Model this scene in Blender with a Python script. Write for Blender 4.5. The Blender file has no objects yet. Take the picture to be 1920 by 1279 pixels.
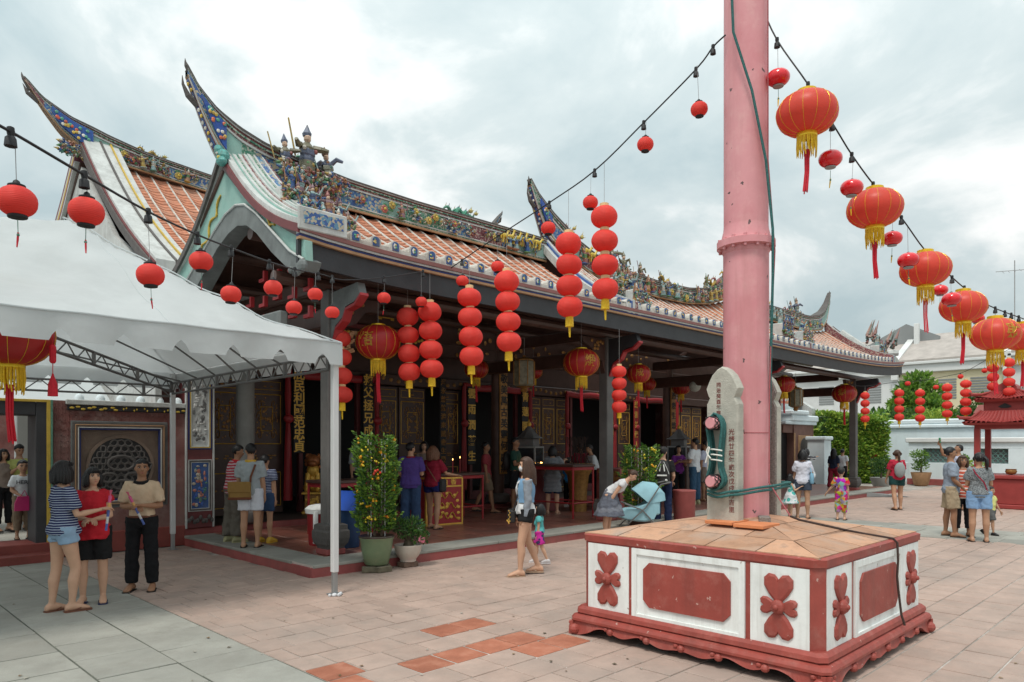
import bpy, math, random
from mathutils import Vector, Matrix, noise as mnoise
random.seed(7)
SC = bpy.context.scene
COL = SC.collection
R = math.radians
S2 = math.sqrt(2)

# ------------------------------------------------------------------ camera
# World: X runs along the temple front (to the right), Y into the temple, Z up.
F_PX, HZ, CAM_H = 1350.0, 832.0, 1.75      # focal length and horizon in photo pixels, eye height
cam = bpy.data.cameras.new('camera')
cam.lens = 36.0 * F_PX / 1920.0
cam.sensor_width = 36.0
cam.sensor_fit = 'HORIZONTAL'
cam.shift_y = (HZ - 639.5) / 1920.0
cam.clip_start = 0.05
cam.clip_end = 2000
cam_o = bpy.data.objects.new('camera', cam)
COL.objects.link(cam_o)
cam_o.location = (0, 0, CAM_H)
cam_o.rotation_euler = (R(90), 0, R(-45))
SC.camera = cam_o

# ------------------------------------------------------------------ sky and sun (bright overcast)
SUN_EL, SUN_AZ = R(62), R(200)             # azimuth measured from +X, counter-clockwise
w = bpy.data.worlds.new('World'); SC.world = w; w.use_nodes = True
nt = w.node_tree; N = nt.nodes; L = nt.links
for n in list(N): N.remove(n)
out = N.new('ShaderNodeOutputWorld'); bg = N.new('ShaderNodeBackground')
sky = N.new('ShaderNodeTexSky'); sky.sky_type = 'NISHITA'; sky.sun_disc = False
sky.sun_elevation = SUN_EL; sky.sun_rotation = R(90) - SUN_AZ
tc = N.new('ShaderNodeTexCoord'); sep = N.new('ShaderNodeSeparateXYZ')
L.new(tc.outputs['Generated'], sep.inputs[0])
ad = N.new('ShaderNodeMath'); ad.operation = 'ADD'; ad.inputs[1].default_value = 0.42
ab = N.new('ShaderNodeMath'); ab.operation = 'ABSOLUTE'
L.new(sep.outputs[2], ab.inputs[0]); L.new(ab.outputs[0], ad.inputs[0])
dx = N.new('ShaderNodeMath'); dx.operation = 'DIVIDE'; dy = N.new('ShaderNodeMath'); dy.operation = 'DIVIDE'
L.new(sep.outputs[0], dx.inputs[0]); L.new(ad.outputs[0], dx.inputs[1])
L.new(sep.outputs[1], dy.inputs[0]); L.new(ad.outputs[0], dy.inputs[1])
cb = N.new('ShaderNodeCombineXYZ'); L.new(dx.outputs[0], cb.inputs[0]); L.new(dy.outputs[0], cb.inputs[1])
cb.inputs[2].default_value = 1.1
n1 = N.new('ShaderNodeTexNoise'); n1.inputs['Scale'].default_value = 2.6; n1.inputs['Detail'].default_value = 8
n1.inputs['Roughness'].default_value = 0.55; n1.inputs['Distortion'].default_value = 0.35
L.new(cb.outputs[0], n1.inputs['Vector'])
rp = N.new('ShaderNodeValToRGB')
rp.color_ramp.elements[0].position = 0.36; rp.color_ramp.elements[0].color = (3.75, 4.55, 4.65, 1)
rp.color_ramp.elements[1].position = 0.66; rp.color_ramp.elements[1].color = (8.1, 8.05, 7.75, 1)
e = rp.color_ramp.elements.new(0.52); e.color = (5.0, 5.6, 5.55, 1)
L.new(n1.outputs['Fac'], rp.inputs[0])
mx = N.new('ShaderNodeMix'); mx.data_type = 'RGBA'; mx.inputs[0].default_value = 0.90
L.new(sky.outputs[0], mx.inputs[6]); L.new(rp.outputs[0], mx.inputs[7])
cie = N.new('ShaderNodeMath'); cie.operation = 'MULTIPLY_ADD'; cie.inputs[1].default_value = 1.0; cie.inputs[2].default_value = 0.75   # overcast sky: brighter overhead (CIE)
L.new(ab.outputs[0], cie.inputs[0])
sc_ = N.new('ShaderNodeVectorMath'); sc_.operation = 'SCALE'; L.new(mx.outputs[2], sc_.inputs[0]); L.new(cie.outputs[0], sc_.inputs['Scale'])
L.new(sc_.outputs[0], bg.inputs[0]); bg.inputs[1].default_value = 0.1
L.new(bg.outputs[0], out.inputs[0])

sun = bpy.data.lights.new('sun', 'SUN'); sun.energy = 1.5; sun.angle = R(14); sun.color = (1.0, 0.95, 0.87)
sun_o = bpy.data.objects.new('sun', sun); COL.objects.link(sun_o)
sd = Vector((math.cos(SUN_EL) * math.cos(SUN_AZ), math.cos(SUN_EL) * math.sin(SUN_AZ), math.sin(SUN_EL)))
sun_o.rotation_euler = sd.to_track_quat('Z', 'Y').to_euler()
vs = SC.view_settings
vs.view_transform = 'Standard'; vs.look = 'None'; vs.exposure = 0.49; vs.gamma = 1.0; vs.use_curve_mapping = False

# ------------------------------------------------------------------ surveying helpers (photo pixel -> place)
def PD(px, py, d):
    s = (px - 960) / F_PX * d
    return Vector(((d + s) / S2, (d - s) / S2, CAM_H + (HZ - py) / F_PX * d))
def G(px, py, z=0.0):
    return PD(px, py, F_PX * (CAM_H - z) / (py - HZ))
def PY(px, py, Y):
    r = (px - 960) / F_PX; X = Y * (1 + r) / (1 - r)
    return PD(px, py, (X + Y) / S2)

# ------------------------------------------------------------------ mesh collector
class MB:
    def __init__(s):
        s.v = []; s.f = []; s.m = []; s.c = []; s.T = None; s.col = None
    def add(s, vs, fs, m=0):
        b = len(s.v)
        if s.T is not None: vs = [s.T @ Vector(p) for p in vs]
        s.v.extend([tuple(p) for p in vs])
        for f in fs:
            s.f.append(tuple(b + i for i in f)); s.m.append(m); s.c.append(s.col)
        return s
    def box(s, x0, x1, y0, y1, z0, z1, m=0):
        vs = [(x, y, z) for z in (z0, z1) for y in (y0, y1) for x in (x0, x1)]
        return s.add(vs, [(0, 2, 3, 1), (4, 5, 7, 6), (0, 1, 5, 4), (2, 6, 7, 3), (0, 4, 6, 2), (1, 3, 7, 5)], m)
    def bbox(s, x0, x1, y0, y1, z0, z1, b=0.01, m=0):
        vs = []; idx = {}
        X = (x0, x1); Y = (y0, y1); Z = (z0, z1); g = (1, -1)
        for i in (0, 1):
            for j in (0, 1):
                for k in (0, 1):
                    for a in range(3):
                        p = [X[i], Y[j], Z[k]]
                        for q in range(3):
                            if q != a: p[q] += b * g[(i, j, k)[q]]
                        idx[(i, j, k, a)] = len(vs); vs.append(tuple(p))
        fs = []
        for a in range(3):
            o = [q for q in range(3) if q != a]
            for side in (0, 1):
                q4 = []
                for (u, v) in ((0, 0), (1, 0), (1, 1), (0, 1)):
                    t = [0, 0, 0]; t[a] = side; t[o[0]] = u; t[o[1]] = v
                    q4.append(idx[(t[0], t[1], t[2], a)])
                if (side == 0) != (a == 1): q4.reverse()
                fs.append(tuple(q4))
        for a in range(3):
            o = [q for q in range(3) if q != a]
            for u in (0, 1):
                for v in (0, 1):
                    t0 = [0, 0, 0]; t0[o[0]] = u; t0[o[1]] = v; t1 = list(t0); t1[a] = 1
                    fs.append((idx[(*t0, o[0])], idx[(*t1, o[0])], idx[(*t1, o[1])], idx[(*t0, o[1])]))
        for i in (0, 1):
            for j in (0, 1):
                for k in (0, 1): fs.append((idx[(i, j, k, 0)], idx[(i, j, k, 1)], idx[(i, j, k, 2)]))
        return s.add(vs, fs, m)
    def loft(s, rings, m=0, cap=True, closed=True):
        n = len(rings[0]); vs = [p for r in rings for p in r]; fs = []
        for i in range(len(rings) - 1):
            for j in range(n if closed else n - 1):
                k = (j + 1) % n
                fs.append((i * n + j, i * n + k, (i + 1) * n + k, (i + 1) * n + j))
        if cap and closed:
            fs.append(tuple(range(n - 1, -1, -1))); fs.append(tuple((len(rings) - 1) * n + j for j in range(n)))
        return s.add(vs, fs, m)
    def tube(s, pts, rad, n=8, m=0, cap=True, flat=1.0, up=None):
        pts = [Vector(p) for p in pts]
        if not isinstance(rad, (list, tuple)): rad = [rad] * len(pts)
        rings = []; ref = None
        for i, p in enumerate(pts):
            d = (pts[min(i + 1, len(pts) - 1)] - pts[max(i - 1, 0)])
            if d.length < 1e-9: d = Vector((0, 0, 1))
            d.normalize()
            if ref is None:
                ref = Vector(up) if up else (Vector((1, 0, 0)) if abs(d.x) < 0.8 else Vector((0, 1, 0)))
            a = ref - d * ref.dot(d)
            if a.length < 1e-6: a = d.orthogonal()
            a.normalize(); b = d.cross(a); ref = a
            rings.append([p + (a * math.cos(2 * math.pi * k / n) + b * math.sin(2 * math.pi * k / n) * flat) * rad[i] for k in range(n)])
        return s.loft(rings, m, cap)
    def lathe(s, prof, n=16, c=(0, 0, 0), m=0, cap=True, sx=1, sy=1):
        rings = [[(c[0] + r * sx * math.cos(2 * math.pi * k / n), c[1] + r * sy * math.sin(2 * math.pi * k / n), c[2] + z) for k in range(n)] for r, z in prof]
        return s.loft(rings, m, cap)
    def ell(s, c, r, n=10, h=7, m=0):
        if not isinstance(r, (list, tuple)): r = (r, r, r)
        prof = [(max(1e-4, math.sin(math.pi * i / h)), -math.cos(math.pi * i / h)) for i in range(h + 1)]
        rings = [[(c[0] + a * r[0] * math.cos(2 * math.pi * k / n), c[1] + a * r[1] * math.sin(2 * math.pi * k / n), c[2] + z * r[2]) for k in range(n)] for a, z in prof]
        return s.loft(rings, m, True)
    def prism(s, poly, axis, a, b, m=0):
        def P(u, v, w):
            return {'x': (w, u, v), 'y': (u, w, v), 'z': (u, v, w)}[axis]
        n = len(poly)
        vs = [P(u, v, a) for u, v in poly] + [P(u, v, b) for u, v in poly]
        fs = [(i, (i + 1) % n, n + (i + 1) % n, n + i) for i in range(n)]
        fs += [tuple(range(n - 1, -1, -1)), tuple(range(n, 2 * n))]
        return s.add(vs, fs, m)
    def strip(s, A, B, th, m=0):
        """solid strip between two polylines, thickened by vector th"""
        th = Vector(th)
        rings = [[Vector(a), Vector(b), Vector(b) + th, Vector(a) + th] for a, b in zip(A, B)]
        return s.loft(rings, m, True)
    def mesh(s, name, mats, smooth=False):
        me = bpy.data.meshes.new(name)
        me.from_pydata(s.v, [], s.f)
        if not isinstance(mats, (list, tuple)): mats = [mats]
        for q in mats: me.materials.append(q)
        if len(mats) > 1: me.polygons.foreach_set('material_index', s.m)
        if any(c is not None for c in s.c):
            at = me.color_attributes.new('col', 'FLOAT_COLOR', 'CORNER')
            buf = []
            for p in me.polygons:
                c = s.c[p.index] or (0.8, 0.8, 0.8)
                buf.extend([c[0], c[1], c[2], 1.0] * p.loop_total)
            at.data.foreach_set('color', buf)
        if smooth: me.polygons.foreach_set('use_smooth', [True] * len(me.polygons))
        me.validate(); me.update()
        if smooth: me.set_sharp_from_angle(angle=R(48))
        return me
    def build(s, name, mats, parent=None, smooth=False, kind=None):
        return ob(name, s.mesh(name, mats, smooth), parent, kind)

def ob(name, me, parent=None, kind=None, loc=None, rot=None):
    o = bpy.data.objects.new(name, me); COL.objects.link(o)
    if parent: o.parent = parent
    if kind: o['kind'] = kind
    if loc is not None: o.location = loc
    if rot is not None: o.rotation_euler = rot
    return o
def tag(o, label, cat, group=None):
    o['label'] = label; o['category'] = cat
    if group: o['group'] = group
    return o
def empty(name, loc, rz=0.0, label=None, cat=None, group=None):
    o = bpy.data.objects.new(name, None); COL.objects.link(o)
    o.empty_display_size = 0.1
    o.location = loc; o.rotation_euler = (0, 0, rz)
    if label: tag(o, label, cat, group)
    return o
def struct(o): o['kind'] = 'structure'; return o
def clone(root, loc, rz=None, label=None, group=None, scale=None):
    r = root.copy(); COL.objects.link(r); r.location = loc
    if rz is not None: r.rotation_euler = (0, 0, rz)
    if scale is not None: r.scale = (scale,) * 3
    if label: r['label'] = label
    if group: r['group'] = group
    for ch in list(root.children):
        c = ch.copy(); COL.objects.link(c); c.parent = r
        for g in list(ch.children):
            k = g.copy(); COL.objects.link(k); k.parent = c
    return r

# ------------------------------------------------------------------ materials
def srgb(r, g, b):
    return tuple(((c / 255) / 12.92 if c <= 10 else ((c / 255 + 0.055) / 1.055) ** 2.4) for c in (r, g, b))
def mk(name, col, rough=0.7, var=0.18, scale=3.0, bump=0.15, bscale=45.0, metal=0.0, spec=0.4, rnd=0.0, dirt=None, dscale=1.2, damt=0.5, obj=False, trans=0.0, sub=0.0, attr=False, emit=None, coat=0.0, bdist=0.01, stain=None, streak=None, chips=None):
    m = bpy.data.materials.new(name); m.use_nodes = True
    nt = m.node_tree; N = nt.nodes; L = nt.links
    b = N['Principled BSDF']
    b.inputs['Roughness'].default_value = rough; b.inputs['Metallic'].default_value = metal
    b.inputs['Specular IOR Level'].default_value = spec
    if coat: b.inputs['Coat Weight'].default_value = coat
    if obj:
        tc = N.new('ShaderNodeTexCoord'); vec = tc.outputs['Object']
    else:
        ge = N.new('ShaderNodeNewGeometry'); vec = ge.outputs['Position']
    if attr:
        at = N.new('ShaderNodeAttribute'); at.attribute_name = 'col'; base = at.outputs['Color']
    else:
        rgb = N.new('ShaderNodeRGB'); rgb.outputs[0].default_value = (*col, 1); base = rgb.outputs[0]
    n1 = N.new('ShaderNodeTexNoise'); n1.inputs['Scale'].default_value = scale; n1.inputs['Detail'].default_value = 6
    n1.inputs['Roughness'].default_value = 0.62
    L.new(vec, n1.inputs['Vector'])
    mr = N.new('ShaderNodeMapRange'); mr.inputs[1].default_value = 0.25; mr.inputs[2].default_value = 0.75
    mr.inputs[3].default_value = 1 - var; mr.inputs[4].default_value = 1 + var
    L.new(n1.outputs['Fac'], mr.inputs[0])
    fac = mr.outputs[0]
    if rnd:
        oi = N.new('ShaderNodeObjectInfo'); r2 = N.new('ShaderNodeMapRange')
        r2.inputs[3].default_value = 1 - rnd; r2.inputs[4].default_value = 1 + rnd
        L.new(oi.outputs['Random'], r2.inputs[0])
        mu = N.new('ShaderNodeMath'); mu.operation = 'MULTIPLY'; L.new(fac, mu.inputs[0]); L.new(r2.outputs[0], mu.inputs[1]); fac = mu.outputs[0]
    vm = N.new('ShaderNodeVectorMath'); vm.operation = 'SCALE'; L.new(base, vm.inputs[0]); L.new(fac, vm.inputs['Scale'])
    colr = vm.outputs[0]
    if dirt:
        n3 = N.new('ShaderNodeTexNoise'); n3.inputs['Scale'].default_value = dscale; n3.inputs['Detail'].default_value = 9
        n3.inputs['Roughness'].default_value = 0.7; L.new(vec, n3.inputs['Vector'])
        m3 = N.new('ShaderNodeMapRange'); m3.inputs[1].default_value = 0.5; m3.inputs[2].default_value = 0.72
        m3.inputs[3].default_value = 0; m3.inputs[4].default_value = damt
        L.new(n3.outputs['Fac'], m3.inputs[0])
        mm = N.new('ShaderNodeMix'); mm.data_type = 'RGBA'
        L.new(m3.outputs[0], mm.inputs[0]); L.new(colr, mm.inputs[6]); mm.inputs[7].default_value = (*dirt, 1)
        colr = mm.outputs[2]
    for lay, kind in ((stain, 'stain'), (streak, 'streak')):   # (colour, scale, amount)
        if not lay: continue
        v2 = vec
        if kind == 'streak':
            mp = N.new('ShaderNodeMapping'); mp.inputs['Scale'].default_value = (1, 1, 0.08); L.new(vec, mp.inputs[0]); v2 = mp.outputs[0]
        n4 = N.new('ShaderNodeTexNoise'); n4.inputs['Scale'].default_value = lay[1]; n4.inputs['Detail'].default_value = 7; n4.inputs['Roughness'].default_value = 0.65; n4.inputs['Distortion'].default_value = 0.4; L.new(v2, n4.inputs['Vector'])
        m4 = N.new('ShaderNodeMapRange'); m4.inputs[1].default_value = 0.47; m4.inputs[2].default_value = 0.70; m4.inputs[3].default_value = 0; m4.inputs[4].default_value = lay[2]; L.new(n4.outputs['Fac'], m4.inputs[0])
        x4 = N.new('ShaderNodeMix'); x4.data_type = 'RGBA'; L.new(m4.outputs[0], x4.inputs[0]); L.new(colr, x4.inputs[6]); x4.inputs[7].default_value = (*lay[0], 1); colr = x4.outputs[2]
    if chips:                                  # (colour, scale, size): small sharp-edged chips in the paint
        dn = N.new('ShaderNodeTexNoise'); dn.inputs['Scale'].default_value = chips[1] * 5; L.new(vec, dn.inputs['Vector'])
        av = N.new('ShaderNodeMix'); av.data_type = 'VECTOR'; av.inputs[0].default_value = 0.06; L.new(vec, av.inputs[4]); L.new(dn.outputs['Color'], av.inputs[5])
        vo = N.new('ShaderNodeTexVoronoi'); vo.inputs['Scale'].default_value = chips[1]; L.new(av.outputs[1], vo.inputs['Vector'])
        lt = N.new('ShaderNodeMath'); lt.operation = 'LESS_THAN'; lt.inputs[1].default_value = chips[2]; L.new(vo.outputs['Distance'], lt.inputs[0])
        x5 = N.new('ShaderNodeMix'); x5.data_type = 'RGBA'; L.new(lt.outputs[0], x5.inputs[0]); L.new(colr, x5.inputs[6]); x5.inputs[7].default_value = (*chips[0], 1); colr = x5.outputs[2]
    L.new(colr, b.inputs['Base Color'])
    if emit:
        b.inputs['Emission Color'].default_value = (*emit[0], 1); b.inputs['Emission Strength'].default_value = emit[1]
    if bump:
        n2 = N.new('ShaderNodeTexNoise'); n2.inputs['Scale'].default_value = bscale; n2.inputs['Detail'].default_value = 5
        L.new(vec, n2.inputs['Vector'])
        bp = N.new('ShaderNodeBump'); bp.inputs['Strength'].default_value = bump; bp.inputs['Distance'].default_value = bdist
        L.new(n2.outputs['Fac'], bp.inputs['Height']); L.new(bp.outputs[0], b.inputs['Normal'])
    if trans:
        tr = N.new('ShaderNodeBsdfTranslucent'); ms = N.new('ShaderNodeMixShader'); ms.inputs[0].default_value = trans
        L.new(colr, tr.inputs[0]); L.new(b.outputs[0], ms.inputs[1]); L.new(tr.outputs[0], ms.inputs[2])
        L.new(ms.outputs[0], N['Material Output'].inputs[0])
    return m

M = {}
M['tile'] = mk('faded_terracotta', (0.405, 0.295, 0.245), 0.8, 0.18, 3.0, 0.4, 24, rnd=0.075, dirt=(0.29, 0.235, 0.20), dscale=3.2, damt=0.6, stain=((0.30, 0.25, 0.22), 0.5, 0.7))
M['tile_new'] = mk('fresh_terracotta', (0.37, 0.135, 0.08), 0.6, 0.25, 5, 0.15, 40, rnd=0.15, dirt=(0.46, 0.25, 0.18), dscale=5, damt=0.5)
M['granite'] = mk('grey_granite', (0.30, 0.295, 0.262), 0.8, 0.16, 2.0, 0.35, 50, rnd=0.13, dirt=(0.23, 0.22, 0.19), dscale=3.0, damt=0.7, stain=((0.22, 0.21, 0.185), 0.8, 0.7))
M['grout'] = mk('grout', (0.30, 0.27, 0.24), 0.9, 0.35, 3.0, 0.3, 60, dirt=(0.66, 0.62, 0.58), dscale=1.3, damt=0.95)
M['joint_dark'] = mk('mossy_joint', (0.10, 0.105, 0.085), 0.95, 0.4, 6, 0.3, 60)
M['floor_red'] = mk('glazed_red_floor', (0.26, 0.10, 0.075), 0.32, 0.3, 2.5, 0.08, 30, rnd=0.2, dirt=(0.17, 0.12, 0.10), damt=0.6)
M['grout_w'] = mk('pale_grout', (0.5, 0.42, 0.38), 0.9, 0.2)
M['kerb_red'] = mk('kerb_red_paint', (0.30, 0.075, 0.07), 0.6, 0.22, 4, 0.2, 30, dirt=(0.2, 0.11, 0.09), damt=0.5)
M['red_paint'] = mk('oxide_red_paint', (0.315, 0.062, 0.047), 0.55, 0.16, 5, 0.18, 26, dirt=(0.44, 0.2, 0.165), dscale=6, damt=0.4, streak=((0.19, 0.05, 0.04), 9, 0.5), chips=((0.50, 0.30, 0.26), 9, 0.09))
M['white_paint'] = mk('white_paint', (0.80, 0.82, 0.80), 0.6, 0.07, 4, 0.15, 40, dirt=(0.5, 0.5, 0.48), dscale=3.2, damt=0.35, streak=((0.50, 0.48, 0.44), 14, 0.45), chips=((0.42, 0.36, 0.32), 8, 0.075))
M['cap_tile'] = mk('cap_terracotta', (0.47, 0.265, 0.165), 0.8, 0.3, 5, 0.45, 35, rnd=0.22, dirt=(0.19, 0.14, 0.11), dscale=5, damt=0.9, stain=((0.42, 0.33, 0.27), 2.5, 0.6))
M['pink'] = mk('pink_paint', (0.68, 0.30, 0.32), 0.5, 0.08, 2, 0.18, 9, dirt=(0.74, 0.42, 0.41), dscale=5, damt=0.6, stain=((0.60, 0.20, 0.225), 2.2, 0.55), streak=((0.50, 0.21, 0.21), 7, 0.5), chips=((0.13, 0.08, 0.08), 6.5, 0.085))
M['stone'] = mk('weathered_granite', (0.46, 0.44, 0.38), 0.85, 0.2, 7, 0.55, 90, dirt=(0.27, 0.25, 0.22), dscale=5, damt=0.5)
M['stone_rough'] = mk('rough_granite', (0.23, 0.20, 0.18), 0.9, 0.5, 60, 1.0, 120)
M['dark_wood'] = mk('dark_painted_timber', (0.035, 0.036, 0.040), 0.55, 0.25, 3, 0.15, 25)
M['dark_brown'] = mk('dark_brown_lacquer', (0.082, 0.045, 0.036), 0.42, 0.3, 4, 0.15, 30)
M['col_grey'] = mk('grey_timber_column', (0.13, 0.125, 0.12), 0.6, 0.2, 4, 0.15, 30, dirt=(0.07, 0.065, 0.06), damt=0.5)
M['col_stone'] = mk('grey_stone_column', (0.24, 0.24, 0.225), 0.7, 0.15, 4, 0.2, 60)
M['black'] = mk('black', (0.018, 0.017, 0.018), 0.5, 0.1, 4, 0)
M['gold'] = mk('gold_leaf', (0.72, 0.43, 0.075), 0.38, 0.25, 12, 0.1, 60, metal=0.25)
M['gold_old'] = mk('aged_gold', (0.33, 0.17, 0.05), 0.45, 0.4, 14, 0.3, 60, metal=0.3)
M['lacquer_red'] = mk('red_lacquer', (0.34, 0.025, 0.03), 0.45, 0.15, 4, 0.1, 30)
M['maroon'] = mk('maroon_lacquer', (0.15, 0.035, 0.036), 0.5, 0.2, 4, 0.1, 30)
M['roof_tile'] = mk('red_roof_tile', (0.47, 0.185, 0.105), 0.8, 0.4, 11, 0.4, 40, dirt=(0.27, 0.15, 0.11), dscale=3.5, damt=0.75, stain=((0.40, 0.27, 0.20), 1.1, 0.5))
M['mortar'] = mk('white_mortar', (0.58, 0.565, 0.52), 0.9, 0.2, 8, 0.4, 40, dirt=(0.27, 0.25, 0.22), dscale=4.5, damt=0.85, stain=((0.36, 0.29, 0.24), 1.5, 0.6))
M['lime'] = mk('limewash', (0.54, 0.555, 0.54), 0.85, 0.15, 4, 0.35, 26, dirt=(0.33, 0.33, 0.315), dscale=3.5, damt=0.8, stain=((0.36, 0.37, 0.35), 1.4, 0.5), streak=((0.34, 0.34, 0.32), 12, 0.4))
M['teal'] = mk('teal_paint', (0.25, 0.43, 0.38), 0.75, 0.16, 6, 0.2, 30, dirt=(0.24, 0.33, 0.30), dscale=3, damt=0.6, stain=((0.33, 0.44, 0.40), 2, 0.5))
M['blue'] = mk('cobalt_blue', (0.05, 0.11, 0.30), 0.55, 0.3, 8, 0.2, 30, dirt=(0.14, 0.17, 0.22), dscale=5, damt=0.6)
M['navy'] = mk('navy_blue', (0.02, 0.03, 0.13), 0.5, 0.25, 6, 0.1, 30)
M['green'] = mk('glaze_green', (0.09, 0.22, 0.16), 0.5, 0.35, 14, 0.3, 40, dirt=(0.2, 0.22, 0.19), dscale=6, damt=0.6)
M['purple'] = mk('mosaic_purple', (0.17, 0.055, 0.07), 0.6, 0.5, 25, 0.4, 60)
M['yellow'] = mk('ochre_yellow', (0.52, 0.35, 0.05), 0.55, 0.2, 8, 0.1, 30)
M['tan'] = mk('tan_moulding', (0.42, 0.245, 0.13), 0.7, 0.2, 6, 0.2, 30)
M['gutter'] = mk('brown_gutter', (0.235, 0.095, 0.085), 0.5, 0.15, 4, 0.1, 30)
M['plaster_grey'] = mk('grey_plaster', (0.16, 0.175, 0.172), 0.8, 0.25, 4, 0.2, 30, dirt=(0.08, 0.085, 0.085), dscale=2.5, damt=0.6)
M['ceramic'] = mk('cut_ceramic', (1, 1, 1), 0.45, 0.35, 20, 0.35, 60, attr=True, dirt=(0.13, 0.12, 0.10), dscale=8, damt=0.8)
M['paintc'] = mk('coloured_paint', (1, 1, 1), 0.55, 0.12, 8, 0.1, 40, attr=True)
M['wall_red'] = mk('weathered_red_wall', (0.19, 0.07, 0.062), 0.8, 0.3, 4, 0.4, 25, dirt=(0.34, 0.25, 0.225), dscale=2.6, damt=0.75, stain=((0.26, 0.17, 0.15), 1.2, 0.6))
M['stone_brown'] = mk('brown_stone', (0.21, 0.15, 0.115), 0.8, 0.2, 4, 0.3, 30, dirt=(0.13, 0.10, 0.08), damt=0.6)
M['stone_dark'] = mk('dark_carved_stone', (0.105, 0.095, 0.09), 0.8, 0.25, 8, 0.4, 40)
M['step_red'] = mk('red_step', (0.22, 0.05, 0.04), 0.6, 0.2, 4, 0.15, 30)
M['steel'] = mk('galvanised_steel', (0.35, 0.36, 0.36), 0.45, 0.12, 6, 0.05, 30, metal=0.6)
M['steel_dark'] = mk('grey_steel', (0.17, 0.17, 0.17), 0.5, 0.2, 6, 0.05, 30, metal=0.3)
M['post_white'] = mk('white_tent_post', (0.62, 0.63, 0.63), 0.45, 0.06, 3, 0.05, 20)
M['canvas'] = mk('tent_canvas', (0.66, 0.695, 0.70), 0.65, 0.06, 1.2, 0.4, 3.0, trans=0.38, bdist=0.05, stain=((0.50, 0.53, 0.53), 0.9, 0.45))
M['lan_paper'] = mk('red_lantern_fabric', (0.90, 0.085, 0.065), 0.6, 0.08, 9, 0.25, 14, trans=0.38, stain=((0.80, 0.05, 0.045), 3, 0.5))
def ring_bump(m, freq, strength):
    nt = m.node_tree; N = nt.nodes; L = nt.links; b = N['Principled BSDF']; tc = N.new('ShaderNodeTexCoord'); sp = N.new('ShaderNodeSeparateXYZ'); L.new(tc.outputs['Object'], sp.inputs[0])
    a = N.new('ShaderNodeMath'); a.operation = 'MULTIPLY'; a.inputs[1].default_value = freq; L.new(sp.outputs[2], a.inputs[0]); sn = N.new('ShaderNodeMath'); sn.operation = 'SINE'; L.new(a.outputs[0], sn.inputs[0])
    ab_ = N.new('ShaderNodeMath'); ab_.operation = 'ABSOLUTE'; L.new(sn.outputs[0], ab_.inputs[0])
    bp = N.new('ShaderNodeBump'); bp.inputs['Strength'].default_value = strength; bp.inputs['Distance'].default_value = 0.03; L.new(ab_.outputs[0], bp.inputs['Height'])
    if b.inputs['Normal'].links: L.new(b.inputs['Normal'].links[0].from_socket, bp.inputs['Normal'])
    L.new(bp.outputs[0], b.inputs['Normal'])
ring_bump(M['lan_paper'], 62.0, 0.22)
M['lan_silk'] = mk('red_silk', (0.80, 0.10, 0.065), 0.4, 0.08, 9, 0.2, 12, trans=0.38)
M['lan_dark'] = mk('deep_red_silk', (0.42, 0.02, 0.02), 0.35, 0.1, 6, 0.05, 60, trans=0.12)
M['lan_plastic'] = mk('red_plastic', (0.72, 0.012, 0.02), 0.2, 0.05, 6, 0.0, 60, coat=0.6)
M['lan_gold'] = mk('lantern_gold_foil', (0.80, 0.55, 0.03), 0.3, 0.15, 20, 0.1, 60, metal=0.4)
M['tassel_y'] = mk('yellow_tassel', (0.78, 0.50, 0.02), 0.6, 0.2, 40, 0.2, 120)
M['tassel_r'] = mk('red_tassel', (0.60, 0.012, 0.03), 0.6, 0.2, 40, 0.2, 120)
M['paper_gold'] = mk('cream_collar', (0.75, 0.55, 0.28), 0.5, 0.1, 20, 0.05)
M['cable'] = mk('black_cable', (0.018, 0.018, 0.02), 0.6, 0.1, 4, 0)
M['wire'] = mk('grey_wire', (0.30, 0.30, 0.30), 0.5, 0.1, 4, 0)
M['rope'] = mk('green_rope', (0.035, 0.13, 0.125), 0.8, 0.4, 60, 0.8, 90)
M['rope_red'] = mk('red_cord', (0.38, 0.10, 0.11), 0.8, 0.3, 60, 0.5, 90)
M['rope_brown'] = mk('brown_cord', (0.05, 0.03, 0.025), 0.85, 0.3, 60, 0.5, 90)
M['rope_white'] = mk('white_cord', (0.75, 0.75, 0.70), 0.8, 0.1, 60, 0.3, 90)
M['leaf'] = mk('leaf', (0.075, 0.165, 0.03), 0.45, 0.45, 25, 0.0, trans=0.25)
M['leaf2'] = mk('leaf_light', (0.18, 0.32, 0.045), 0.45, 0.4, 25, 0.0, trans=0.3)
M['leaf3'] = mk('leaf_dark', (0.042, 0.105, 0.03), 0.4, 0.4, 25, 0.0, trans=0.2)
M['leaf_y'] = mk('leaf_yellow_green', (0.36, 0.46, 0.07), 0.5, 0.35, 25, 0.0, trans=0.3)
M['bark'] = mk('bark', (0.11, 0.085, 0.06), 0.9, 0.35, 20, 0.5, 40)
M['soil'] = mk('soil', (0.05, 0.035, 0.025), 0.95, 0.3, 20, 0.5, 60)
M['kumquat'] = mk('kumquat', (0.80, 0.36, 0.015), 0.35, 0.3, 9, 0.1, 60)
M['glass_dark'] = mk('dark_glass', (0.02, 0.025, 0.03), 0.1, 0.1, 3, 0)
M['pale_blue'] = mk('pale_blue_wall', (0.66, 0.74, 0.77), 0.8, 0.06, 2, 0.1, 20, dirt=(0.52, 0.56, 0.57), dscale=0.9, damt=0.35, streak=((0.50, 0.54, 0.55), 2, 0.35))
M['cream'] = mk('cream_wall', (0.70, 0.62, 0.42), 0.8, 0.08, 1, 0.1, 20)
M['shop_white'] = mk('shophouse_white', (0.66, 0.67, 0.66), 0.8, 0.08, 0.6, 0.1, 20, dirt=(0.42, 0.42, 0.41), dscale=0.35, damt=0.6)
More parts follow.
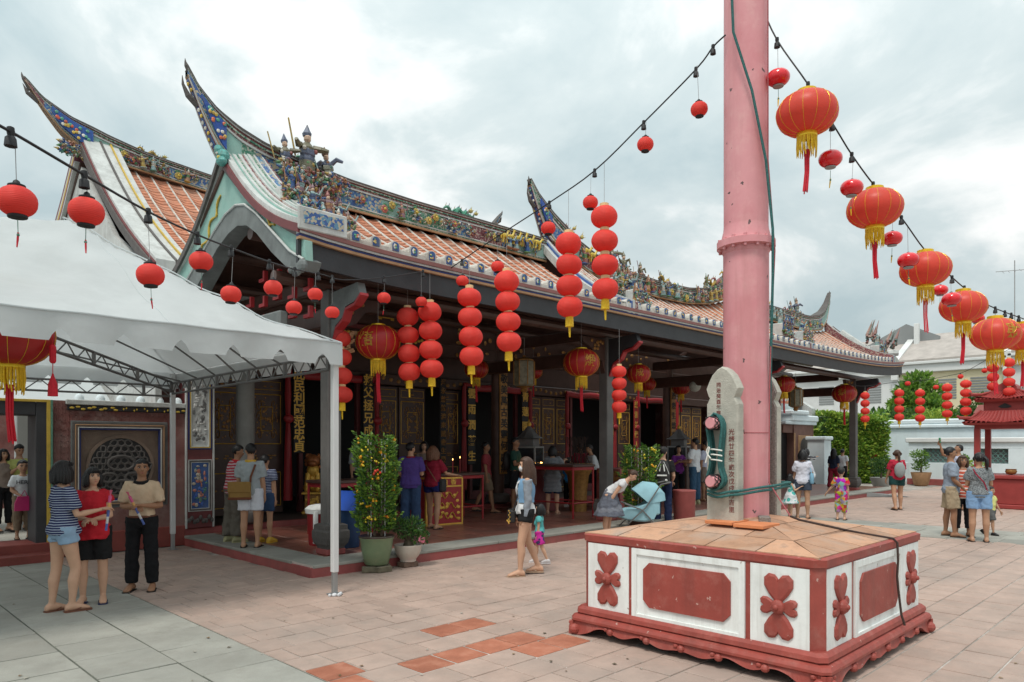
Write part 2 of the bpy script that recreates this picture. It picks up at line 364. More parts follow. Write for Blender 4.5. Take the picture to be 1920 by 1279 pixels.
M['shop_grey'] = mk('shophouse_grey', (0.24, 0.25, 0.25), 0.85, 0.12, 0.6, 0.1, 20)
M['zinc'] = mk('old_tiles', (0.40, 0.36, 0.33), 0.85, 0.2, 2, 0.3, 8)

def mosaic(name, c1, c2, edge, scale):
    m = mk(name, c1, 0.55, 0.25, 12, 0.3, 60); nt = m.node_tree; N = nt.nodes; L = nt.links; b = N['Principled BSDF']; src = b.inputs['Base Color'].links[0].from_socket
    ge = N.new('ShaderNodeNewGeometry'); v = N.new('ShaderNodeTexVoronoi'); v.inputs['Scale'].default_value = scale; L.new(ge.outputs['Position'], v.inputs['Vector'])
    sp = N.new('ShaderNodeSeparateColor'); L.new(v.outputs['Color'], sp.inputs[0])
    a = N.new('ShaderNodeMath'); a.operation = 'GREATER_THAN'; a.inputs[1].default_value = .55; L.new(sp.outputs[0], a.inputs[0])
    x = N.new('ShaderNodeMix'); x.data_type = 'RGBA'; L.new(a.outputs[0], x.inputs[0]); L.new(src, x.inputs[6]); x.inputs[7].default_value = (*c2, 1)
    a2 = N.new('ShaderNodeMath'); a2.operation = 'GREATER_THAN'; a2.inputs[1].default_value = .72; L.new(sp.outputs[1], a2.inputs[0])
    y = N.new('ShaderNodeMix'); y.data_type = 'RGBA'; L.new(a2.outputs[0], y.inputs[0]); L.new(x.outputs[2], y.inputs[6]); y.inputs[7].default_value = (*edge, 1)
    L.new(y.outputs[2], b.inputs['Base Color']); return m
M['mos_g'] = mosaic('green_mosaic', (0.05, 0.18, 0.12), (0.16, 0.30, 0.22), (0.42, 0.42, 0.36), 38)
M['mos_p'] = mosaic('purple_mosaic', (0.15, 0.05, 0.06), (0.26, 0.10, 0.11), (0.40, 0.33, 0.28), 38)
M['mos_b'] = mosaic('blue_mosaic', (0.05, 0.11, 0.30), (0.12, 0.25, 0.36), (0.45, 0.40, 0.30), 30)
# ================================================================== GROUND
g = MB(); g.add([(-150, -150, -0.010), (250, -150, -0.010), (250, 250, -0.010), (-150, 250, -0.010)], [(0, 1, 2, 3)])
ground = struct(g.build('ground', M['grout']))
gb = MB(); gb.add([(-12, -3, -0.0075), (2.79, -3, -0.0075), (2.79, 12.9, -0.0075), (-12, 12.9, -0.0075)], [(0, 1, 2, 3)]); struct(gb.build('granite_bed', M['joint_dark']))
plaza = struct(bpy.data.objects.new('plaza_paving', None)); COL.objects.link(plaza)

def in_view(x, y, m=0.6):
    d = (x + y) / S2; s = (x - y) / S2
    return d > 4.6 and abs(s) < 0.72 * d + m
PX0, PY0 = 4.80, 8.48                       # platform corner
TX, TY = 0.357, 0.345
FRESH = [(4.27, 5.26), (4.65, 5.26), (3.51, 4.55), (3.87, 4.55), (4.25, 4.55), (4.64, 4.55), (4.44, 4.20), (4.72, 4.20), (2.95, 4.93), (2.95, 4.60), (5.02, 4.20)]
cells = []
y = -3.905
row = 0
while y < 22:
    off = {23: 0.04, 24: 0.185, 25: 0.0, 26: 0.23}.get(row, (row * 0.137) % 0.3)
    x = 2.79 + (0 if row % 2 else -0.0)
    first = True
    while x < 34:
        wd = TX if not first or off == 0 else 0.07 + off
        first = False
        cx, cy = x + wd / 2, y + TY / 2
        if in_view(cx, cy) and not (cx > PX0 and cy > PY0) and not (cy > 12.7) and not (15.1 < cx < 17.2):
            cells.append((cx, cy, wd, TY, 'tile'))
        x += wd
    y += TY; row += 1
xs = [-6.2, -5.6, -5.0, -4.4, -3.8, -3.2, -2.6, -2.0, -1.4, -0.8, -0.2, 0.42, 1.02, 1.60, 2.19, 2.785]
for i in range(len(xs) - 1):
    y = 2.0 + random.random() * 0.5
    while y < 13:
        ln = random.choice((0.45, 0.62, 0.62, 0.8))
        cx, cy = (xs[i] + xs[i + 1]) / 2, y + ln / 2
        if in_view(cx, cy) and cy < 12.55: cells.append((cx, cy, xs[i + 1] - xs[i], ln, 'granite'))
        y += ln
for i in range(3):
    y = -4
    while y < 8.2:
        ln = random.choice((0.6, 0.8, 0.95))
        cx, cy = 15.1 + 0.7 * (i + 0.5), y + ln / 2
        if in_view(cx, cy) and cy + ln / 2 < 8.45: cells.append((cx, cy, 0.7, ln, 'granite'))
        y += ln
fresh_ids = set()
for fx, fy in FRESH:
    fresh_ids.add(min((c for c in cells if c[4] == 'tile'), key=lambda c: (c[0] - fx) ** 2 + (c[1] - fy) ** 2))
cells.sort(key=lambda c: c[0] + c[1])
PED = (5.1, 7.53, 1.99, 4.33)
cells = [c for c in cells if not (PED[0] + .2 < c[0] < PED[1] - .2 and PED[2] + .2 < c[1] < PED[3] - .2)]
tile_cache = {}
def tile_mesh(wd, ln, mat):
    k = (round(wd, 2), round(ln, 2), mat)
    if k not in tile_cache:
        gp = {'granite': 0.008, 'tile_new': 0.011}.get(mat, 0.007)
        b = MB(); b.bbox(-wd / 2 + gp, wd / 2 - gp, -ln / 2 + gp, ln / 2 - gp, -0.03, 0.0, 0.004)
        tile_cache[k] = b.mesh('paving_tile', M[mat])
    return tile_cache[k]
nt_, ng_ = 0, 0
rest = {'tile': MB(), 'granite': MB()}
for (cx, cy, wd, ln, mat) in cells:
    fresh = (cx, cy, wd, ln, mat) in fresh_ids
    zz = random.uniform(-0.004, 0.0)
    if (mat == 'tile' and nt_ < 225) or (mat == 'granite' and ng_ < 75):
        nm = 'paving_tile' if mat == 'tile' else 'granite_slab'
        o = ob(nm, tile_mesh(wd, ln, 'tile_new' if fresh else mat), plaza, None, (cx, cy, zz), (random.uniform(-.006, .006), random.uniform(-.006, .006), random.uniform(-.006, .006)))
        if mat == 'tile': nt_ += 1
        else: ng_ += 1
    else:
        gp = 0.007
        rest[mat].bbox(cx - wd / 2 + gp, cx + wd / 2 - gp, cy - ln / 2 + gp, cy + ln / 2 - gp, -0.03, zz, 0.004)
rest['tile'].build('far_paving_tiles', M['tile'], plaza, kind='stuff')
rest['granite'].build('far_granite_slabs', M['granite'], plaza, kind='stuff')

# ================================================================== TEMPLE
TP = empty('temple', (0, 0, 0), 0, 'old Chinese temple with upswept tiled roofs, dark timber porch and ornate ridges', 'temple')
PH = 0.162
b = MB()
b.box(PX0, 28.6, PY0, 12.9, -0.03, PH - 0.009)
plat = b.build('platform', M['grout_w'], TP)
b = MB(); b.bbox(PX0 - 0.012, 28.6, PY0 - 0.012, PY0 + 0.05, -0.03, PH - 0.035, 0.012); b.bbox(PX0 - 0.012, PX0 + 0.05, PY0 + 0.05, 12.82, -0.03, PH - 0.035, 0.012)
b.build('red_riser', M['kerb_red'], plat)
def kerb(x0, x1, y0, y1):
    k = MB(); k.bbox(x0 + .003, x1 - .003, y0, y1, PH - 0.045, PH, 0.008); k.build('kerb_stone', M['granite'], plat)
x = PX0
while x < 28:
    ln = 1.9 if x > PX0 else 1.45
    kerb(x, min(x + ln, 28.6), PY0 - 0.02, 9.02); x += ln
y = 9.02
while y < 12.7:
    kerb(PX0 - 0.02, PX0 + 0.5, y, min(y + 1.26, 12.82)); y += 1.26
fm = {}
x = PX0 + 0.5; i = 0
while x < 23.5:
    y = 9.02; j = 0
    while y < 12.8:
        if 'f' not in fm:
            q = MB(); q.bbox(-.304, .304, -.205, .205, -0.03, 0, 0.003); fm['f'] = q.mesh('floor_tile', M['floor_red'])
        ob('floor_tile', fm['f'], plat, None, (x + .32, y + .21, PH - 0.002))
        y += 0.42; j += 1
    x += 0.64; i += 1
b = MB(); b.box(23.5, 28.5, 9.02, 12.8, PH - 0.03, PH - 0.003); b.build('far_floor', M['floor_red'], plat)
# inner step and hall floor
b = MB(); b.bbox(4.82, 28.6, 12.86, 13.0, 0, 0.27, 0.01); b.build('red_riser', M['kerb_red'], plat)
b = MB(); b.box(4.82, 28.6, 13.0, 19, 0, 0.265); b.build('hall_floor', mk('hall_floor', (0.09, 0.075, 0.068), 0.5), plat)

# ---- columns
def front_col(X, Y):
    c = MB(); c.bbox(X - .108, X + .108, Y - .108, Y + .108, PH + 0.42, 3.95, 0.012)
    o = c.build('column', M['col_grey'], TP)
    s = MB()
    s.lathe([(.15, .09), (.17, .12), (.25, .18), (.27, .25), (.25, .31), (.22, .36), (.235, .40), (.21, .43)], 4, (0, 0, PH), 0)
    s2 = MB(); s2.T = Matrix.Translation((X, Y, 0)) @ Matrix.Rotation(R(45), 4, 'Z')
    s2.lathe([(.19, .08), (.20, .11), (.25, .16), (.275, .24), (.275, .33), (.245, .36), (.245, .42), (.19, .44)], 4, (0, 0, PH), 0)
    s2.build('stone_base', M['stone_dark'], o)
    s3 = MB(); s3.bbox(X - .155, X + .155, Y - .155, Y + .155, PH, PH + .085, 0.012); s3.build('red_footing', M['kerb_red'], o)
    return o
for X in (5.5, 11.97, 18.44, 25.8): front_col(X, 9.2)
for X in (5.95, 12.45, 20.1, 26.3):
    mt = M['col_stone'] if X < 7 else M['dark_brown']
    c = MB(); c.lathe([(.16, 0.5), (.165, 2), (.155, 4.6)], 18, (X, 12.95, 0)); o = c.build('inner_column', mt, TP, True)
    s = MB(); s.lathe([(.20, .0), (.29, .05), (.31, .14), (.29, .22), (.21, .26)], 18, (X, 12.95, .265)); s.build('stone_base', M['stone_dark'], o, True)

# ---- roof functions
EY, RY, BY = 8.30, 10.60, 12.75
def z_eave(X): return 4.40 + 0.10 * math.exp(-(X - 4.5) / 0.9) + 0.27 * math.exp(-(27.9 - X) / 2.2)
def z_rb(X):                                 # bottom of the ridge
    if X < 11.55: return 5.68 + 0.30 * math.exp(-(X - 4.5) / 0.55)
    if X < 20.1:
        u = (X - 15.8) / 4.3; return 5.55 + 0.62 * abs(u) ** 2.4
    return 5.68 + 0.40 * math.exp(-(27.3 - X) / 0.9)
def S(X, t, up=0.0):                         # front slope, t=0 eave .. 1 ridge
    z0 = z_eave(X); z1 = z_rb(X)
    return Vector((X, EY + (RY - EY) * t, z0 + (z1 - z0) * t - 0.13 * math.sin(math.pi * t) + up))
SECT = [(4.62, 11.45), (11.75, 19.95), (20.25, 27.55)]
roof = MB()
for a, c in SECT:                            # deck below the tiles, dark timber underside
    Xs = [a - .1 + (c - a + .2) * i / 24 for i in range(25)]
    for up, mi in ((-0.10, 0),):
        rings = [[S(X, j / 10, up) for j in range(11)] + [S(X, j / 10, up - .05) for j in range(10, -1, -1)] for X in Xs]
        roof.loft(rings, 0, True)
    rings = [[Vector((X, RY + (BY - RY) * j / 6, z_rb(X) - .12 + (4.62 - z_rb(X) + .0) * j / 6 - .1 * math.sin(math.pi * j / 6))) for j in range(7)] for X in Xs]
    rings = [r + [p - Vector((0, 0, .06)) for p in reversed(r)] for r in rings]
    roof.loft(rings, 0, True)
ROOF = roof.build('roof', M['dark_brown'], TP)
RS = 0.325
def tile_field(a, c, surf, course, n, parent, name):
    t = MB(); k = 0
    x = a
    while x < c - 0.1:
        w_ = min(RS, c - x)
        for i in range(n):
            t0, t1 = i / n, (i + 1) / n + 0.012
            jit = random.uniform(-.008, .008)
            ring0 = []; ring1 = []
            for q in range(4):
                u = q / 3; xx = x + 0.02 + (w_ - .04) * u
                sag = -0.028 * math.sin(math.pi * u)
                ring0.append(surf(xx, t0, 0.022 + sag + jit)); ring1.append(surf(xx, min(t1, 1), -0.005 + sag + jit))
            lo = [p - Vector((0, 0, 0.03)) for p in ring0]
            t.add(lo + ring0 + ring1, [(q, q + 1, q + 5, q + 4) for q in range(3)] + [(q + 4, q + 5, q + 9, q + 8) for q in range(3)])
        x += RS
    return t.build(name, M['roof_tile'], parent, kind='stuff')
def ribs(a, c, surf, parent, r=0.021, mat='mortar'):
    x = a
    while x < c + .05:
        q = MB(); q.tube([surf(x, j / 8, 0.012) for j in range(9)], r, 6); q.build('mortar_rib', M[mat], parent, True)
        x += RS
for a, c in SECT:
    a0 = a + (0.62 if a < 5 else 0.2); c0 = c - (.5 if c > 27 else .15)
    tile_field(a0, c0, S, None, 22, ROOF, 'roof_tiles')
    ribs(a0, c0, S, ROOF)

# ---- eave: white end caps with blue pictures, gutter, boards
capm = MB()
arch = [(-.085, -.03), (.085, -.03), (.085, .09)] + [(.085 * math.cos(t), .09 + .055 * math.sin(t)) for t in [math.pi * k / 6 for k in range(1, 6)]] + [(-.085, .09)]
capm.prism(arch, 'y', -0.03, 0.20)
cap_me = capm.mesh('eave_cap', M['mortar'])
pics = []
for k in range(6):
    p = MB(); inner = [(u * .62, .022 + (v + .01) * .72) for u, v in arch]
    p.col = (0.035, 0.085, 0.24); p.prism(inner, 'y', -0.042, -0.028)
    rr = random.Random(k)
    for q in range(6):
        p.col = rr.choice([(.6, .45, .08), (.1, .35, .2), (.7, .7, .68), (.6, .2, .1), (.75, .6, .2)])
        p.ell((rr.uniform(-.035, .035), -.045, rr.uniform(.03, .095)), (rr.uniform(.01, .022), .006, rr.uniform(.008, .02)), 6, 4)
    pics.append(p.mesh('picture', M['ceramic']))
x = 5.33; k = 0
while x < 27.4:
    o = ob('eave_cap', cap_me, ROOF, None, (x, EY + 0.02, z_eave(x) + 0.02))
    x += RS; k += 1
x = 5.33; k = 0
while x < 27.4:
    ob('picture', pics[(k * 5 + k // 3) % 6], ROOF, None, (x, EY + 0.02, z_eave(x) + 0.02))
    x += RS; k += 1
Xs = [4.5 + (27.95 - 4.5) * i / 60 for i in range(61)]
def eave_strip(name, y0, y1, z0, z1, mat, a=4.5, c=27.95):
    q = MB(); xs = [X for X in Xs if a - .01 <= X <= c + .01]
    q.loft([[(X, y0, z_eave(X) + z0), (X, y1, z_eave(X) + z0), (X, y1, z_eave(X) + z1), (X, y0, z_eave(X) + z1)] for X in xs], 0, True)
    return q.build(name, M[mat], ROOF)
eave_strip('mortar_bed', EY - .005, EY + .24, -.012, .062, 'mortar', 5.1, 27.6)
eave_strip('gutter', EY - .07, EY + .05, -.07, -.015, 'gutter')
eave_strip('white_trim', EY - .05, EY + .05, -.10, -.072, 'lime')
eave_strip('blue_trim', EY - .03, EY + .05, -.135, -.102, 'navy')
eave_strip('tan_trim', EY - .04, EY + .05, -.17, -.137, 'tan')
eave_strip('fascia_board', EY + .01, EY + .06, -.46, -.172, 'dark_wood')
# purlins under the eave
for (yy, dz) in ((9.2, 4.02), (9.9, 4.75), (11.3, 4.75), (12.1, 4.4)):
    q = MB(); q.tube([(4.62, yy, dz), (27.4, yy, dz)], .09, 10); q.build('purlin', M['dark_brown'], ROOF)
xr = 4.9
while xr < 27.3:                             # rafters
    q = MB(); q.strip([S(xr, t, -.24) for t in (0.02, .5, 1)], [S(xr + .09, t, -.24) for t in (0.02, .5, 1)], (0, 0, .075)); q.build('rafter', M['maroon'], ROOF)
    xr += 0.45

# ---- cross beams and brackets at the columns
for X in (5.5, 11.97, 18.44, 25.8):
    q = MB(); q.bbox(X - .07, X + .07, 9.3, 12.8, 3.42, 3.72, .03); q.bbox(X - .06, X + .06, 9.7, 12.4, 3.95, 4.2, .03); q.build('cross_beam', M['dark_brown'], TP)
    prof = [(9.1, 3.9), (8.42, 3.95), (8.36, 3.78), (8.5, 3.70), (8.72, 3.66), (8.8, 3.52), (8.98, 3.42), (9.1, 3.18)]
    br = MB(); br.prism(prof, 'x', X - .06, X + .06); o = br.build('eave_bracket', M['plaster_grey'] if X < 6 else M['dark_wood'], TP)
    e = MB(); pts = [(X, 8.34, 3.80), (X, 8.5, 3.68), (X, 8.72, 3.64), (X, 8.8, 3.5), (X, 8.98, 3.4), (X, 9.08, 3.17)]
    e.strip([(p[0] - .065, p[1], p[2]) for p in pts], [(p[0] + .065, p[1], p[2]) for p in pts], (0, -.01, -.035)); e.build('red_edging', M['lacquer_red'], o)
    # side brackets along the porch
    for sgn in (-1, 1):
        if X < 5.6 and sgn < 0: continue
        pr = [(X + sgn * .11, 3.9), (X + sgn * .85, 3.9), (X + sgn * .8, 3.78), (X + sgn * .55, 3.7), (X + sgn * .4, 3.52), (X + sgn * .2, 3.45), (X + sgn * .11, 3.2)]
        bb = MB(); bb.prism(pr, 'y', 9.15, 9.25); o2 = bb.build('carved_bracket', M['dark_brown'], TP)
        gg = MB()
        for q in range(9):
            u = random.uniform(.15, .6); gg.ell((X + sgn * u, 9.14, 3.85 - random.uniform(0, .35) * (1 - u)), (.045, .02, .035), 6, 4)
        gg.build('gilt_carving', M['gold_old'], o2, kind='stuff')

# ---- gable at the near end
GX = 4.55
outer = [(8.22, 4.30), (8.8, 4.58), (9.3, 4.90), (9.8, 5.30), (10.3, 5.68), (10.6, 5.85), (10.9, 5.65), (11.4, 5.25), (11.9, 4.85), (12.5, 4.50), (12.7, 4.40)]
archo = [(8.20, 4.05), (8.55, 4.22), (9.0, 4.55), (9.5, 4.92), (9.85, 5.12), (10.15, 5.18), (10.5, 5.12), (10.9, 4.95), (11.4, 4.68), (11.9, 4.42), (12.7, 4.05)]
archi = [(8.28, 3.93), (8.62, 4.02), (9.05, 4.30), (9.5, 4.65), (9.8, 4.82), (10.1, 4.88), (10.4, 4.83), (10.8, 4.68), (11.2, 4.45), (11.7, 4.15), (12.7, 3.75)]
q = MB(); q.loft([[(GX, a[0], a[1]), (GX + .1, a[0], a[1]), (GX + .1, c[0], c[1]), (GX, c[0], c[1])] for a, c in zip(outer, archo)], 0, True)
gable = q.build('gable_wall', M['teal'], TP)
q = MB(); q.loft([[(GX - .03, a[0], a[1]), (GX + .22, a[0], a[1]), (GX + .22, c[0], c[1]), (GX - .03, c[0], c[1])] for a, c in zip(archo, archi)], 0, True)
q.build('arched_barge_board', M['plaster_grey'], gable)
q = MB(); q.tube([(GX - .035, a[0], a[1] + .005) for a in archo], .018, 6); q.build('arch_moulding', M['lime'], gable)
q = MB()
for sY in (-1, 1):                            # gilt scrolls on the teal gable
    pts = []
    for k in range(30):
        t = k / 29; yy = 10.35 + sY * (.35 + 1.0 * t); zz = 5.42 - .95 * t * (1 if sY > 0 else .85)
        pts.append((GX - .015, yy + .05 * math.sin(t * 22), zz + .05 * math.cos(t * 19)))
    q = MB(); q.tube(pts, [.010 + .010 * abs(math.sin(k * .9)) for k in range(30)], 5); q.build('gilt_scroll', M['yellow'], gable)
q = MB(); q.ell((GX - .03, 8.24, 3.98), (.06, .09, .09), 8, 6); q.ell((GX - .03, 8.36, 3.93), (.05, .07, .06), 8, 6); q.ell((GX - .03, 8.5, 3.97), (.05, .06, .05), 8, 6); q.build('scroll_end', M['plaster_grey'], gable)
q = MB()
for k in range(14):                           # little red brackets in the shade of the gable
    yy = 9.0 + (k % 5) * .45; zz = 3.5 + (k // 5) * .33 + .05 * (k % 2)
    q = MB(); q.prism([(yy, zz), (yy + .18, zz), (yy + .18, zz + .05), (yy + .05, zz + .05), (yy + .05, zz + .16), (yy, zz + .16)], 'x', GX + .5, GX + .56); q.build('red_bracket', M['lacquer_red'], gable)
for k in range(6):
    q = MB(); q.strip([(GX + .25 + .5 * k, 8.5, 4.12), (GX + .25 + .5 * k, 10.1, 4.80)], [(GX + .37 + .5 * k, 8.5, 4.12), (GX + .37 + .5 * k, 10.1, 4.80)], (0, 0, .1)); q.build('rafter', M['maroon'], gable)
q = MB(); q.bbox(4.75, 4.9, 9.3, 12.8, 3.3, 3.6, .03); q.build('tie_beam', M['plaster_grey'], gable)

# ---- verge bands (stepped striped mouldings running down each section end)
def verge(Xa, sgn, stripes, lift0, lift1, horn=True, back=False):
    """stripes: list of (x offset, width, extra height, material); profile follows the slope and lifts to the ridge"""
    y1 = BY if back else EY
    for (xo, wd, h, mat) in stripes:
        A = []; B = []
        for j in range(15):
            t = j / 14
            if back: yy = BY + (RY - BY) * t; zb = 4.50 + (5.72 - 4.50) * t - .1 * math.sin(math.pi * t)
            else:
                yy = EY - .04 + (RY - EY + .04) * t; zb = z_eave(Xa) + (5.70 - z_eave(Xa)) * t - .13 * math.sin(math.pi * t)
            zz = zb + lift0 + (lift1 - lift0) * t ** 2.2 + h
            A.append((Xa + sgn * xo, yy, zz)); B.append((Xa + sgn * (xo + wd), yy, zz))
        q = MB(); q.strip(A, B, (0, 0, -(.16 + h))); q.build('verge_moulding', M[mat], ROOF)
st1 = [(-.05, .035, -.05, 'maroon'), (-.015, .10, .02, 'lime'), (.085, .012, .045, 'teal'), (.097, .05, .06, 'lime'), (.147, .028, .06, 'mos_g'), (.175, .05, .085, 'lime'), (.225, .035, .085, 'mos_p'), (.26, .04, .11, 'lime'), (.30, .014, .11, 'teal'), (.314, .045, .13, 'lime'), (.359, .05, .115, 'mos_g'), (.409, .03, .14, 'lime'), (.439, .10, .125, 'mos_b'), (.539, .025, .15, 'lime'), (.564, .05, .13, 'mos_p')]
verge(4.52, 1, st1, .06, .42)
q = MB(); q.bbox(4.46, 5.16, EY - .085, EY - .045, 4.44, 4.73, .012); ve = q.build('verge_end', M['lime'], ROOF)
q = MB(); q.bbox(4.53, 5.10, EY - .094, EY - .084, 4.52, 4.68, .004); q.build('mosaic_panel', M['mos_b'], ve)
verge(4.52, 1, [(-.05, .04, -.05, 'stone_dark'), (-.01, .08, .02, 'lime'), (.07, .03, .04, 'maroon'), (.10, .04, .06, 'lime'), (.14, .03, .05, 'yellow'), (.17, .11, .07, 'lime')], .06, .42, back=True)
st2 = [(-.16, .12, .03, 'lime'), (-.04, .05, .08, 'blue'), (.01, .08, .11, 'lime'), (.09, .1, .08, 'mos_p'), (.19, .10, .03, 'lime')]
verge(11.58, 1, st2, .05, .45); verge(20.12, -1, st2, .05, .45); verge(27.45, -1, st1, .05, .40)
# thick white flank of the middle roof
# ---- ridges with upswept horns
def lerp_tab(tab, x):
    for (a, va), (c, vc) in zip(tab, tab[1:]):
        if x <= c: 
            u = (x - a) / (c - a); return va + (vc - va) * max(0, min(1, u))
    return tab[-1][1]
def smooth_tab(tab, x): return (lerp_tab(tab, x - .06) + lerp_tab(tab, x) * 2 + lerp_tab(tab, x + .06)) / 4
def ridge(xs, top, bot, Y, wd, parent, panel_cols, name='ridge', tips=()):
    def tp(X):
        f = 1.0
        for (xt, ln) in tips: f = min(f, .34 + .66 * min(1, abs(X - xt) / ln))
        return f
    """ridge wall: bottom moulding, coloured panels, top mouldings, all following the top/bottom curves"""
    def sweep(nm, f0, f1, hw, mat, xx=None):
        q = MB(); rr = []
        for X in (xx or xs):
            t_, b_ = smooth_tab(top, X), smooth_tab(bot, X); h = max(t_ - b_, .02)
            z0, z1 = b_ + h * f0, b_ + h * f1
            hk = hw * tp(X); rr.append([(X, Y - hk, z0), (X, Y + hk, z0), (X, Y + hk, z1), (X, Y - hk, z1)])
        q.loft(rr, 0, True); return q.build(nm, M[mat], parent)
    core = sweep(name, 0.0, .95, wd * .72, 'lime')
    for (f0, f1, hw, mat) in ((0, .07, wd * .95, 'tan'), (.07, .13, wd * .85, 'mos_g'), (.13, .17, wd * .92, 'lime'), (.70, .75, wd * .92, 'lime'), (.75, .82, wd * .85, 'mos_p'), (.82, .86, wd * 1.0, 'mos_g'), (.86, .92, wd * .92, 'maroon'), (.92, .95, wd * 1.05, 'lime'), (.95, 1.0, wd * 1.12, 'stone_dark')):
        sweep('ridge_moulding', f0, f1, hw, mat)
    i = 0; n = 0
    while i < len(xs) - 2:                    # coloured panels between the mouldings
        m_ = panel_cols[n % len(panel_cols)]; ln = (4, 6, 3, 7)[n % 4]
        seg = xs[i:min(i + ln + 1, len(xs))]
        if len(seg) > 1: sweep('ridge_panel', .18, .69, wd * .80, {'blue': 'mos_b', 'green': 'mos_g', 'purple': 'mos_p'}.get(m_, m_), seg)
        i += ln; n += 1
    return core
def frange(a, b, n): return [a + (b - a) * i / n for i in range(n + 1)]
r1t = [(4.0, 7.14), (4.12, 6.94), (4.38, 6.66), (4.7, 6.46), (5.1, 6.34), (5.8, 6.24), (6.6, 6.17), (8, 6.14), (11.5, 6.16)]
r1b = [(4.0, 7.06), (4.12, 6.72), (4.3, 6.32), (4.48, 6.0), (4.75, 5.80), (5.2, 5.70), (6, 5.66), (11.5, 5.66)]
RID1 = ridge(frange(4.0, 5.2, 16) + frange(5.35, 11.5, 42), r1t, r1b, RY, .17, ROOF, ['blue', 'teal', 'green', 'blue', 'purple'], tips=((4.0, .7),))
r2t = [(11.12, 7.42), (11.3, 7.15), (11.76, 6.78), (12.4, 6.38), (13.3, 6.10), (14.5, 5.97), (15.8, 5.93), (17.2, 5.98), (18.3, 6.14), (19.1, 6.42), (19.7, 6.80), (20.2, 7.2), (20.4, 7.45)]
r2b = [(11.12, 7.30), (11.3, 6.85), (11.6, 6.3), (12.1, 5.92), (13, 5.65), (14.5, 5.54), (15.8, 5.50), (17.2, 5.54), (18.3, 5.68), (19.1, 5.9), (19.8, 6.3), (20.2, 6.9), (20.4, 7.35)]
RID2 = ridge(frange(11.12, 12.4, 12) + frange(12.6, 18.9, 40) + frange(19.0, 20.4, 14), r2t, r2b, RY, .19, ROOF, ['green', 'blue', 'teal', 'purple'], tips=((11.12, 1.0), (20.4, 1.0)))
r3t = [(20.2, 6.18), (24, 6.18), (25.2, 6.22), (26.0, 6.36), (26.6, 6.60), (27.0, 6.95), (27.3, 7.4)]
r3b = [(20.2, 5.68), (25.2, 5.68), (26.2, 5.82), (26.8, 6.2), (27.1, 6.7), (27.3, 7.3)]
RID3 = ridge(frange(20.2, 26, 30) + frange(26.1, 27.3, 12), r3t, r3b, RY, .17, ROOF, ['blue', 'teal', 'green'], tips=((27.3, 1.0),))
for (x, z, sg, rd) in ((4.0, 7.17, -1, RID1), (11.12, 7.36, -1, RID2), (20.4, 7.4, 1, RID2), (27.3, 7.35, 1, RID3)):   # forked tips
    q = MB(); q.tube([(x - sg * .1, RY, z - .18), (x, RY, z), (x + sg * .015, RY, z + .05), (x + sg * .02, RY, z + .10)], [.05, .035, .015, .003], 6)
    q.tube([(x - sg * .16, RY, z - .52), (x - sg * .02, RY, z - .42), (x + sg * .05, RY, z - .28), (x + sg * .06, RY, z - .16)], [.05, .04, .02, .004], 6)
    q.build('horn_tip', M['stone_dark'], rd)
def horn_end(parent, xs_, bot, Y, hw):
    for (u0, u1, mat) in ((-1.02, -.72, 'lime'), (-.72, -.45, 'maroon'), (-.45, .45, 'blue'), (.45, .72, 'maroon'), (.72, 1.02, 'lime')):
        q = MB(); A = []; B_ = []
        for X in xs_: z = smooth_tab(bot, X) - .012; k_ = hw * (.34 + .66 * min(1, (X - xs_[0]) / 1.0 / (.7 if hw < .18 else 1.0))); A.append((X - .004, Y + u0 * k_, z)); B_.append((X - .004, Y + u1 * k_, z))
        q.strip(A, B_, (0, 0, .02)); q.build('horn_edge', M[mat], parent)
    q = MB()
    for k in range(14):
        X = xs_[0] + (xs_[-1] - xs_[0]) * (k + .5) / 14; q.col = rr.choice([(.6, .15, .06), (.65, .45, .08), (.1, .35, .25), (.7, .68, .6)]); q.ell((X - .012, Y + rr.uniform(-.3, .3) * hw, smooth_tab(bot, X) - .02), (.02, .03, .03), 6, 4)
    q.build('relief', M['ceramic'], parent, kind='stuff')
rr = random.Random(3)
horn_end(RID1, frange(4.02, 4.5, 12), r1b, RY, .17); horn_end(RID2, frange(11.14, 11.75, 12), r2b, RY, .19)
# dragon head corbel at the ridge end
q = MB(); q.col = (.10, .33, .30)
q.ell((4.46, 10.45, 5.95), (.1, .12, .11), 8, 6); q.ell((4.42, 10.40, 5.86), (.08, .1, .07), 8, 6); q.ell((4.42, 10.5, 6.05), (.07, .07, .08), 8, 6)
q.col = (.5, .4, .1); q.ell((4.37, 10.38, 5.9), (.03, .03, .03), 6, 4); q.col = (.6, .6, .55); q.ell((4.36, 10.42, 5.97), (.02, .02, .02), 6, 4)
q.build('dragon_head', M['ceramic'], RID1)
for (rd, xx, tp, bt) in ((RID1, 4.42, r1t, r1b), (RID2, 11.6, r2t, r2b)):         # blue flower panel under the horn
    q = MB(); q.col = (.03, .09, .36)
    A = []; Bq = []
    for X in frange(xx - .26, xx + .1, 6): A.append((X, RY - .15, smooth_tab(bt, X) + .10)); Bq.append((X, RY - .15, smooth_tab(tp, X) - .12))
    q.strip(A, Bq, (0, .03, 0))
    for k in range(16):
        X = xx + random.uniform(-.16, .08); z0, z1 = smooth_tab(bt, X) + .12, smooth_tab(tp, X) - .15
        q.col = random.choice([(.6, .15, .06), (.65, .45, .08), (.1, .35, .25), (.7, .68, .6)]); q.ell((X, RY - .16, z0 + (z1 - z0) * random.random()), (.028, .015, .028), 6, 4)
    q.build('flower_panel', M['ceramic'], rd)

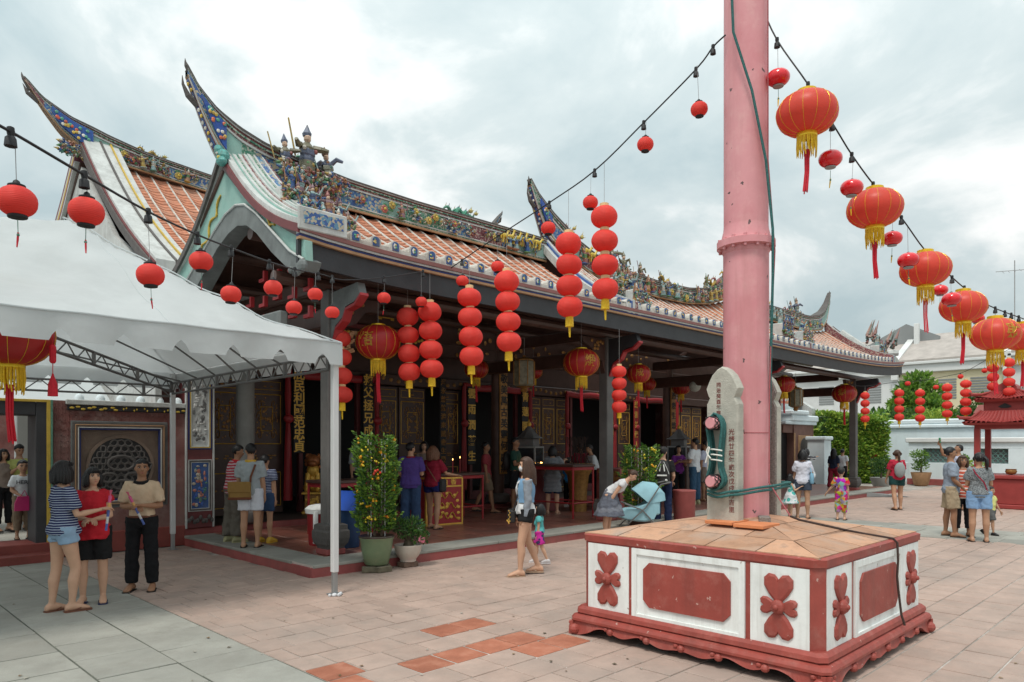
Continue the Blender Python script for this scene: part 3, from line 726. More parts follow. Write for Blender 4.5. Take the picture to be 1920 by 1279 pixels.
# ---- ceramic ornaments
PAL = [(.07, .20, .16), (.03, .08, .22), (.48, .46, .40), (.36, .25, .06), (.24, .08, .07), (.09, .20, .08), (.32, .16, .09), (.22, .32, .32), (.20, .11, .13), (.40, .34, .25)]
def flower(rr):
    q = MB(); c = rr.choice([(.52, .49, .44), (.38, .11, .08), (.46, .30, .26), (.42, .31, .07), (.28, .10, .12)])
    for k in range(7):
        a = 2 * math.pi * k / 7; q.col = c; q.ell((.045 * math.cos(a), -.01, .045 * math.sin(a)), (.03, .016, .03), 6, 4)
    q.col = (.6, .45, .08); q.ell((0, -.03, 0), .024, 6, 4)
    for k in range(3):
        a = rr.uniform(0, 6.28); q.col = (.06, .2, .09); q.ell((.09 * math.cos(a), .005, .09 * math.sin(a)), (.04, .01, .025), 6, 4)
    return q.mesh('flower', M['ceramic'])
def spray(rr):
    q = MB()
    for k in range(15):
        q.col = rr.choice(PAL); a = rr.uniform(0, 6.28); r0 = rr.uniform(0, .06); r1 = r0 + rr.uniform(.05, .11); cz = rr.uniform(-.03, .03); b2 = a + rr.uniform(-.9, .9)
        q.tube([(r0 * math.cos(a), rr.uniform(-.03, 0), r0 * .8 * math.sin(a) + cz), ((r0 + r1) * .5 * math.cos(b2), -.05, (r0 + r1) * .42 * math.sin(b2) + cz), (r1 * math.cos(b2), -.03, r1 * .8 * math.sin(b2) + cz)], [.014, .022, .003], 5)
    for k in range(3): q.col = rr.choice(PAL); a = rr.uniform(0, 6.28); q.ell((.05 * math.cos(a), -.04, .05 * math.sin(a)), (.02, .015, .02), 6, 4)
    return q.mesh('leaf_spray', M['ceramic'])
def figurine(rr, h=.34):
    DPAL = PAL if h == .34 else [(.14, .13, .08), (.10, .16, .11), (.20, .12, .08), (.26, .20, .10), (.10, .12, .18), (.22, .22, .17)]
    q = MB(); c1, c2, c3 = rr.choice(DPAL), rr.choice(DPAL), rr.choice(DPAL)
    q.col = c1; q.lathe([(.085, 0), (.075, .10), (.055, .2), (.07, .26), (.03, .31)], 8)
    q.col = c2; q.lathe([(.06, .10), (.068, .16), (.062, .19)], 8); q.ell((0, -.02, .22), (.075, .05, .06), 7, 5)
    q.col = (.55, .38, .27); q.ell((0, -.01, .345), (.033, .035, .042), 7, 5)
    q.col = c3; q.lathe([(.036, .365), (.042, .39), (.025, .42), (.004, .47)], 7)
    for sg in (-1, 1):
        q.col = c1; q.tube([(sg * .065, 0, .28), (sg * rr.uniform(.1, .15), -.05, rr.uniform(.2, .34)), (sg * rr.uniform(.08, .2), -.09, rr.uniform(.2, .45))], [.03, .028, .016], 6)
    if rr.random() < .7:
        q.col = rr.choice(PAL); sx = rr.choice((-1, 1)); q.tube([(sx * .14, -.07, .14), (sx * .19, -.03, .46)], .008, 5)
    q.col = rr.choice(PAL); q.ell((0, 0, .01), (.13, .09, .04), 8, 4)
    for k in range(4):
        q.col = rr.choice(PAL); q.ell((rr.uniform(-.1, .1), -.05, rr.uniform(.05, .3)), .022, 5, 4)
    if h != .34:
        s_ = h / .47
        q.v = [(x * s_, y * s_, z * s_) for x, y, z in q.v]
    else:
        s_ = .34 / .47; q.v = [(x * s_, y * s_, z * s_) for x, y, z in q.v]
    return q.mesh('ceramic_figure', M['ceramic'])
def horse(col):
    q = MB(); q.col = col
    q.ell((0, 0, .16), (.09, .04, .045), 8, 6)
    for sx in (-.06, .06):
        for sy in (-.02, .02): q.tube([(sx, sy, .14), (sx + .01, sy, .07), (sx, sy, 0)], [.018, .012, .010], 5)
    q.tube([(.07, 0, .17), (.12, 0, .24), (.13, 0, .28)], [.03, .022, .018], 6); q.ell((.155, 0, .275), (.04, .016, .02), 6, 5)
    q.tube([(-.085, 0, .18), (-.12, 0, .13), (-.12, 0, .07)], [.012, .014, .004], 5); q.tube([(.125, 0, .29), (.12, 0, .33)], [.01, .002], 4)
    return q.mesh('ceramic_horse', M['ceramic'])
def scroll(rr):
    """wavy dragon or cloud body"""
    q = MB(); n = 26; pts = []; rad = []
    for k in range(n):
        t = k / (n - 1); pts.append((-.45 + .9 * t, .03 * math.cos(t * 20) - .03, .09 * math.sin(t * 14) * (1 - .4 * t) + .08)); rad.append(.02 + .035 * math.sin(math.pi * min(1, t * 1.1)))
    q.col = rr.choice([(.08, .30, .20), (.45, .30, .06), (.28, .10, .10)]); q.tube(pts, rad, 6)
    for k in range(2, n - 1, 2):
        q.col = rr.choice(PAL); q.tube([pts[k], (pts[k][0] + .03, pts[k][1] - .03, pts[k][2] + .10)], [.022, .003], 4)
    q.col = (.5, .4, .12); q.ell(pts[-1], (.07, .05, .05), 7, 5)
    for k in range(4): q.tube([pts[-1], (pts[-1][0] + rr.uniform(0, .12), -.05, pts[-1][2] + rr.uniform(.0, .16))], [.02, .003], 4)
    return q.mesh('ceramic_dragon', M['ceramic'])
rr = random.Random(3)
FL = [flower(rr) for _ in range(6)]; SP = [spray(rr) for _ in range(9)]; FG = [figurine(rr) for _ in range(10)]; FGB = [figurine(rr, .85) for _ in range(4)]
HY = horse((.62, .45, .06)); DR = [scroll(rr) for _ in range(4)]
def put(me, p, parent, s=1.0, rz=0.0, rx=0.0):
    o = ob(me.name.split('.')[0], me, parent, None, p, (rx, rr.uniform(-.2, .2), rz)); o.scale = (s, s, s); return o
def dress(xa, xb, top, bot, Y, hw, parent, step=.16, figs=.12, big=1.0):
    X = xa
    while X < xb:
        t_, b_ = smooth_tab(top, X), smooth_tab(bot, X)
        if rr.random() < .75:
            z = b_ + (t_ - b_) * rr.uniform(.30, .58); me = rr.choice(SP + FL[:3]); put(me, (X + rr.uniform(-.06, .06), Y - hw - .02, z), parent, rr.uniform(.7, 1.1) * big)
        if rr.random() < .22: put(rr.choice(FL), (X, Y - hw - .05, b_ + (t_ - b_) * rr.uniform(.25, .6)), parent, big)
        if rr.random() < figs: put(rr.choice(FG), (X, Y - hw - .09, b_ + .06), parent, rr.uniform(.8, 1.1) * big)
        if rr.random() < figs * .9: put(rr.choice(DR), (X, Y - .05, t_ + .0), parent, rr.uniform(.5, .8) * big)
        X += step * rr.uniform(.8, 1.2)
dress(5.6, 11.3, r1t, r1b, RY, .15, RID1, .17, .10)
dress(12.2, 19.6, r2t, r2b, RY, .17, RID2, .24, .34, 1.2)
dress(20.5, 26.3, r3t, r3b, RY, .15, RID3, .3, .25, 1.1)
for k in range(6): put(HY, (10.15 + k * .19, RY - .24, 5.80 + .01 * k), RID1, .95, math.pi * .0 if k % 2 else .15)
for k in range(3): put(HY, (12.7 + k * .22, RY - .27, 5.95 - .06 * k), RID2, 1.1)
for (X, Y, z, s) in ((5.72, RY - .3, 5.92, 1.0), (5.36, RY - .36, 5.88, .72), (6.12, RY - .34, 5.86, .76), (13.9, RY - .1, 5.9, .85), (14.35, RY - .1, 5.85, .7), (15.2, RY, 5.85, .6), (16.1, RY, 5.85, .5), (18.4, RY, 6.05, .6), (24.4, RY, 6.1, .8), (24.0, RY, 6.1, .6)):
    put(FGB[rr.randrange(4)], (X, Y, z), ROOF, s, rr.uniform(-.4, .4))
    for k in range(4): put(rr.choice(SP), (X + rr.uniform(-.2, .2), Y - .1, z + rr.uniform(-.05, .12)), ROOF, 1.2)
# stepped boxes with figures at the foot of each verge
for (X, yy, zz, s) in ((5.05, 9.55, 5.25, 1.0), (5.12, 9.05, 4.92, .9), (5.2, 8.75, 4.72, 1.0), (11.95, 9.0, 5.0, 1.1), (12.2, 8.7, 4.75, 1.1), (19.7, 9.0, 5.0, 1.2), (20.6, 8.8, 4.85, 1.1), (27.2, 8.9, 5.1, 1.2)):
    q = MB(); q.bbox(X - .22, X + .22, yy - .16, yy + .16, zz - .25, zz + .12, .02, 0); o = q.build('ornament_box', M['lime'], ROOF)
    q = MB(); q.bbox(X - .19, X + .19, yy - .17, yy + .1, zz - .08, zz + .08, .01); q.build('ornament_panel', M['blue'], o)
    for k in range(3):
        put(rr.choice(FG), (X + (k - 1) * .17, yy - .2, zz - .12), o, s, rr.uniform(-.3, .3)); put(rr.choice(SP), (X + (k - 1) * .18, yy - .2, zz + .02), o, 1.0); put(rr.choice(SP), (X + (k - 1) * .18, yy - .22, zz - .16), o, 1.1)
    put(rr.choice(FG), (X, yy, zz + .12), o, s * 1.1); put(rr.choice(FG), (X + .16, yy, zz + .12), o, s * .9)
# far corner: curled ridge down the last verge with dragon sprays
q = MB(); q.tube([(27.35, 10.2, 5.85), (27.5, 9.4, 5.2), (27.65, 8.8, 4.98), (27.85, 8.4, 4.98)], [.12, .12, .12, .10], 8); o = q.build('corner_ridge', M['lime'], ROOF)
for (X, Y, z, s) in ((27.5, 9.2, 5.35, 1.3), (27.75, 8.6, 5.1, 1.1)):
    q = MB()
    for k in range(26):
        a = rr.uniform(0, 6.28); h = rr.uniform(.05, .75); q.col = rr.choice([(.20, .08, .07), (.24, .12, .10), (.12, .16, .14), (.3, .2, .16)])
        q.tube([(X + .15 * math.cos(a) * (1 - h), Y + .15 * math.sin(a), z + h * .5), (X + .1 + .3 * h + .1 * math.cos(a), Y + .12 * math.sin(a) - .1 * h, z + h * .9 * s + .1)], [.05, .005], 5)
    q.build('ceramic_dragon', M['ceramic'], o)

# ---- rear main roof (visible at the left and as a far horn)
def S_r(X, t, up=0.0):
    ze, zr = 4.72, 7.72 + .25 * math.exp(-(X - 4.4) / .7)
    return Vector((X, 12.75 + 4.45 * t, ze + (zr - ze) * t - .22 * math.sin(math.pi * t) + up))
q = MB(); q.loft([[S_r(X, j / 10, -.06) for j in range(11)] + [S_r(X, j / 10, -.14) for j in range(10, -1, -1)] for X in frange(4.3, 16.4, 16)], 0, True)
q.loft([[Vector((X, 17.2 + 4 * t, 7.7 - 2.9 * t)) for t in (0, .5, 1)] + [Vector((X, 17.2 + 4 * t, 7.6 - 2.9 * t)) for t in (1, .5, 0)] for X in (4.3, 16.4)], 0, True)
RR2 = q.build('rear_roof', M['dark_brown'], TP)
tile_field(5.05, 15.9, S_r, None, 40, RR2, 'roof_tiles'); ribs(5.05, 10.0, S_r, RR2)
for (xo, wd, h, mat) in ((0, .03, -.05, 'stone_dark'), (.03, .035, -.02, 'maroon'), (.065, .315, .04, 'lime'), (.38, .04, .07, 'stone_dark'), (.42, .16, .03, 'lime'), (.58, .03, .07, 'yellow'), (.61, .14, .02, 'lime')):
    A = []; B2 = []
    for j in range(17):
        t = j / 16; p = S_r(4.25, t, .10 + .14 * t ** 2.0 + h); A.append((4.25 + xo, p.y, p.z)); B2.append((4.25 + xo + wd, p.y, p.z))
    q = MB(); q.strip(A, B2, (0, 0, -.22 - h)); q.build('verge_moulding', M[mat], RR2)
for (xo, wd, mat) in ((0, .1, 'maroon'), (.1, .08, 'lime'), (.18, .09, 'yellow'), (.27, .1, 'purple'), (.37, .06, 'lime')):
    q = MB(); A = [(4.22, 17.3, 8.1 - xo), (4.22, 18.3, 7.25 - xo), (4.22, 19.6, 6.3 - xo), (4.22, 21.3, 5.2 - xo)]; q.strip(A, [(a[0], a[1], a[2] - wd) for a in A], (.3, 0, 0)); q.build('verge_moulding', M[mat], RR2)
q = MB(); q.prism([(12.8, 2.4), (12.8, 4.6), (15, 5.7), (17.2, 7.6), (19, 6.4), (21.2, 4.8), (21.2, 2.4)], 'x', 4.32, 4.42); q.build('gable_wall', M['lime'], RR2)
rrt = [(3.3, 9.15), (3.6, 8.82), (4.1, 8.55), (4.8, 8.36), (5.6, 8.20), (7, 8.08), (9, 8.02), (13, 8.05), (15, 8.3), (16.2, 8.9), (16.7, 9.45)]
rrb = [(3.3, 9.08), (3.6, 8.62), (3.95, 8.2), (4.3, 7.95), (5, 7.80), (7, 7.66), (9, 7.6), (13, 7.6), (15, 7.8), (16.2, 8.6), (16.7, 9.4)]
RID4 = ridge(frange(3.3, 5, 20) + frange(5.2, 15.5, 36) + frange(15.6, 16.7, 8), rrt, rrb, 17.2, .18, RR2, ['purple', 'blue', 'purple', 'teal'], tips=((3.3, 1.2), (16.7, 1.2)))
dress(5.1, 9.5, rrt, rrb, 17.2, .15, RID4, .2, .15, 1.1)
for (x, z, sg) in ((3.3, 9.1, -1), (16.7, 9.4, 1)):
    q = MB(); q.tube([(x - sg * .12, 17.2, z - .18), (x, 17.2, z), (x + sg * .03, 17.2, z + .06), (x + sg * .04, 17.2, z + .12)], [.06, .04, .02, .004], 6); q.tube([(x - sg * .26, 17.2, z - .36), (x - sg * .06, 17.2, z - .26), (x + sg * .02, 17.2, z - .10)], [.07, .04, .004], 6); q.build('horn_tip', M['stone_dark'], RID4)
q = MB(); q.col = (.03, .10, .36)
A = [(X, 17.0, smooth_tab(rrb, X) + .08) for X in frange(3.75, 4.5, 6)]; B2 = [(X, 17.0, smooth_tab(rrt, X) - .10) for X in frange(3.75, 4.5, 6)]; q.strip(A, B2, (0, .04, 0))
for k in range(22):
    X = rr.uniform(3.8, 4.45); z0, z1 = smooth_tab(rrb, X) + .1, smooth_tab(rrt, X) - .13
    q.col = rr.choice([(.6, .12, .06), (.65, .45, .08), (.1, .35, .25), (.7, .68, .6)]); q.ell((X, 16.98, z0 + (z1 - z0) * rr.random()), (.035, .015, .035), 6, 4)
q.build('flower_panel', M['ceramic'], RID4)
for k in range(9): put(rr.choice(SP), (4.15 + rr.uniform(-.22, .1), 16.98, 7.9 + rr.uniform(-.15, .06)), RID4, 1.3)

# ---- hall front: panels, doors, boards, lintels
FY = 14.30
hall = MB(); hall.box(4.9, 28.4, FY + .12, FY + .2, 3.15, 4.6); HALL = hall.build('hall_front', M['dark_brown'], TP)
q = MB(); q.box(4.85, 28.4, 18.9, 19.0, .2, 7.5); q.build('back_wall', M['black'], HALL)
q = MB(); q.box(28.3, 28.4, 12.95, 18.9, .2, 5.0); q.build('end_wall', M['wall_red'], HALL)
q = MB(); q.box(4.85, 4.95, 13.1, 18.9, .2, 5.0); q.build('end_wall', M['wall_red'], HALL)
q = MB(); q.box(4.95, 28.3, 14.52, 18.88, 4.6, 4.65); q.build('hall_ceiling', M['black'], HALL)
q = MB(); q.bbox(4.95, 28.3, FY - .06, FY + .12, 3.15, 3.42, .02); q.build('lintel', M['dark_brown'], HALL)
q = MB(); q.bbox(4.95, 28.3, 12.88, 13.02, 3.75, 4.05, .02); q.build('lintel', M['dark_brown'], HALL)
q = MB(); q.bbox(4.95, 28.3, 12.9, 13.0, 4.05, 5.3, .01); q.build('frieze', M['dark_brown'], HALL)
for k in range(70):
    q = MB() if k % 14 == 0 else q
    X = 5.3 + k * .22
    q.ell((X, FY - .07, 3.28 + .04 * math.sin(k)), (.06, .02, .05), 6, 4)
    if k % 14 == 13: q.build('gilt_carving', M['gold_old'], HALL, kind='stuff')
# carved door leaf, shared by copies
def door_leaf_meshes(wd):
    h0, h1 = .30, 3.12
    f = MB(); f.bbox(-wd / 2, wd / 2, 0, .06, h0, h1, .008); fr = f.mesh('door_panel', M['dark_brown'])
    t = MB()
    def rect(x0, x1, z0, z1, r=.008):
        t.tube([(x0, -.005, z0), (x1, -.005, z0)], r, 4); t.tube([(x0, -.005, z1), (x1, -.005, z1)], r, 4); t.tube([(x0, -.005, z0), (x0, -.005, z1)], r, 4); t.tube([(x1, -.005, z0), (x1, -.005, z1)], r, 4)
    a = wd / 2 - .06; rect(-a, a, 1.75, 2.78, .011); rect(-a * .42, a * .42, 2.02, 2.52, .009); rect(-a, a, .45, 1.15, .010); rect(-a, a, 2.88, 3.05, .006)
    tm = t.mesh('gilt_trim', M['gold'])
    c = MB(); rg = random.Random(int(wd * 100))
    for sx in (-1, 1):
        for (zc, dz) in ((1.9, 1), (2.62, -1), (2.25, 1)):
            pts = [(sx * (a * .5 + a * .22 * math.cos(k * .6) * (1 - k / 14)), -.006, zc + dz * (.16 * math.sin(k * .6) * (1 - k / 14) + .04)) for k in range(13)]
            c.tube(pts, .010, 4)
    for k in range(10): c.ell((rg.uniform(-a * .3, a * .3), -.004, rg.uniform(2.05, 2.5)), (.035, .012, .03), 6, 4)
    for k in range(12): c.ell((rg.uniform(-a * .8, a * .8), -.004, rg.choice((1.45, 1.5, 2.95, .8))), (.04, .01, .02), 6, 4)
    for k in range(40): c.ell((rg.uniform(-a * .9, a * .9), -.002, rg.uniform(1.8, 2.75)), (.02, .008, .02), 5, 3)
    cm = c.mesh('carving', M['gold_old'])
    return fr, tm, cm
DL = {}
def leaf(x0, x1):
    wd = round(x1 - x0, 2)
    if wd not in DL: DL[wd] = door_leaf_meshes(wd)
    fr, tm, cm = DL[wd]; p = ob('door_panel', fr, HALL, None, ((x0 + x1) / 2, FY, 0)); ob('gilt_trim', tm, p, 'stuff'); ob('carving', cm, p, 'stuff')
for (a, c) in ((5.1, 5.78), (5.80, 6.48), (6.66, 7.40), (9.68, 10.38), (10.42, 11.22), (11.80, 12.34), (14.9, 15.5), (15.52, 16.12), (16.14, 16.74), (18.5, 19.2), (19.22, 19.92), (22.3, 23.0), (23.05, 23.75), (23.8, 24.5)): leaf(a, c)
TMP = bpy.data.scenes.new('workbench')          # scratch scene for evaluating text and modifiers, removed at the end
def textmesh(s, size, mat, ext=.006):
    cu = bpy.data.curves.new('lettering', 'FONT'); cu.body = s; cu.size = size; cu.extrude = ext; cu.align_x = 'CENTER'; cu.align_y = 'CENTER'; cu.offset = size * .018
    cu.resolution_u = 3
    o = bpy.data.objects.new('lettering', cu); TMP.collection.objects.link(o)
    vl = TMP.view_layers[0]; vl.update(); me = bpy.data.meshes.new_from_object(o.evaluated_get(vl.depsgraph))
    bpy.data.objects.remove(o); bpy.data.curves.remove(cu)
    me.materials.clear(); me.materials.append(mat)
    return me
def board(x, y, z0, z1, wd, s, bg, fg, size, parent=None, name='couplet_board'):
    q = MB(); q.bbox(x - wd / 2, x + wd / 2, y - .05, y, z0, z1, .012); o = q.build(name, M[bg], parent or HALL)
    n = len(s)
    for i, ch in enumerate(s):
        zz = z1 - (i + .5) * (z1 - z0) / n
        ob('character', textmesh(ch, size, M[fg]), o, None, (x, y - .055, zz), (R(90), 0, 0))
    return o
board(7.66, FY - .16, 1.55, 3.35, .26, '庇民利國范忠貞', 'black', 'gold', .27)
board(9.40, FY - .16, 1.3, 3.35, .26, '救父拯兄成孝女', 'black', 'gold', .27)
board(12.60, FY - .16, 1.2, 3.25, .26, '雲雨潤蒼生', 'black', 'gold', .28)
board(14.62, FY - .16, 1.2, 3.25, .26, '青蓮開佛國', 'black', 'gold', .28)
board(11.62, FY - .18, .8, 3.4, .2, '海永慈航渡來諸衆生登彼岸', 'dark_wood', 'gold_old', .17)
board(12.45, 12.95 - .17, 1.0, 3.75, .26, '雲敬美萬古英靈何處無', 'gold_old', 'black', .24)
board(20.1, 12.95 - .17, 1.2, 3.75, .26, '普濟衆生慈悲功德', 'gold_old', 'black', .24)
board(19.98, FY - .16, 1.2, 3.2, .22, '慈雲普蔭人間', 'lacquer_red', 'gold', .24)
# dark openings of the doors
for (a, c) in ((7.86, 9.22), (12.8, 14.42), (16.9, 18.4), (20.5, 22.1)):
    q = MB(); q.bbox(a - .1, a, FY - .02, FY + .1, .27, 3.15, .01); q.bbox(c, c + .1, FY - .02, FY + .1, .27, 3.15, .01); q.bbox(a, c, FY - .02, FY + .1, .27, .5, .01); q.build('door_frame', M['maroon'], HALL)
    z_ = 3.24                                  # red silk drape with a knot each side
    q = MB(); q.tube([(a - .42 + (c - a + .84) * k / 12, FY - .14, z_ + .02 * math.cos(k)) for k in range(13)], .085, 8, flat=.35, up=(0, 0, 1))
    for xx in (a - .44, c + .44):
        rings = []
        pts = [(3.24, .05), (2.8, .075), (2.35, .05), (2.2, .045), (1.8, .07), (1.2, .09), (.55, .10)]
        for (zz, hw) in pts:
            rings.append([(xx + hw * math.cos(2 * math.pi * k / 16) * (1 + .2 * math.sin(k * 2.4)), FY - .19 + .035 * math.sin(2 * math.pi * k / 16) + .012 * math.sin(k * 2.4), zz) for k in range(16)])
        q.loft(rings, 0, True); q.ell((xx, FY - .21, 2.28), (.12, .06, .10), 10, 6)
    q.build('red_silk_drape', M['lacquer_red'], HALL, True)
# name plaque under the roof
q = MB(); q.bbox(7.55, 10.35, 12.70, 12.78, 4.24, 5.16, .03); pl = q.build('name_plaque', M['dark_brown'], HALL)
for i, ch in enumerate('懿昭永'): ob('character', textmesh(ch, (.5, .78, .72)[i], M['gold']), pl, None, (8.0 + i * .78, 12.69, 4.70 - .02 * i), (R(90), 0, 0))
q = MB(); q.bbox(7.5, 10.4, 12.68, 12.80, 4.12, 4.22, .02); q.build('plaque_frame', M['maroon'], pl)
q = MB()
for k in range(34): q.ell((7.55 + k * .085, 12.66, 4.0 + .03 * math.sin(k * 1.7)), (.045, .02, .035), 6, 4)
for k in range(20): q.ell((7.7 + rr.uniform(-.2, .3), 12.66, 4.55 + rr.uniform(-.2, .5)), (.06, .02, .05), 6, 4)
q.build('gilt_carving', M['gold'], pl, kind='stuff')
q = MB(); 
for k in range(60): q.ell((rr.uniform(10.8, 20), 12.84, rr.uniform(3.8, 4.6)), (rr.uniform(.03, .1), .03, rr.uniform(.03, .07)), 6, 4)
q.build('gilt_carving', M['gold_old'], HALL, kind='stuff')
q = MB()
for k in range(12): q.tube([(5.62 + .03 * math.sin(k * 2) + .02 * k, 9.06 + .02 * math.cos(k * 3), 3.05 + .03 * k), (5.75 + .05 * math.cos(k), 9.05, 3.1 + .025 * k)], .02, 5)
q.build('painted_bracket_scroll', M['tan'], TP)

# fallen leaves and scraps on the paving
q = MB(); rl = random.Random(11)
for k in range(90):
    px, py = rl.uniform(0, 1920), rl.uniform(985, 1279); p = G(px, py)
    if p.x > PX0 and p.y > PY0: continue
    if PED[0] < p.x < PED[1] and PED[2] < p.y < PED[3]: continue
    q.col = rl.choice([(.16, .10, .05), (.10, .08, .05), (.22, .15, .08), (.35, .33, .28)]); a = rl.uniform(0, 6.3); L_ = rl.uniform(.012, .035)
    q.add([(p.x, p.y, .004), (p.x + L_ * math.cos(a), p.y + L_ * math.sin(a), .010), (p.x + L_ * 1.4 * math.cos(a + .5), p.y + L_ * 1.4 * math.sin(a + .5), .004), (p.x + L_ * .8 * math.cos(a + 1.1), p.y + L_ * .8 * math.sin(a + 1.1), .007)], [(0, 1, 2, 3)])
lo = q.build('fallen_leaves', M['paintc'], None, kind='stuff')
# ================================================================== WING WALL (left)
WW = empty('wing_wall', (0, 0, 0), 0, 'weathered red wing wall with round stone lattice window behind the tent', 'wall')
WY = 12.80
q = MB()
q.box(2.80, 3.14, WY, WY + .3, 0, 2.42); q.box(4.44, 4.80, WY, WY + .3, 0, 2.42); q.box(3.14, 4.44, WY, WY + .3, 2.03, 2.42); q.box(3.14, 4.44, WY, WY + .3, 0, .80)
wl = q.build('wall', M['wall_red'], WW)
q = MB()                                       # meander relief
for k in range(60):
    x0 = 2.85 + (k % 20) * .095; z0 = 2.08 + (k // 20) * .11
    q.box(x0, x0 + .07, WY - .008, WY, z0, z0 + .012); q.box(x0, x0 + .012, WY - .008, WY, z0, z0 + .08); q.box(x0 + .035, x0 + .047, WY - .008, WY, z0 + .03, z0 + .11)
for k in range(45):
    x0 = 2.84 + (k % 3) * .095; z0 = .7 + (k // 3) * .09
    q.box(x0, x0 + .07, WY - .008, WY, z0, z0 + .012); q.box(x0, x0 + .012, WY - .008, WY, z0, z0 + .07)
q.build('meander_relief', M['wall_red'], wl)
q = MB(); q.bbox(2.80, 4.80, WY - .03, WY + .02, 0, .34, .01); q.build('red_plinth', M['step_red'], WW)
q = MB(); q.bbox(3.0, 4.80, WY - .05, WY + .02, 2.36, 2.44, .01); q.build('cornice', M['lime'], WW)
q = MB(); q.bbox(3.02, 4.80, WY - .035, WY + .02, 2.27, 2.355, .01); cz = q.build('black_frieze', M['black'], WW)
q = MB()
for k in range(22): q.ell((3.08 + k * .08 + .02 * math.sin(k * 3), WY - .04, 2.31 + .02 * math.sin(k * 2.1)), (.035 if k < 9 or k > 18 else .012, .008, .018), 6, 4)
q.build('gilt_scroll', M['yellow'], cz)
for k in range(6):
    q = MB(); q.lathe([(.075, 0), (.07, .04), (.05, .08), (.02, .10)], 10, (3.2 + k * .3, WY + .05, 2.44)); q.build('coping_tile', M['pale_blue'], WW, True)
win = MB(); win.bbox(3.14, 4.44, WY + .06, WY + .3, .80, 2.03, .005); WIN = win.build('window_surround', M['stone_brown'], WW)
for (o_, w_, dz, m_) in ((0.0, .02, .02, 'plaster_grey'), (.02, .035, .03, 'stone_dark'), (.055, .012, .04, 'tan'), (.067, .03, .03, 'stone_brown'), (.097, .014, .036, 'lime'), (.111, .03, .02, 'navy')):
    f = MB(); a0, a1, z0, z1 = 3.07 + o_, 4.51 - o_, .72 + o_, 2.11 - o_
    f.bbox(a0, a1, WY - dz, WY + .02, z1 - w_, z1, .004); f.bbox(a0, a0 + w_, WY - dz, WY + .02, z0, z1 - w_, .004); f.bbox(a1 - w_, a1, WY - dz, WY + .02, z0, z1 - w_, .004); f.bbox(a0 + w_, a1 - w_, WY - dz, WY + .02, z0, z0 + w_, .004)
    f.build('window_frame', M[m_], WIN)
CXW, CZW, RW = 3.80, 1.38, .46
ring = MB(); n = 40
ring.loft([[(CXW + (RW + a) * math.cos(t), WY + y_, CZW + (RW + a) * math.sin(t)) for a, y_ in ((0, .07), (0, .02), (.05, .02), (.05, .07))] for t in [2 * math.pi * k / n for k in range(n + 1)]], 0, False); ring.build('round_moulding', M['stone_brown'], WIN)
disc = MB(); disc.lathe([(RW, 0), (RW, .02)], 40, (0, 0, 0)); disc.v = [(CXW + x, WY + .05 - z, CZW + y) for x, y, z in disc.v]; disc.build('window_void', M['black'], WIN)
lat = MB()
for k in range(-4, 5):
    for j in range(-4, 5):
        x, z = k * .105 + (.05 if j % 2 else 0), j * .095
        if math.hypot(x, z) < RW - .04:
            pts = [(CXW + x + .05 * math.cos(t) * (1 + .3 * math.cos(2 * t + k)), WY + .018, CZW + z + .05 * math.sin(t)) for t in [2 * math.pi * i / 9 for i in range(10)]]
            lat.tube(pts, .014, 5)
for (x, z, s) in ((0, .05, .2), (-.18, -.18, .12), (.18, -.18, .12), (0, -.3, .12)): lat.tube([(CXW + x + s * math.cos(t), WY + .012, CZW + z + s * .6 * math.sin(t)) for t in [2 * math.pi * i / 14 for i in range(15)]], .022, 6)
lat.build('stone_lattice', M['stone_dark'], WIN)
# end pier with two relief panels
pier = MB(); pier.bbox(4.815, 5.29, WY - .02, WY + .6, .28, 3.0, .01); PIER = pier.build('pier', M['maroon'], WW)
def rel_panel(z0, z1, field, frames, deco):
    p = MB(); p.bbox(4.90, 5.20, WY - .03, WY - .005, z0, z1, .004); o = p.build('relief_panel', M[field], PIER)
    for (o_, w_, m_) in frames:
        f = MB(); a0, a1, b0, b1 = 4.85 + o_, 5.25 - o_, z0 - .05 + o_, z1 + .05 - o_
        f.bbox(a0, a1, WY - .045, WY - .015, b1 - w_, b1, .003); f.bbox(a0, a1, WY - .045, WY - .015, b0, b0 + w_, .003); f.bbox(a0, a0 + w_, WY - .046, WY - .015, b0 + w_, b1 - w_, .003); f.bbox(a1 - w_, a1, WY - .046, WY - .015, b0 + w_, b1 - w_, .003); f.build('panel_frame', M[m_], o)
    d = MB()
    for k in range(deco[0]):
        d.col = rr.choice(deco[1]); d.ell((rr.uniform(4.94, 5.16), WY - .035, rr.uniform(z0 + .05, z1 - .05)), (rr.uniform(.012, .04), .014, rr.uniform(.012, .05)), 6, 4)
    d.build('relief', M['ceramic'], o)
rel_panel(1.70, 2.85, 'lime', ((0, .022, 'navy'), (.022, .02, 'yellow'), (.042, .012, 'lime')), (70, [(.35, .35, .34), (.12, .12, .12), (.55, .55, .53)]))
rel_panel(.62, 1.42, 'blue', ((0, .012, 'lime'), (.012, .03, 'stone_dark'), (.042, .010, 'lime')), (45, [(.45, .4, .32), (.1, .25, .2), (.5, .2, .15), (.05, .12, .4)]))
q = MB(); q.bbox(4.80, 4.83, WY - .04, WY, .28, 2.95, .004); q.bbox(5.27, 5.30, WY - .04, WY, .28, 2.95, .004); q.build('pier_edge', M['lime'], PIER)
q = MB()
for k in range(9): q.ell((4.86 + k * .05, WY - .03, .42 + .04 * math.sin(k * 2)), (.035, .03, .045), 6, 4)
q.build('carved_foot', M['stone_dark'], PIER)
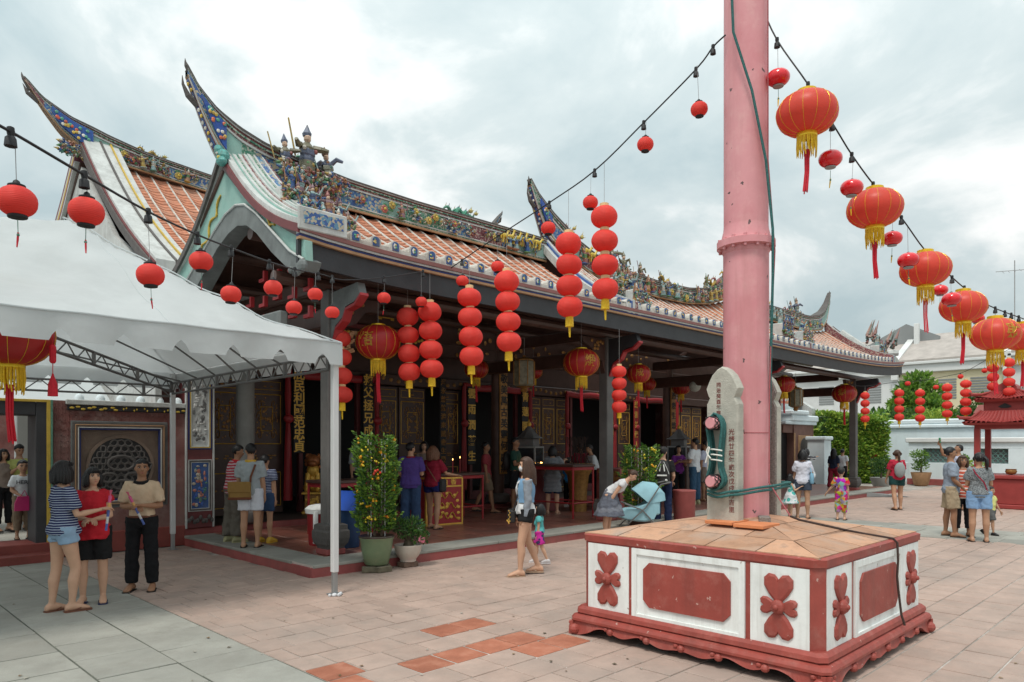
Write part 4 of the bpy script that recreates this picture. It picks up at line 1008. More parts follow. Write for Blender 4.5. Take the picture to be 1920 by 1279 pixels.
# doorway at the far left
q = MB(); q.bbox(2.60, 2.80, WY - .04, WY + .5, .2, 2.38, .01); q.bbox(-.6, -.4, WY - .04, WY + .5, .2, 2.38, .01); q.bbox(-.4, 2.6, WY - .04, WY + .5, 2.18, 2.42, .01); DW = q.build('door_frame', M['dark_wood'], WW)
q = MB(); q.bbox(2.74, 2.79, WY - .06, WY - .03, .2, 2.42, .004); q.bbox(-.4, 2.74, WY - .06, WY - .03, 2.38, 2.42, .004); q.build('yellow_trim', M['yellow'], DW)
q = MB(); q.bbox(2.79, 2.82, WY - .07, WY - .03, .0, 2.42, .004); q.build('green_trim', M['green'], DW)
q = MB(); q.bbox(-.6, 2.78, WY - .42, WY - .1, -.02, .12, .01); q.bbox(-.6, 2.78, WY - .1, WY + .6, -.02, .25, .01); q.build('red_step', M['step_red'], WW)
# courtyard seen through the doorway
BC = empty('courtyard_building', (0, 0, 0), 0, 'pale building with dark doorway in the courtyard behind the left doorway', 'building')
q = MB(); q.box(-3, 4.2, 20.5, 20.7, 0, 4.2); q.build('wall', M['wall_red'], BC)
for (a_, c_) in ((1.0, 16.0), (3.0, 16.2)): q = MB(); q.bbox(a_, a_ + .26, c_, c_ + .25, .2, 3.4, .01); q.build('white_pillar', M['shop_white'], BC)
q = MB(); q.strip([(-2, 14.4, 2.3), (-2, 16.2, 3.3)], [(4.2, 14.4, 2.3), (4.2, 16.2, 3.3)], (0, 0, .03)); q.build('white_awning', M['canvas'], BC)
q = MB(); q.bbox(1.5, 2.6, 20.3, 20.49, .2, 2.6, .02); q.build('dark_door', M['black'], BC)
q = MB(); q.box(-3, 4.2, 13.4, 20.5, -.01, .22); q.build('courtyard_floor', M['granite'], BC)

# ================================================================== FLAGPOLE PEDESTAL
PD_ = empty('flagpole_pedestal', (6.31, 3.16, 0), 0, 'white and red square pedestal with flower reliefs and tiled cap under the pole', 'pedestal')
x0, x1, y0, y1 = 5.17 - 6.31, 7.46 - 6.31, 2.06 - 3.16, 4.26 - 3.16
ZB, ZT = .19, .92
CH = .07
def oct_(x0, x1, y0, y1, c): return [(x0 + c, y0), (x1 - c, y0), (x1, y0 + c), (x1, y1 - c), (x1 - c, y1), (x0 + c, y1), (x0, y1 - c), (x0, y0 + c)]
def notch(x0, x1, y0, y1, c):  # square with small re-entrant corners
    return [(x0 + c, y0), (x1 - c, y0), (x1 - c * .5, y0 + c * .5), (x1, y0 + c), (x1, y1 - c), (x1 - c * .5, y1 - c * .5), (x1 - c, y1), (x0 + c, y1), (x0 + c * .5, y1 - c * .5), (x0, y1 - c), (x0, y0 + c), (x0 + c * .5, y0 + c * .5)]
q = MB(); q.prism(notch(x0, x1, y0, y1, CH), 'z', .10, ZT); body = q.build('red_body', M['red_paint'], PD_)
# skirting: moulded band and scalloped apron standing on scroll feet
def offs(e): return oct_(x0 - e, x1 + e, y0 - e, y1 + e, .05)
q = MB(); q.loft([[(u, v, z) for u, v in offs(e)] for e, z in ((.02, .26), (.045, .235), (.05, .20), (.03, .19), (.07, .175), (.085, .15), (.085, .13), (.06, .115), (.05, .10))], 0, True); q.build('base_moulding', M['red_paint'], body)
def apron(axis, c0, a0, a1, sg):
    p = MB(); n = 72; A = []; Bq = []
    for k in range(n + 1):
        u = a0 + (a1 - a0) * k / n; t = k / n; e = min(t, 1 - t)
        z = .075 + .022 * math.cos(t * 2 * math.pi * 6) - .03 * math.exp(-((t - .5) / .06) ** 2)
        if e < .05: z = 0.0
        elif e < .12: z = z * ((e - .05) / .07)
        A.append((u, .12)); Bq.append((u, z))
    e = .05 + .02
    def P(u, z, d): return (u, c0 + sg * d, z) if axis == 'x' else (c0 + sg * d, u, z)
    p.loft([[P(a[0], a[1], 0), P(a[0], a[1], -.03), P(b_[0], b_[1], -.03), P(b_[0], b_[1], .02)] for a, b_ in zip(A, Bq)], 0, True)
    for t in (.03, .2, .36, .5, .64, .8, .97):
        u = a0 + (a1 - a0) * t; c = P(u, .085 if .1 < t < .9 else .05, .01); r_ = .035 if .1 < t < .9 else .055
        p.ell(c, (r_, r_, r_ * .9), 8, 6); c2 = P(u + .05, .10, .0); p.ell(c2, (.03, .03, .022), 7, 5)
    p.build('scalloped_apron', M['red_paint'], body)
apron('x', y0 - .06, x0 - .09, x1 + .09, -1); apron('x', y1 + .06, x0 - .09, x1 + .09, 1); apron('y', x0 - .06, y0 - .09, y1 + .09, -1); apron('y', x1 + .06, y0 - .09, y1 + .09, 1)
# the four faces: flower panel, field panel, flower panel
def heart(w_, h_, n=18):
    pts = []
    for k in range(n):
        t = 2 * math.pi * k / n; x = 16 * math.sin(t) ** 3; y = 13 * math.cos(t) - 5 * math.cos(2 * t) - 2 * math.cos(3 * t) - .6 * math.cos(4 * t)
        pts.append((x / 16 * w_, (y + 16) / 29 * h_))
    return pts
def face(axis, c0, a0, a1, sg):
    """panels on one face: u runs a0..a1, outward direction sg"""
    Lf = a1 - a0
    def P(u, z, d): return (u, c0 + sg * d, z) if axis == 'x' else (c0 + sg * d, u, z)
    def slab(nm, poly, d0, d1, mat, par):
        k = MB(); nn = len(poly); vs_ = [P(u, z, d0) for u, z in poly] + [P(u, z, d1) for u, z in poly]
        k.add(vs_, [tuple(range(nn)), tuple(range(2 * nn - 1, nn - 1, -1))] + [(i, nn + i, nn + (i + 1) % nn, (i + 1) % nn) for i in range(nn)])
        return k.build(nm, mat, par)
    zt, zb = ZT - .075, ZB + .055
    w1 = Lf * .215
    w1 = Lf * .205; spans = [(a0 + .085, a0 + .085 + w1), (a0 + .125 + w1, a1 - .125 - w1), (a1 - .085 - w1, a1 - .085)]
    for i, (u0, u1) in enumerate(spans):
        pn = slab('white_panel', [(u0, zb), (u1, zb), (u1, zt), (u0, zt)], -.01, .006, M['white_paint'], body)
        if i == 1:
            for (r0, r1, s0, s1) in ((u0 + .0, u1, zt - .05, zt), (u0, u0 + .05, zb, zt - .05), (u1 - .05, u1, zb, zt - .05), (u0 + .05, u1 - .05, zb, zb + .04)):
                slab('panel_moulding', [(r0, s0), (r1, s0), (r1, s1), (r0, s1)], .004, .020, M['white_paint'], pn)
            e, c = .12, .06
            p = [(u0 + e, zb + .11 + c), (u0 + e + c, zb + .11), (u1 - e - c, zb + .11), (u1 - e, zb + .11 + c), (u1 - e, zt - .11 - c), (u1 - e - c, zt - .11), (u0 + e + c, zt - .11), (u0 + e, zt - .11 - c)]
            slab('red_field', p, .002, .022, M['red_paint'], pn)
        else:
            uc = (u0 + u1) / 2; zc = (zb + zt) / 2
            fl = MB()
            for (ang, ww, hh) in ((0, .115, .255), (math.pi, .115, .255), (math.pi / 2, .065, .15), (-math.pi / 2, .065, .15)):
                poly = [(x_ * math.cos(ang) + y_ * math.sin(ang), -x_ * math.sin(ang) + y_ * math.cos(ang)) for x_, y_ in heart(ww, hh)]
                poly = [(uc + u, zc + v) for u, v in poly]; nn = len(poly)
                cu_, cv_ = sum(p[0] for p in poly) / nn, sum(p[1] for p in poly) / nn
                vs_ = [P(u, z, .0) for u, z in poly] + [P(u, z, .018) for u, z in poly] + [P(cu_ + (u - cu_) * .8, cv_ + (z - cv_) * .8, .028) for u, z in poly]
                fl.add(vs_, [(i_, nn + i_, nn + (i_ + 1) % nn, (i_ + 1) % nn) for i_ in range(nn)] + [(nn + i_, 2 * nn + i_, 2 * nn + (i_ + 1) % nn, nn + (i_ + 1) % nn) for i_ in range(nn)] + [tuple(range(2 * nn, 3 * nn))])
            c = P(uc, zc, .03); r_ = (.055, .035, .055) if axis == 'x' else (.035, .055, .055); fl.ell(c, r_, 12, 8); c = P(uc, zc, .06); fl.ell(c, .022, 8, 6)
            fl.build('flower_relief', M['red_paint'], pn)
face('x', y0, x0, x1, -1); face('y', x0, y0, y1, -1); face('x', y1, x0, x1, 1); face('y', x1, y0, y1, 1)
# tiled pyramidal cap: red rim and separate terracotta tiles
q = MB(); q.loft([[(u, v, z) for u, v in notch(x0 - e, x1 + e, y0 - e, y1 + e, CH)] for e, z in ((.012, ZT - .06), (.016, ZT - .005), (-.01, ZT + .006))], 0, True); q.build('rim', M['red_paint'], body)
ZP = 1.10
q = MB(); q.add([(x0 + .02, y0 + .02, ZT), (x1 - .02, y0 + .02, ZT), (x1 - .02, y1 - .02, ZT), (x0 + .02, y1 - .02, ZT), (0, 0, ZP - .0)], [(0, 1, 4), (1, 2, 4), (2, 3, 4), (3, 0, 4)]); capb = q.build('cap', M['grout'], PD_)
def cap_tiles():
    hx, hy = (x1 - x0) / 2 - .02, (y1 - y0) / 2 - .02
    for sgn, ax in ((-1, 'y'), (1, 'y'), (-1, 'x'), (1, 'x')):
        W_, D_ = (hx, hy) if ax == 'y' else (hy, hx)
        rows = [0, .32, .65, 1.0]
        for i in range(3):
            t0, t1 = rows[i], rows[i + 1]
            a0, a1 = 1 - t0, 1 - t1
            nseg = (5, 3, 2)[i]
            for k in range(nseg):
                u0, u1 = -1 + 2 * k / nseg, -1 + 2 * (k + 1) / nseg
                off = .07 if i % 2 else -.05
                def cl(v, a): return max(-a, min(a, v))
                b0, b1 = cl(u0 * a0 + (off if k else 0), a0), cl(u1 * a0 + (off if k < nseg - 1 else 0), a0)
                c0, c1 = cl(b0, a1), cl(b1, a1)
                g_ = .006
                def pt(u, t, up):
                    z = ZT + (ZP - ZT) * t + up; d = -(1 - t) * D_
                    return (u * W_, d, z)
                q4 = [pt(b0 + g_, t0 + g_, .012), pt(b1 - g_, t0 + g_, .012), pt(c1 - g_, t1 - g_, .012), pt(c0 + g_, t1 - g_, .012)]
                if q4[1][0] - q4[0][0] < .02: continue
                lo = [(p[0], p[1], p[2] - .02) for p in q4]
                vs_ = q4 + lo
                if ax == 'y': vs_ = [(x * -sgn, y * -sgn, z) for x, y, z in vs_]
                else: vs_ = [(y * -sgn, -x * -sgn, z) for x, y, z in vs_]
                m_ = MB(); m_.add(vs_, [(0, 1, 2, 3), (4, 5, 1, 0), (5, 6, 2, 1), (6, 7, 3, 2), (7, 4, 0, 3)])
                m_.build('cap_tile', M['cap_tile'], capb)
cap_tiles()
q = MB(); q.bbox(-.60, -.28, -.12, .14, 1.045, 1.075, .004); q.bbox(-.60, -.28, -.40, -.13, 1.035, 1.065, .004); q.build('loose_orange_tile', mk('orange_tile', (.62, .22, .09), .6, .15), capb)
q = MB(); q.T = Matrix.Translation((-.2, -.22, 1.055)) @ Matrix.Rotation(.5, 4, 'Z'); q.bbox(-.09, .09, -.05, .05, 0, .05, .006); tag(q.build('loose_brick', M['stone_rough'], None), 'broken brick lying beside the foot of the pink pole', 'brick').location = (6.31, 3.16, 0)

# ---- pole
PX_, PY_ = 6.28, 3.20
POLE = empty('flagpole', (PX_, PY_, 1.05), 0, 'tall pink painted flagpole with bolted collar standing on the pedestal', 'flagpole')
q = MB(); q.lathe([(.205, 0), (.204, .80), (.2045, .81), (.2045, 2.55)], 32); q.build('lower_shaft', M['pink'], POLE, True)
q = MB(); q.tube([(.207 * math.cos(t), .207 * math.sin(t), .80) for t in [2 * math.pi * k / 24 for k in range(25)]], .003, 4); q.build('joint_line', M['rope_red'], POLE)
q = MB(); q.lathe([(.205, 2.46), (.215, 2.48), (.215, 2.51), (.262, 2.515), (.262, 2.575), (.225, 2.59), (.203, 2.68), (.2, 2.72)], 32); cl_ = q.build('collar', M['pink'], POLE, True)
q = MB()
for k in range(14): a = 2 * math.pi * k / 14; q = MB(); q.tube([(.238 * math.cos(a), .238 * math.sin(a), 2.49), (.238 * math.cos(a), .238 * math.sin(a), 2.60)], .016, 6); q.build('bolt', M['pink'], cl_)
q = MB(); q.lathe([(.20, 2.6), (.198, 8.5), (.17, 12)], 32); q.build('upper_shaft', M['pink'], POLE, True)
# stone cheeks either side
def cheek(xa, xb, label, txt):
    o = empty('stone_cheek', ((xa + xb) / 2, 3.20, 1.0), 0, label, 'stone slab')
    hw = .152; t = (xb - xa) / 2
    p = [(-hw, 0), (hw, 0), (hw, 1.10), (hw - .015, 1.13), (hw - .03, 1.16), (hw - .012, 1.19), (hw + .005, 1.24), (hw - .02, 1.30), (.10, 1.36), (.05, 1.41), (0, 1.435), (-.05, 1.41), (-.10, 1.36), (-hw + .02, 1.30), (-hw - .005, 1.24), (-hw + .012, 1.19), (-hw + .03, 1.16), (-hw + .015, 1.13), (-hw, 1.10)]
    k = MB(); n = len(p); e = .014
    k.add([(-t + e, y, z) for y, z in p] + [(t - e, y, z) for y, z in p], [(i, n + i, n + (i + 1) % n, (i + 1) % n) for i in range(n)])
    pin = [(y * .93, .005 + z * .988) for y, z in p]
    k.add([(-t + e, y, z) for y, z in p] + [(-t, y, z) for y, z in pin], [(i, (i + 1) % n, n + (i + 1) % n, n + i) for i in range(n)] + [tuple(range(n, 2 * n))], 1 if txt is None else 0)
    k.add([(t - e, y, z) for y, z in p] + [(t, y, z) for y, z in pin], [(i, n + i, n + (i + 1) % n, (i + 1) % n) for i in range(n)] + [tuple(range(2 * n - 1, n - 1, -1))])
    k.build('slab', [M['stone'], M['stone_rough']], o)
    if txt:
        red = mk('red_incised', (.20, .07, .06), .9, .3, 30)
        for c, (s_, y_, zt_, st) in enumerate(txt):
            for i, ch in enumerate(s_): ob('character', textmesh(ch, st * .9, red, .001), o, None, (-t - .001, y_, zt_ - i * st), (R(90), 0, R(-90)))
    return o
cheek(5.83, 5.95, 'grey stone slab with incised red characters left of the pink pole', [('同治癸酉年建立', .03, 1.27, .05), ('光緒廿四年歲次戊戌月吉里', -.095, .85, .062)])
cheek(6.58, 6.70, 'rough grey stone slab on the far side of the pink pole', None)
for (z, lb) in ((1.93, 'upper pink peg with black net pattern through the stone slab'), (1.42, 'lower pink peg with black net pattern through the stone slab')):
    o = empty('peg', (6.26, 3.22, z), 0, lb, 'peg')
    k = MB(); k.tube([(-.60, 0, 0), (-.585, 0, 0), (.585, 0, 0), (.60, 0, 0)], [.045, .055, .055, .045], 16); k.build('shaft', M['pink'], o, True)
    k = MB()
    for j in range(7): a = j * .9; k.tube([(-.605 + .0 * i + .03 * i, .058 * math.cos(a + i * .45), .058 * math.sin(a + i * .45)) for i in range(6)], .005, 4); k.tube([(-.605 + .03 * i, .058 * math.cos(a - i * .45), .058 * math.sin(a - i * .45)) for i in range(6)], .005, 4)
    k.build('black_netting', M['cable'], o)
# rope on the pegs
RO = empty('green_rope', (5.8, 3.20, 1.3), 0, 'green rope looped over the two pegs and tied round the pole foot', 'rope')
def rp_(pts, r_, mat, nm, sm=3):
    pts = [Vector(p) for p in pts]
    out = []
    for i in range(len(pts) - 1):
        p0 = pts[max(i - 1, 0)]; p1 = pts[i]; p2 = pts[i + 1]; p3 = pts[min(i + 2, len(pts) - 1)]
        for j in range(sm):
            t = j / sm; out.append(0.5 * ((2 * p1) + (-p0 + p2) * t + (2 * p0 - 5 * p1 + 4 * p2 - p3) * t * t + (-p0 + 3 * p1 - 3 * p2 + p3) * t ** 3))
    out.append(pts[-1]); k = MB(); k.tube(out, r_, 6); return k.build(nm, M[mat], RO, True)
for i in range(4):
    dx_ = .005 - .024 * i; s_ = .065 + .006 * (i % 2)
    L_ = [(dx_, .02 + s_, .60), (dx_, .02, .70 + .005 * i), (dx_, .02 - s_, .62), (dx_, .01 - s_ * .6, .40), (dx_, -.0 - s_ * .4, .25), (dx_, .0 - s_ * .9, .12), (dx_, .02, .05 - .004 * i), (dx_, .02 + s_, .12), (dx_, .02 + s_ * .5, .28), (dx_, .02 + s_ * .7, .45), (dx_, .02 + s_, .60)]
    rp_(L_, .0125, 'rope', 'rope_strand')
for i in range(2):
    z = -.02 + .03 * i
    rp_([(-.0, .12, .02 + z), (-.05, .0, .0 + z), (-.0, -.10, .02 + z), (.05, -.18, .03 + z), (.25, -.24, .05 + z), (.5, -.27, .06 + z), (.75, -.25, .07 + z), (.92, -.22, .07 + z), (.93, 0, .07 + z), (.9, .15, .07 + z)], .013, 'rope', 'rope_strand')
for i in range(3): rp_([(-.10, -.075, .30 + .045 * i), (-.10, .0, .31 + .045 * i), (-.06, .06, .31 + .045 * i)], .007, 'rope_white', 'white_tie')
rp_([(-.11, .03, .32), (-.11, .07, .38), (-.11, .04, .42), (-.11, .08, .28)], .006, 'rope_white', 'white_tie')
def cord(name, pts, r_, mat, label, n=6):
    k = MB(); k.tube(pts, r_, n); return tag(k.build(name, M[mat], None, True), label, 'cord')
def cat(a, b_, sag, n=24):
    a, b_ = Vector(a), Vector(b_); return [a.lerp(b_, i / n) - Vector((0, 0, sag * 4 * (i / n) * (1 - i / n))) for i in range(n + 1)]
cord('halyard', [PD(1362, -260, 6.5), PD(1375, 60, 6.46), PD(1410, 170, 6.44), PD(1436, 300, 6.45), PD(1449, 430, 6.46), PD(1449, 520, 6.5), PD(1446, 640, 6.55), PD(1443, 780, 6.62), PD(1440, 905, 6.7)], .012, 'rope', 'dark green halyard rope slanting down the pink pole')
cord('cord', [PD(1440, -200, 6.52), PD(1440, 300, 6.52), PD(1453, 470, 6.55), PD(1447, 600, 6.55), PD(1443, 720, 6.55), PD(1442, 905, 6.52), PD(1464, 940, 6.4), PD(1482, 968, 6.12)], .006, 'rope_red', 'thin red cord running down the right edge of the pink pole')
zc = lambda x, y: None
cp = [(6.30, 2.62, 1.035), (6.38, 2.50, 1.02), (6.52, 2.40, .995), (6.60, 2.25, .965), (6.66, 2.12, .945), (6.685, 2.055, .935), (6.69, 2.025, .90), (6.675, 2.015, .75), (6.65, 2.015, .62), (6.66, 2.01, .52), (6.66, 1.985, .30), (6.665, 1.96, .21)]
cord('cord', [PD(1482, 968, 6.12), PD(1500, 975, 6.05), PD(1545, 985, 5.97)] + [Vector(p) for p in cp[2:]], .010, 'rope_brown', 'dark brown cord trailing over the pedestal cap and down its side')

# ================================================================== TENT
TT = empty('marquee_tent', (2.3, 10.1, 0), 0, 'white canvas marquee tent with scalloped valance on grey posts at left', 'tent')
ex0, ex1, ey0, ey1 = -2.2, 4.50, 7.30, 12.45
EZ = 2.92
def tz(x, y):
    # hip roof, slightly concave, with a short sagging ridge
    dx_ = max(0, (x - 2.33) / (ex1 - 2.33)); dx2 = max(0, (.6 - x) / (.6 - ex0)); dy_ = abs(y - 10.05) / (10.05 - ey0 if y < 10.05 else ey1 - 10.05)
    u = max(dx_, dx2, dy_); u = min(u, 1)
    top = 4.50 if x > 2.33 else 4.50 - .22 * min(1, (2.33 - x) / 1.2)
    z = EZ + (top - EZ) * ((1 - u) ** 1.06)
    z -= .05 * math.sin(math.pi * u) * (1 + .9 * math.sin(x * 2.3 + y * 1.3 + .6 * math.sin(y * 2)))
    z += (.022 * math.sin(3.2 * x + 5.1 * y + math.sin(2 * x)) + .010 * math.sin(8 * x - 4.3 * y + 1.5 * math.sin(1.7 * y)) + .06 * math.sin(11 * x + 2 * y) * max(0, u - .7) * (y < 10) + .03 * math.sin(5 * (x - y)) * max(0, .5 - abs(dx_ - dy_))) * (1 - u ** 12)
    return z
nx, ny = 60, 48
q = MB(); V_ = []
for j in range(ny + 1):
    for i in range(nx + 1):
        x = ex0 + (ex1 - ex0) * i / nx; y = ey0 + (ey1 - ey0) * j / ny
        V_.append((x - 2.3, y - 10.1, tz(x, y)))
q.add(V_, [(j * (nx + 1) + i, j * (nx + 1) + i + 1, (j + 1) * (nx + 1) + i + 1, (j + 1) * (nx + 1) + i) for j in range(ny) for i in range(nx)])
q.build('canopy', M['canvas'], TT, True)
for (cx_, cy_) in ((ex1, ey0), (ex1, ey1), (ex0, ey0)):      # seams along the hips and across the panels
    tx_ = 2.33 if cx_ > 0 else .6; k = MB(); k.tube([(cx_ + (tx_ - cx_) * i / 30 - 2.3, cy_ + (10.05 - cy_) * i / 30 - 10.1, tz(cx_ + (tx_ - cx_) * i / 30, cy_ + (10.05 - cy_) * i / 30) + .002) for i in range(31)], .009, 5); k.build('hip_seam', M['canvas'], TT, True)
for xs_ in (.9, 2.6):
    k = MB(); k.tube([(xs_ - 2.3, ey0 + (10.0 - ey0) * i / 24 - 10.1, tz(xs_, ey0 + (10.0 - ey0) * i / 24) + .001) for i in range(25)], .006, 5); k.build('panel_seam', M['canvas'], TT, True)
k = MB(); k.tube([(ex0 - 2.3 + (ex1 - ex0) * i / 60, ey0 - .012 - 10.1, EZ - .002 + .004 * math.sin(i * .9)) for i in range(61)], .010, 5); k.build('edge_hem', M['canvas'], TT, True)
def valance(p0, p1, nsc):
    p0, p1 = Vector(p0), Vector(p1); n = nsc * 24; A = []; Bq = []
    for k in range(n + 1):
        t = k / n; p = p0.lerp(p1, t) - Vector((2.3, 10.1, 0)); ph = (k % 24) / 24
        cut = max(0, 1 - abs(ph - .5) / .15)
        cut = cut ** .5 * .115 if cut > 0 else 0
        wob = Vector((0, 0, 0)); 
        A.append(p + Vector((0, 0, EZ))); nrm = Vector((p1.y - p0.y, p0.x - p1.x, 0)).normalized()
        Bq.append(p + Vector((0, 0, EZ - .265 + cut)) + nrm * .018 * math.sin(k * .21))
    v = MB(); v.add(A + Bq, [(i, i + 1, n + 2 + i, n + 1 + i) for i in range(n)]); v.build('valance', M['canvas'], TT, True)
valance((ex0, ey0 - .01, 0), (ex1 + .01, ey0 - .01, 0), 13); valance((ex1 + .01, ey0 - .01, 0), (ex1 + .01, ey1, 0), 11); valance((ex1, ey1 + .01, 0), (ex0, ey1 + .01, 0), 13)
def post(x, y):
    p = MB(); x -= 2.3; y -= 10.1
    p.bbox(x - .036, x + .036, y - .036, y + .036, .26, EZ - .02, .006); o = p.build('post', M['post_white'], TT)
    p = MB(); p.bbox(x - .028, x + .028, y - .028, y + .028, 0.01, .27, .005); p.build('post_leg', M['steel'], o)
    p = MB(); p.bbox(x - .07, x + .07, y - .07, y + .07, 0.002, .014, .003); p.build('foot_plate', M['steel'], o)
for (x, y) in ((4.45, 7.36), (4.45, 12.38), (-2.1, 7.36), (-2.1, 12.38)): post(x, y)
def truss(p0, p1, h, nseg, nm='truss'):
    p0, p1 = Vector(p0) - Vector((2.3, 10.1, 0)), Vector(p1) - Vector((2.3, 10.1, 0)); dz = Vector((0, 0, h)); t = MB()
    t.tube([p0, p1], .018, 6); t.tube([p0 - dz, p1 - dz], .018, 6)
    for i in range(nseg):
        a, b_ = p0.lerp(p1, i / nseg), p0.lerp(p1, (i + 1) / nseg); mid = (a + b_) / 2
        t.tube([a - dz, mid], .009, 5); t.tube([mid, b_ - dz], .009, 5)
        if i % 3 == 0: t.box(a.x - .02, a.x + .02, a.y - .02, a.y + .02, a.z - h, a.z)
    t.build(nm, M['steel_dark'], TT)
truss((4.42, 7.45, 2.78), (4.42, 12.3, 2.74), .17, 14); truss((-2.1, 7.4, 2.78), (-2.1, 12.3, 2.74), .17, 14); truss((-2.1, 12.36, 2.70), (4.4, 12.36, 2.70), .17, 16)
truss((4.4, 12.3, 2.76), (1.6, 8.9, 3.02), .16, 10); truss((-2.05, 12.3, 2.76), (.7, 8.9, 3.02), .16, 10)
t = MB()
for k in range(7):
    y = 7.9 + k * .68
    t.tube([Vector((4.42 - 2.3, y - 10.1, 2.76)), Vector((2.6 - 2.3, y + .0 - 10.1, min(tz(2.6, y) - .05, 4.3)))], .014, 5)
t.build('rafter_rods', M['steel_dark'], TT)
q = MB(); q.col = (.62, .63, .65)
for (dx_, dy_, r_) in ((-.03, -.05, .035), (.03, -.06, .028), (.07, -.02, .022), (-.08, -.03, .02), (.0, -.09, .018)): q.ell((4.43 + dx_, 7.33 + dy_, .014), (r_, r_ * .8, .014 + r_ * .3), 7, 5)
tag(q.build('plastic_scrap', M['paintc'], None, True), 'crumpled white plastic tie at the foot of the near tent post', 'plastic scrap')
# ================================================================== LANTERNS
ORD = ['first', 'second', 'third', 'fourth', 'fifth', 'sixth', 'seventh', 'eighth', 'ninth', 'tenth', 'eleventh', 'twelfth']
def globe(prof_h, r, n=20, m=10, k=0.0, lobes=0):
    q = MB(); rings = []
    for i in range(m + 1):
        a = math.pi * (.06 + .88 * i / m); rr_ = r * math.sin(a) ** .85; z = -prof_h * math.cos(a)
        ring = []
        for j in range(n):
            t = 2 * math.pi * j / n; f = 1 - (k * (abs(math.sin(lobes * t / 2)) < .3) if lobes else 0)
            ring.append((rr_ * f * math.cos(t), rr_ * f * math.sin(t), z))
        rings.append(ring)
    q.loft(rings, 0, True); return q
LM = {}
LM['small'] = globe(.42, .5, 18, 10).mesh('globe', M['lan_paper'], True)
q = MB(); q.lathe([(.2, .36), (.22, .40), (.22, .45), (.16, .47), (.10, .49), (.08, .56), (.03, .60)], 12); LM['small_cap'] = q.mesh('black_cap', M['cable'], True); q = MB(); q.lathe([(.18, -.46), (.24, -.45), (.25, -.39), (.2, -.37)], 12); LM['small_foot'] = q.mesh('black_foot', M['cable'], True)
LM['gloss'] = globe(.36, .5, 20, 10).mesh('globe', M['lan_plastic'], True)
q = MB(); q.lathe([(.22, -.40), (.24, -.36), (.2, -.34)], 14); LM['gloss_foot'] = q.mesh('silver_foot', M['wire'], True)
q = MB(); q.lathe([(.12, .32), (.10, .37), (.03, .42)], 10); LM['gloss_cap'] = q.mesh('black_cap', M['cable'], True)
def pumpkin(nm, r, h, mat):
    q = globe(h, r, 48, 12); return q.mesh(nm, M[mat], True)
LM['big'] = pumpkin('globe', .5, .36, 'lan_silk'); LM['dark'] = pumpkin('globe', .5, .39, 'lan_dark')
def rib_mesh(h):
    q = MB()
    for j in range(14):
        t = 2 * math.pi * j / 14; pts = []
        for i in range(11):
            a = math.pi * (.08 + .84 * i / 10); rr_ = .503 * math.sin(a) ** .85; pts.append((rr_ * math.cos(t), rr_ * math.sin(t), -h * 1.005 * math.cos(a)))
        q.tube(pts, .003, 4)
    return q.mesh('gold_ribs', M['lan_gold'])
LM['ribs'] = rib_mesh(.36); LM['ribs_d'] = rib_mesh(.39)
q = MB(); q.lathe([(.16, .32), (.16, .40), (.14, .41)], 20); LM['bigcap'] = q.mesh('gold_cap', M['lan_gold'], True); q = MB(); q.lathe([(.15, -.42), (.17, -.41), (.17, -.34), (.15, -.32)], 20); LM['bigcol'] = q.mesh('gold_collar', M['lan_gold'], True)
def skirt(n=26, r=.155, z0=-.40, z1=-.74, w_=.010):
    q = MB()
    for j in range(n):
        t = 2 * math.pi * j / n + random.uniform(-.05, .05); a = random.uniform(.95, 1.12); zz = z1 + random.uniform(0, .09)
        q.tube([(r * math.cos(t), r * math.sin(t), z0), (r * a * math.cos(t), r * a * math.sin(t), (z0 + zz) / 2), (r * a * .98 * math.cos(t + .1), r * a * .98 * math.sin(t + .1), zz)], [w_, w_, w_ * .5], 4)
    return q.mesh('yellow_tassel', M['tassel_y'])
LM['skirt'] = skirt(30, .155, -.40, -.76, .013)
def tail(L_):
    q = MB()
    for j in range(8):
        a = 2 * math.pi * j / 8; q.tube([(.035 * math.cos(a), .035 * math.sin(a), -.62), (.03 * math.cos(a), .03 * math.sin(a), -.62 - L_ * .5), (.035 * math.cos(a) + .03, .035 * math.sin(a), -.62 - L_ + .06 * random.random())], .012, 4)
    return q.mesh('red_tail', M['tassel_r'])
LM['tail'] = tail(.75)
q = MB(); q.tube([(0, 0, -.5), (0, 0, -.9)], .012, 4); q.ell((0, 0, -.92), .045, 6, 5); LM['bead'] = q.mesh('green_bead', M['green'])
q = MB(); q.tube([(0, 0, -.95), (.02, 0, -1.15), (.05, 0, -1.4)], [.03, .035, .02], 5); LM['stick'] = q.mesh('yellow_tassel', M['tassel_y']); q.v = list(q.v); LM['stick_r'] = q.mesh('red_tassel', M['tassel_r'])
def wire_mesh(L_, r_=.003):
    q = MB(); q.tube([(0, 0, 0), (0, 0, L_)], r_, 4); return q.mesh('hanging_wire', M['wire'])
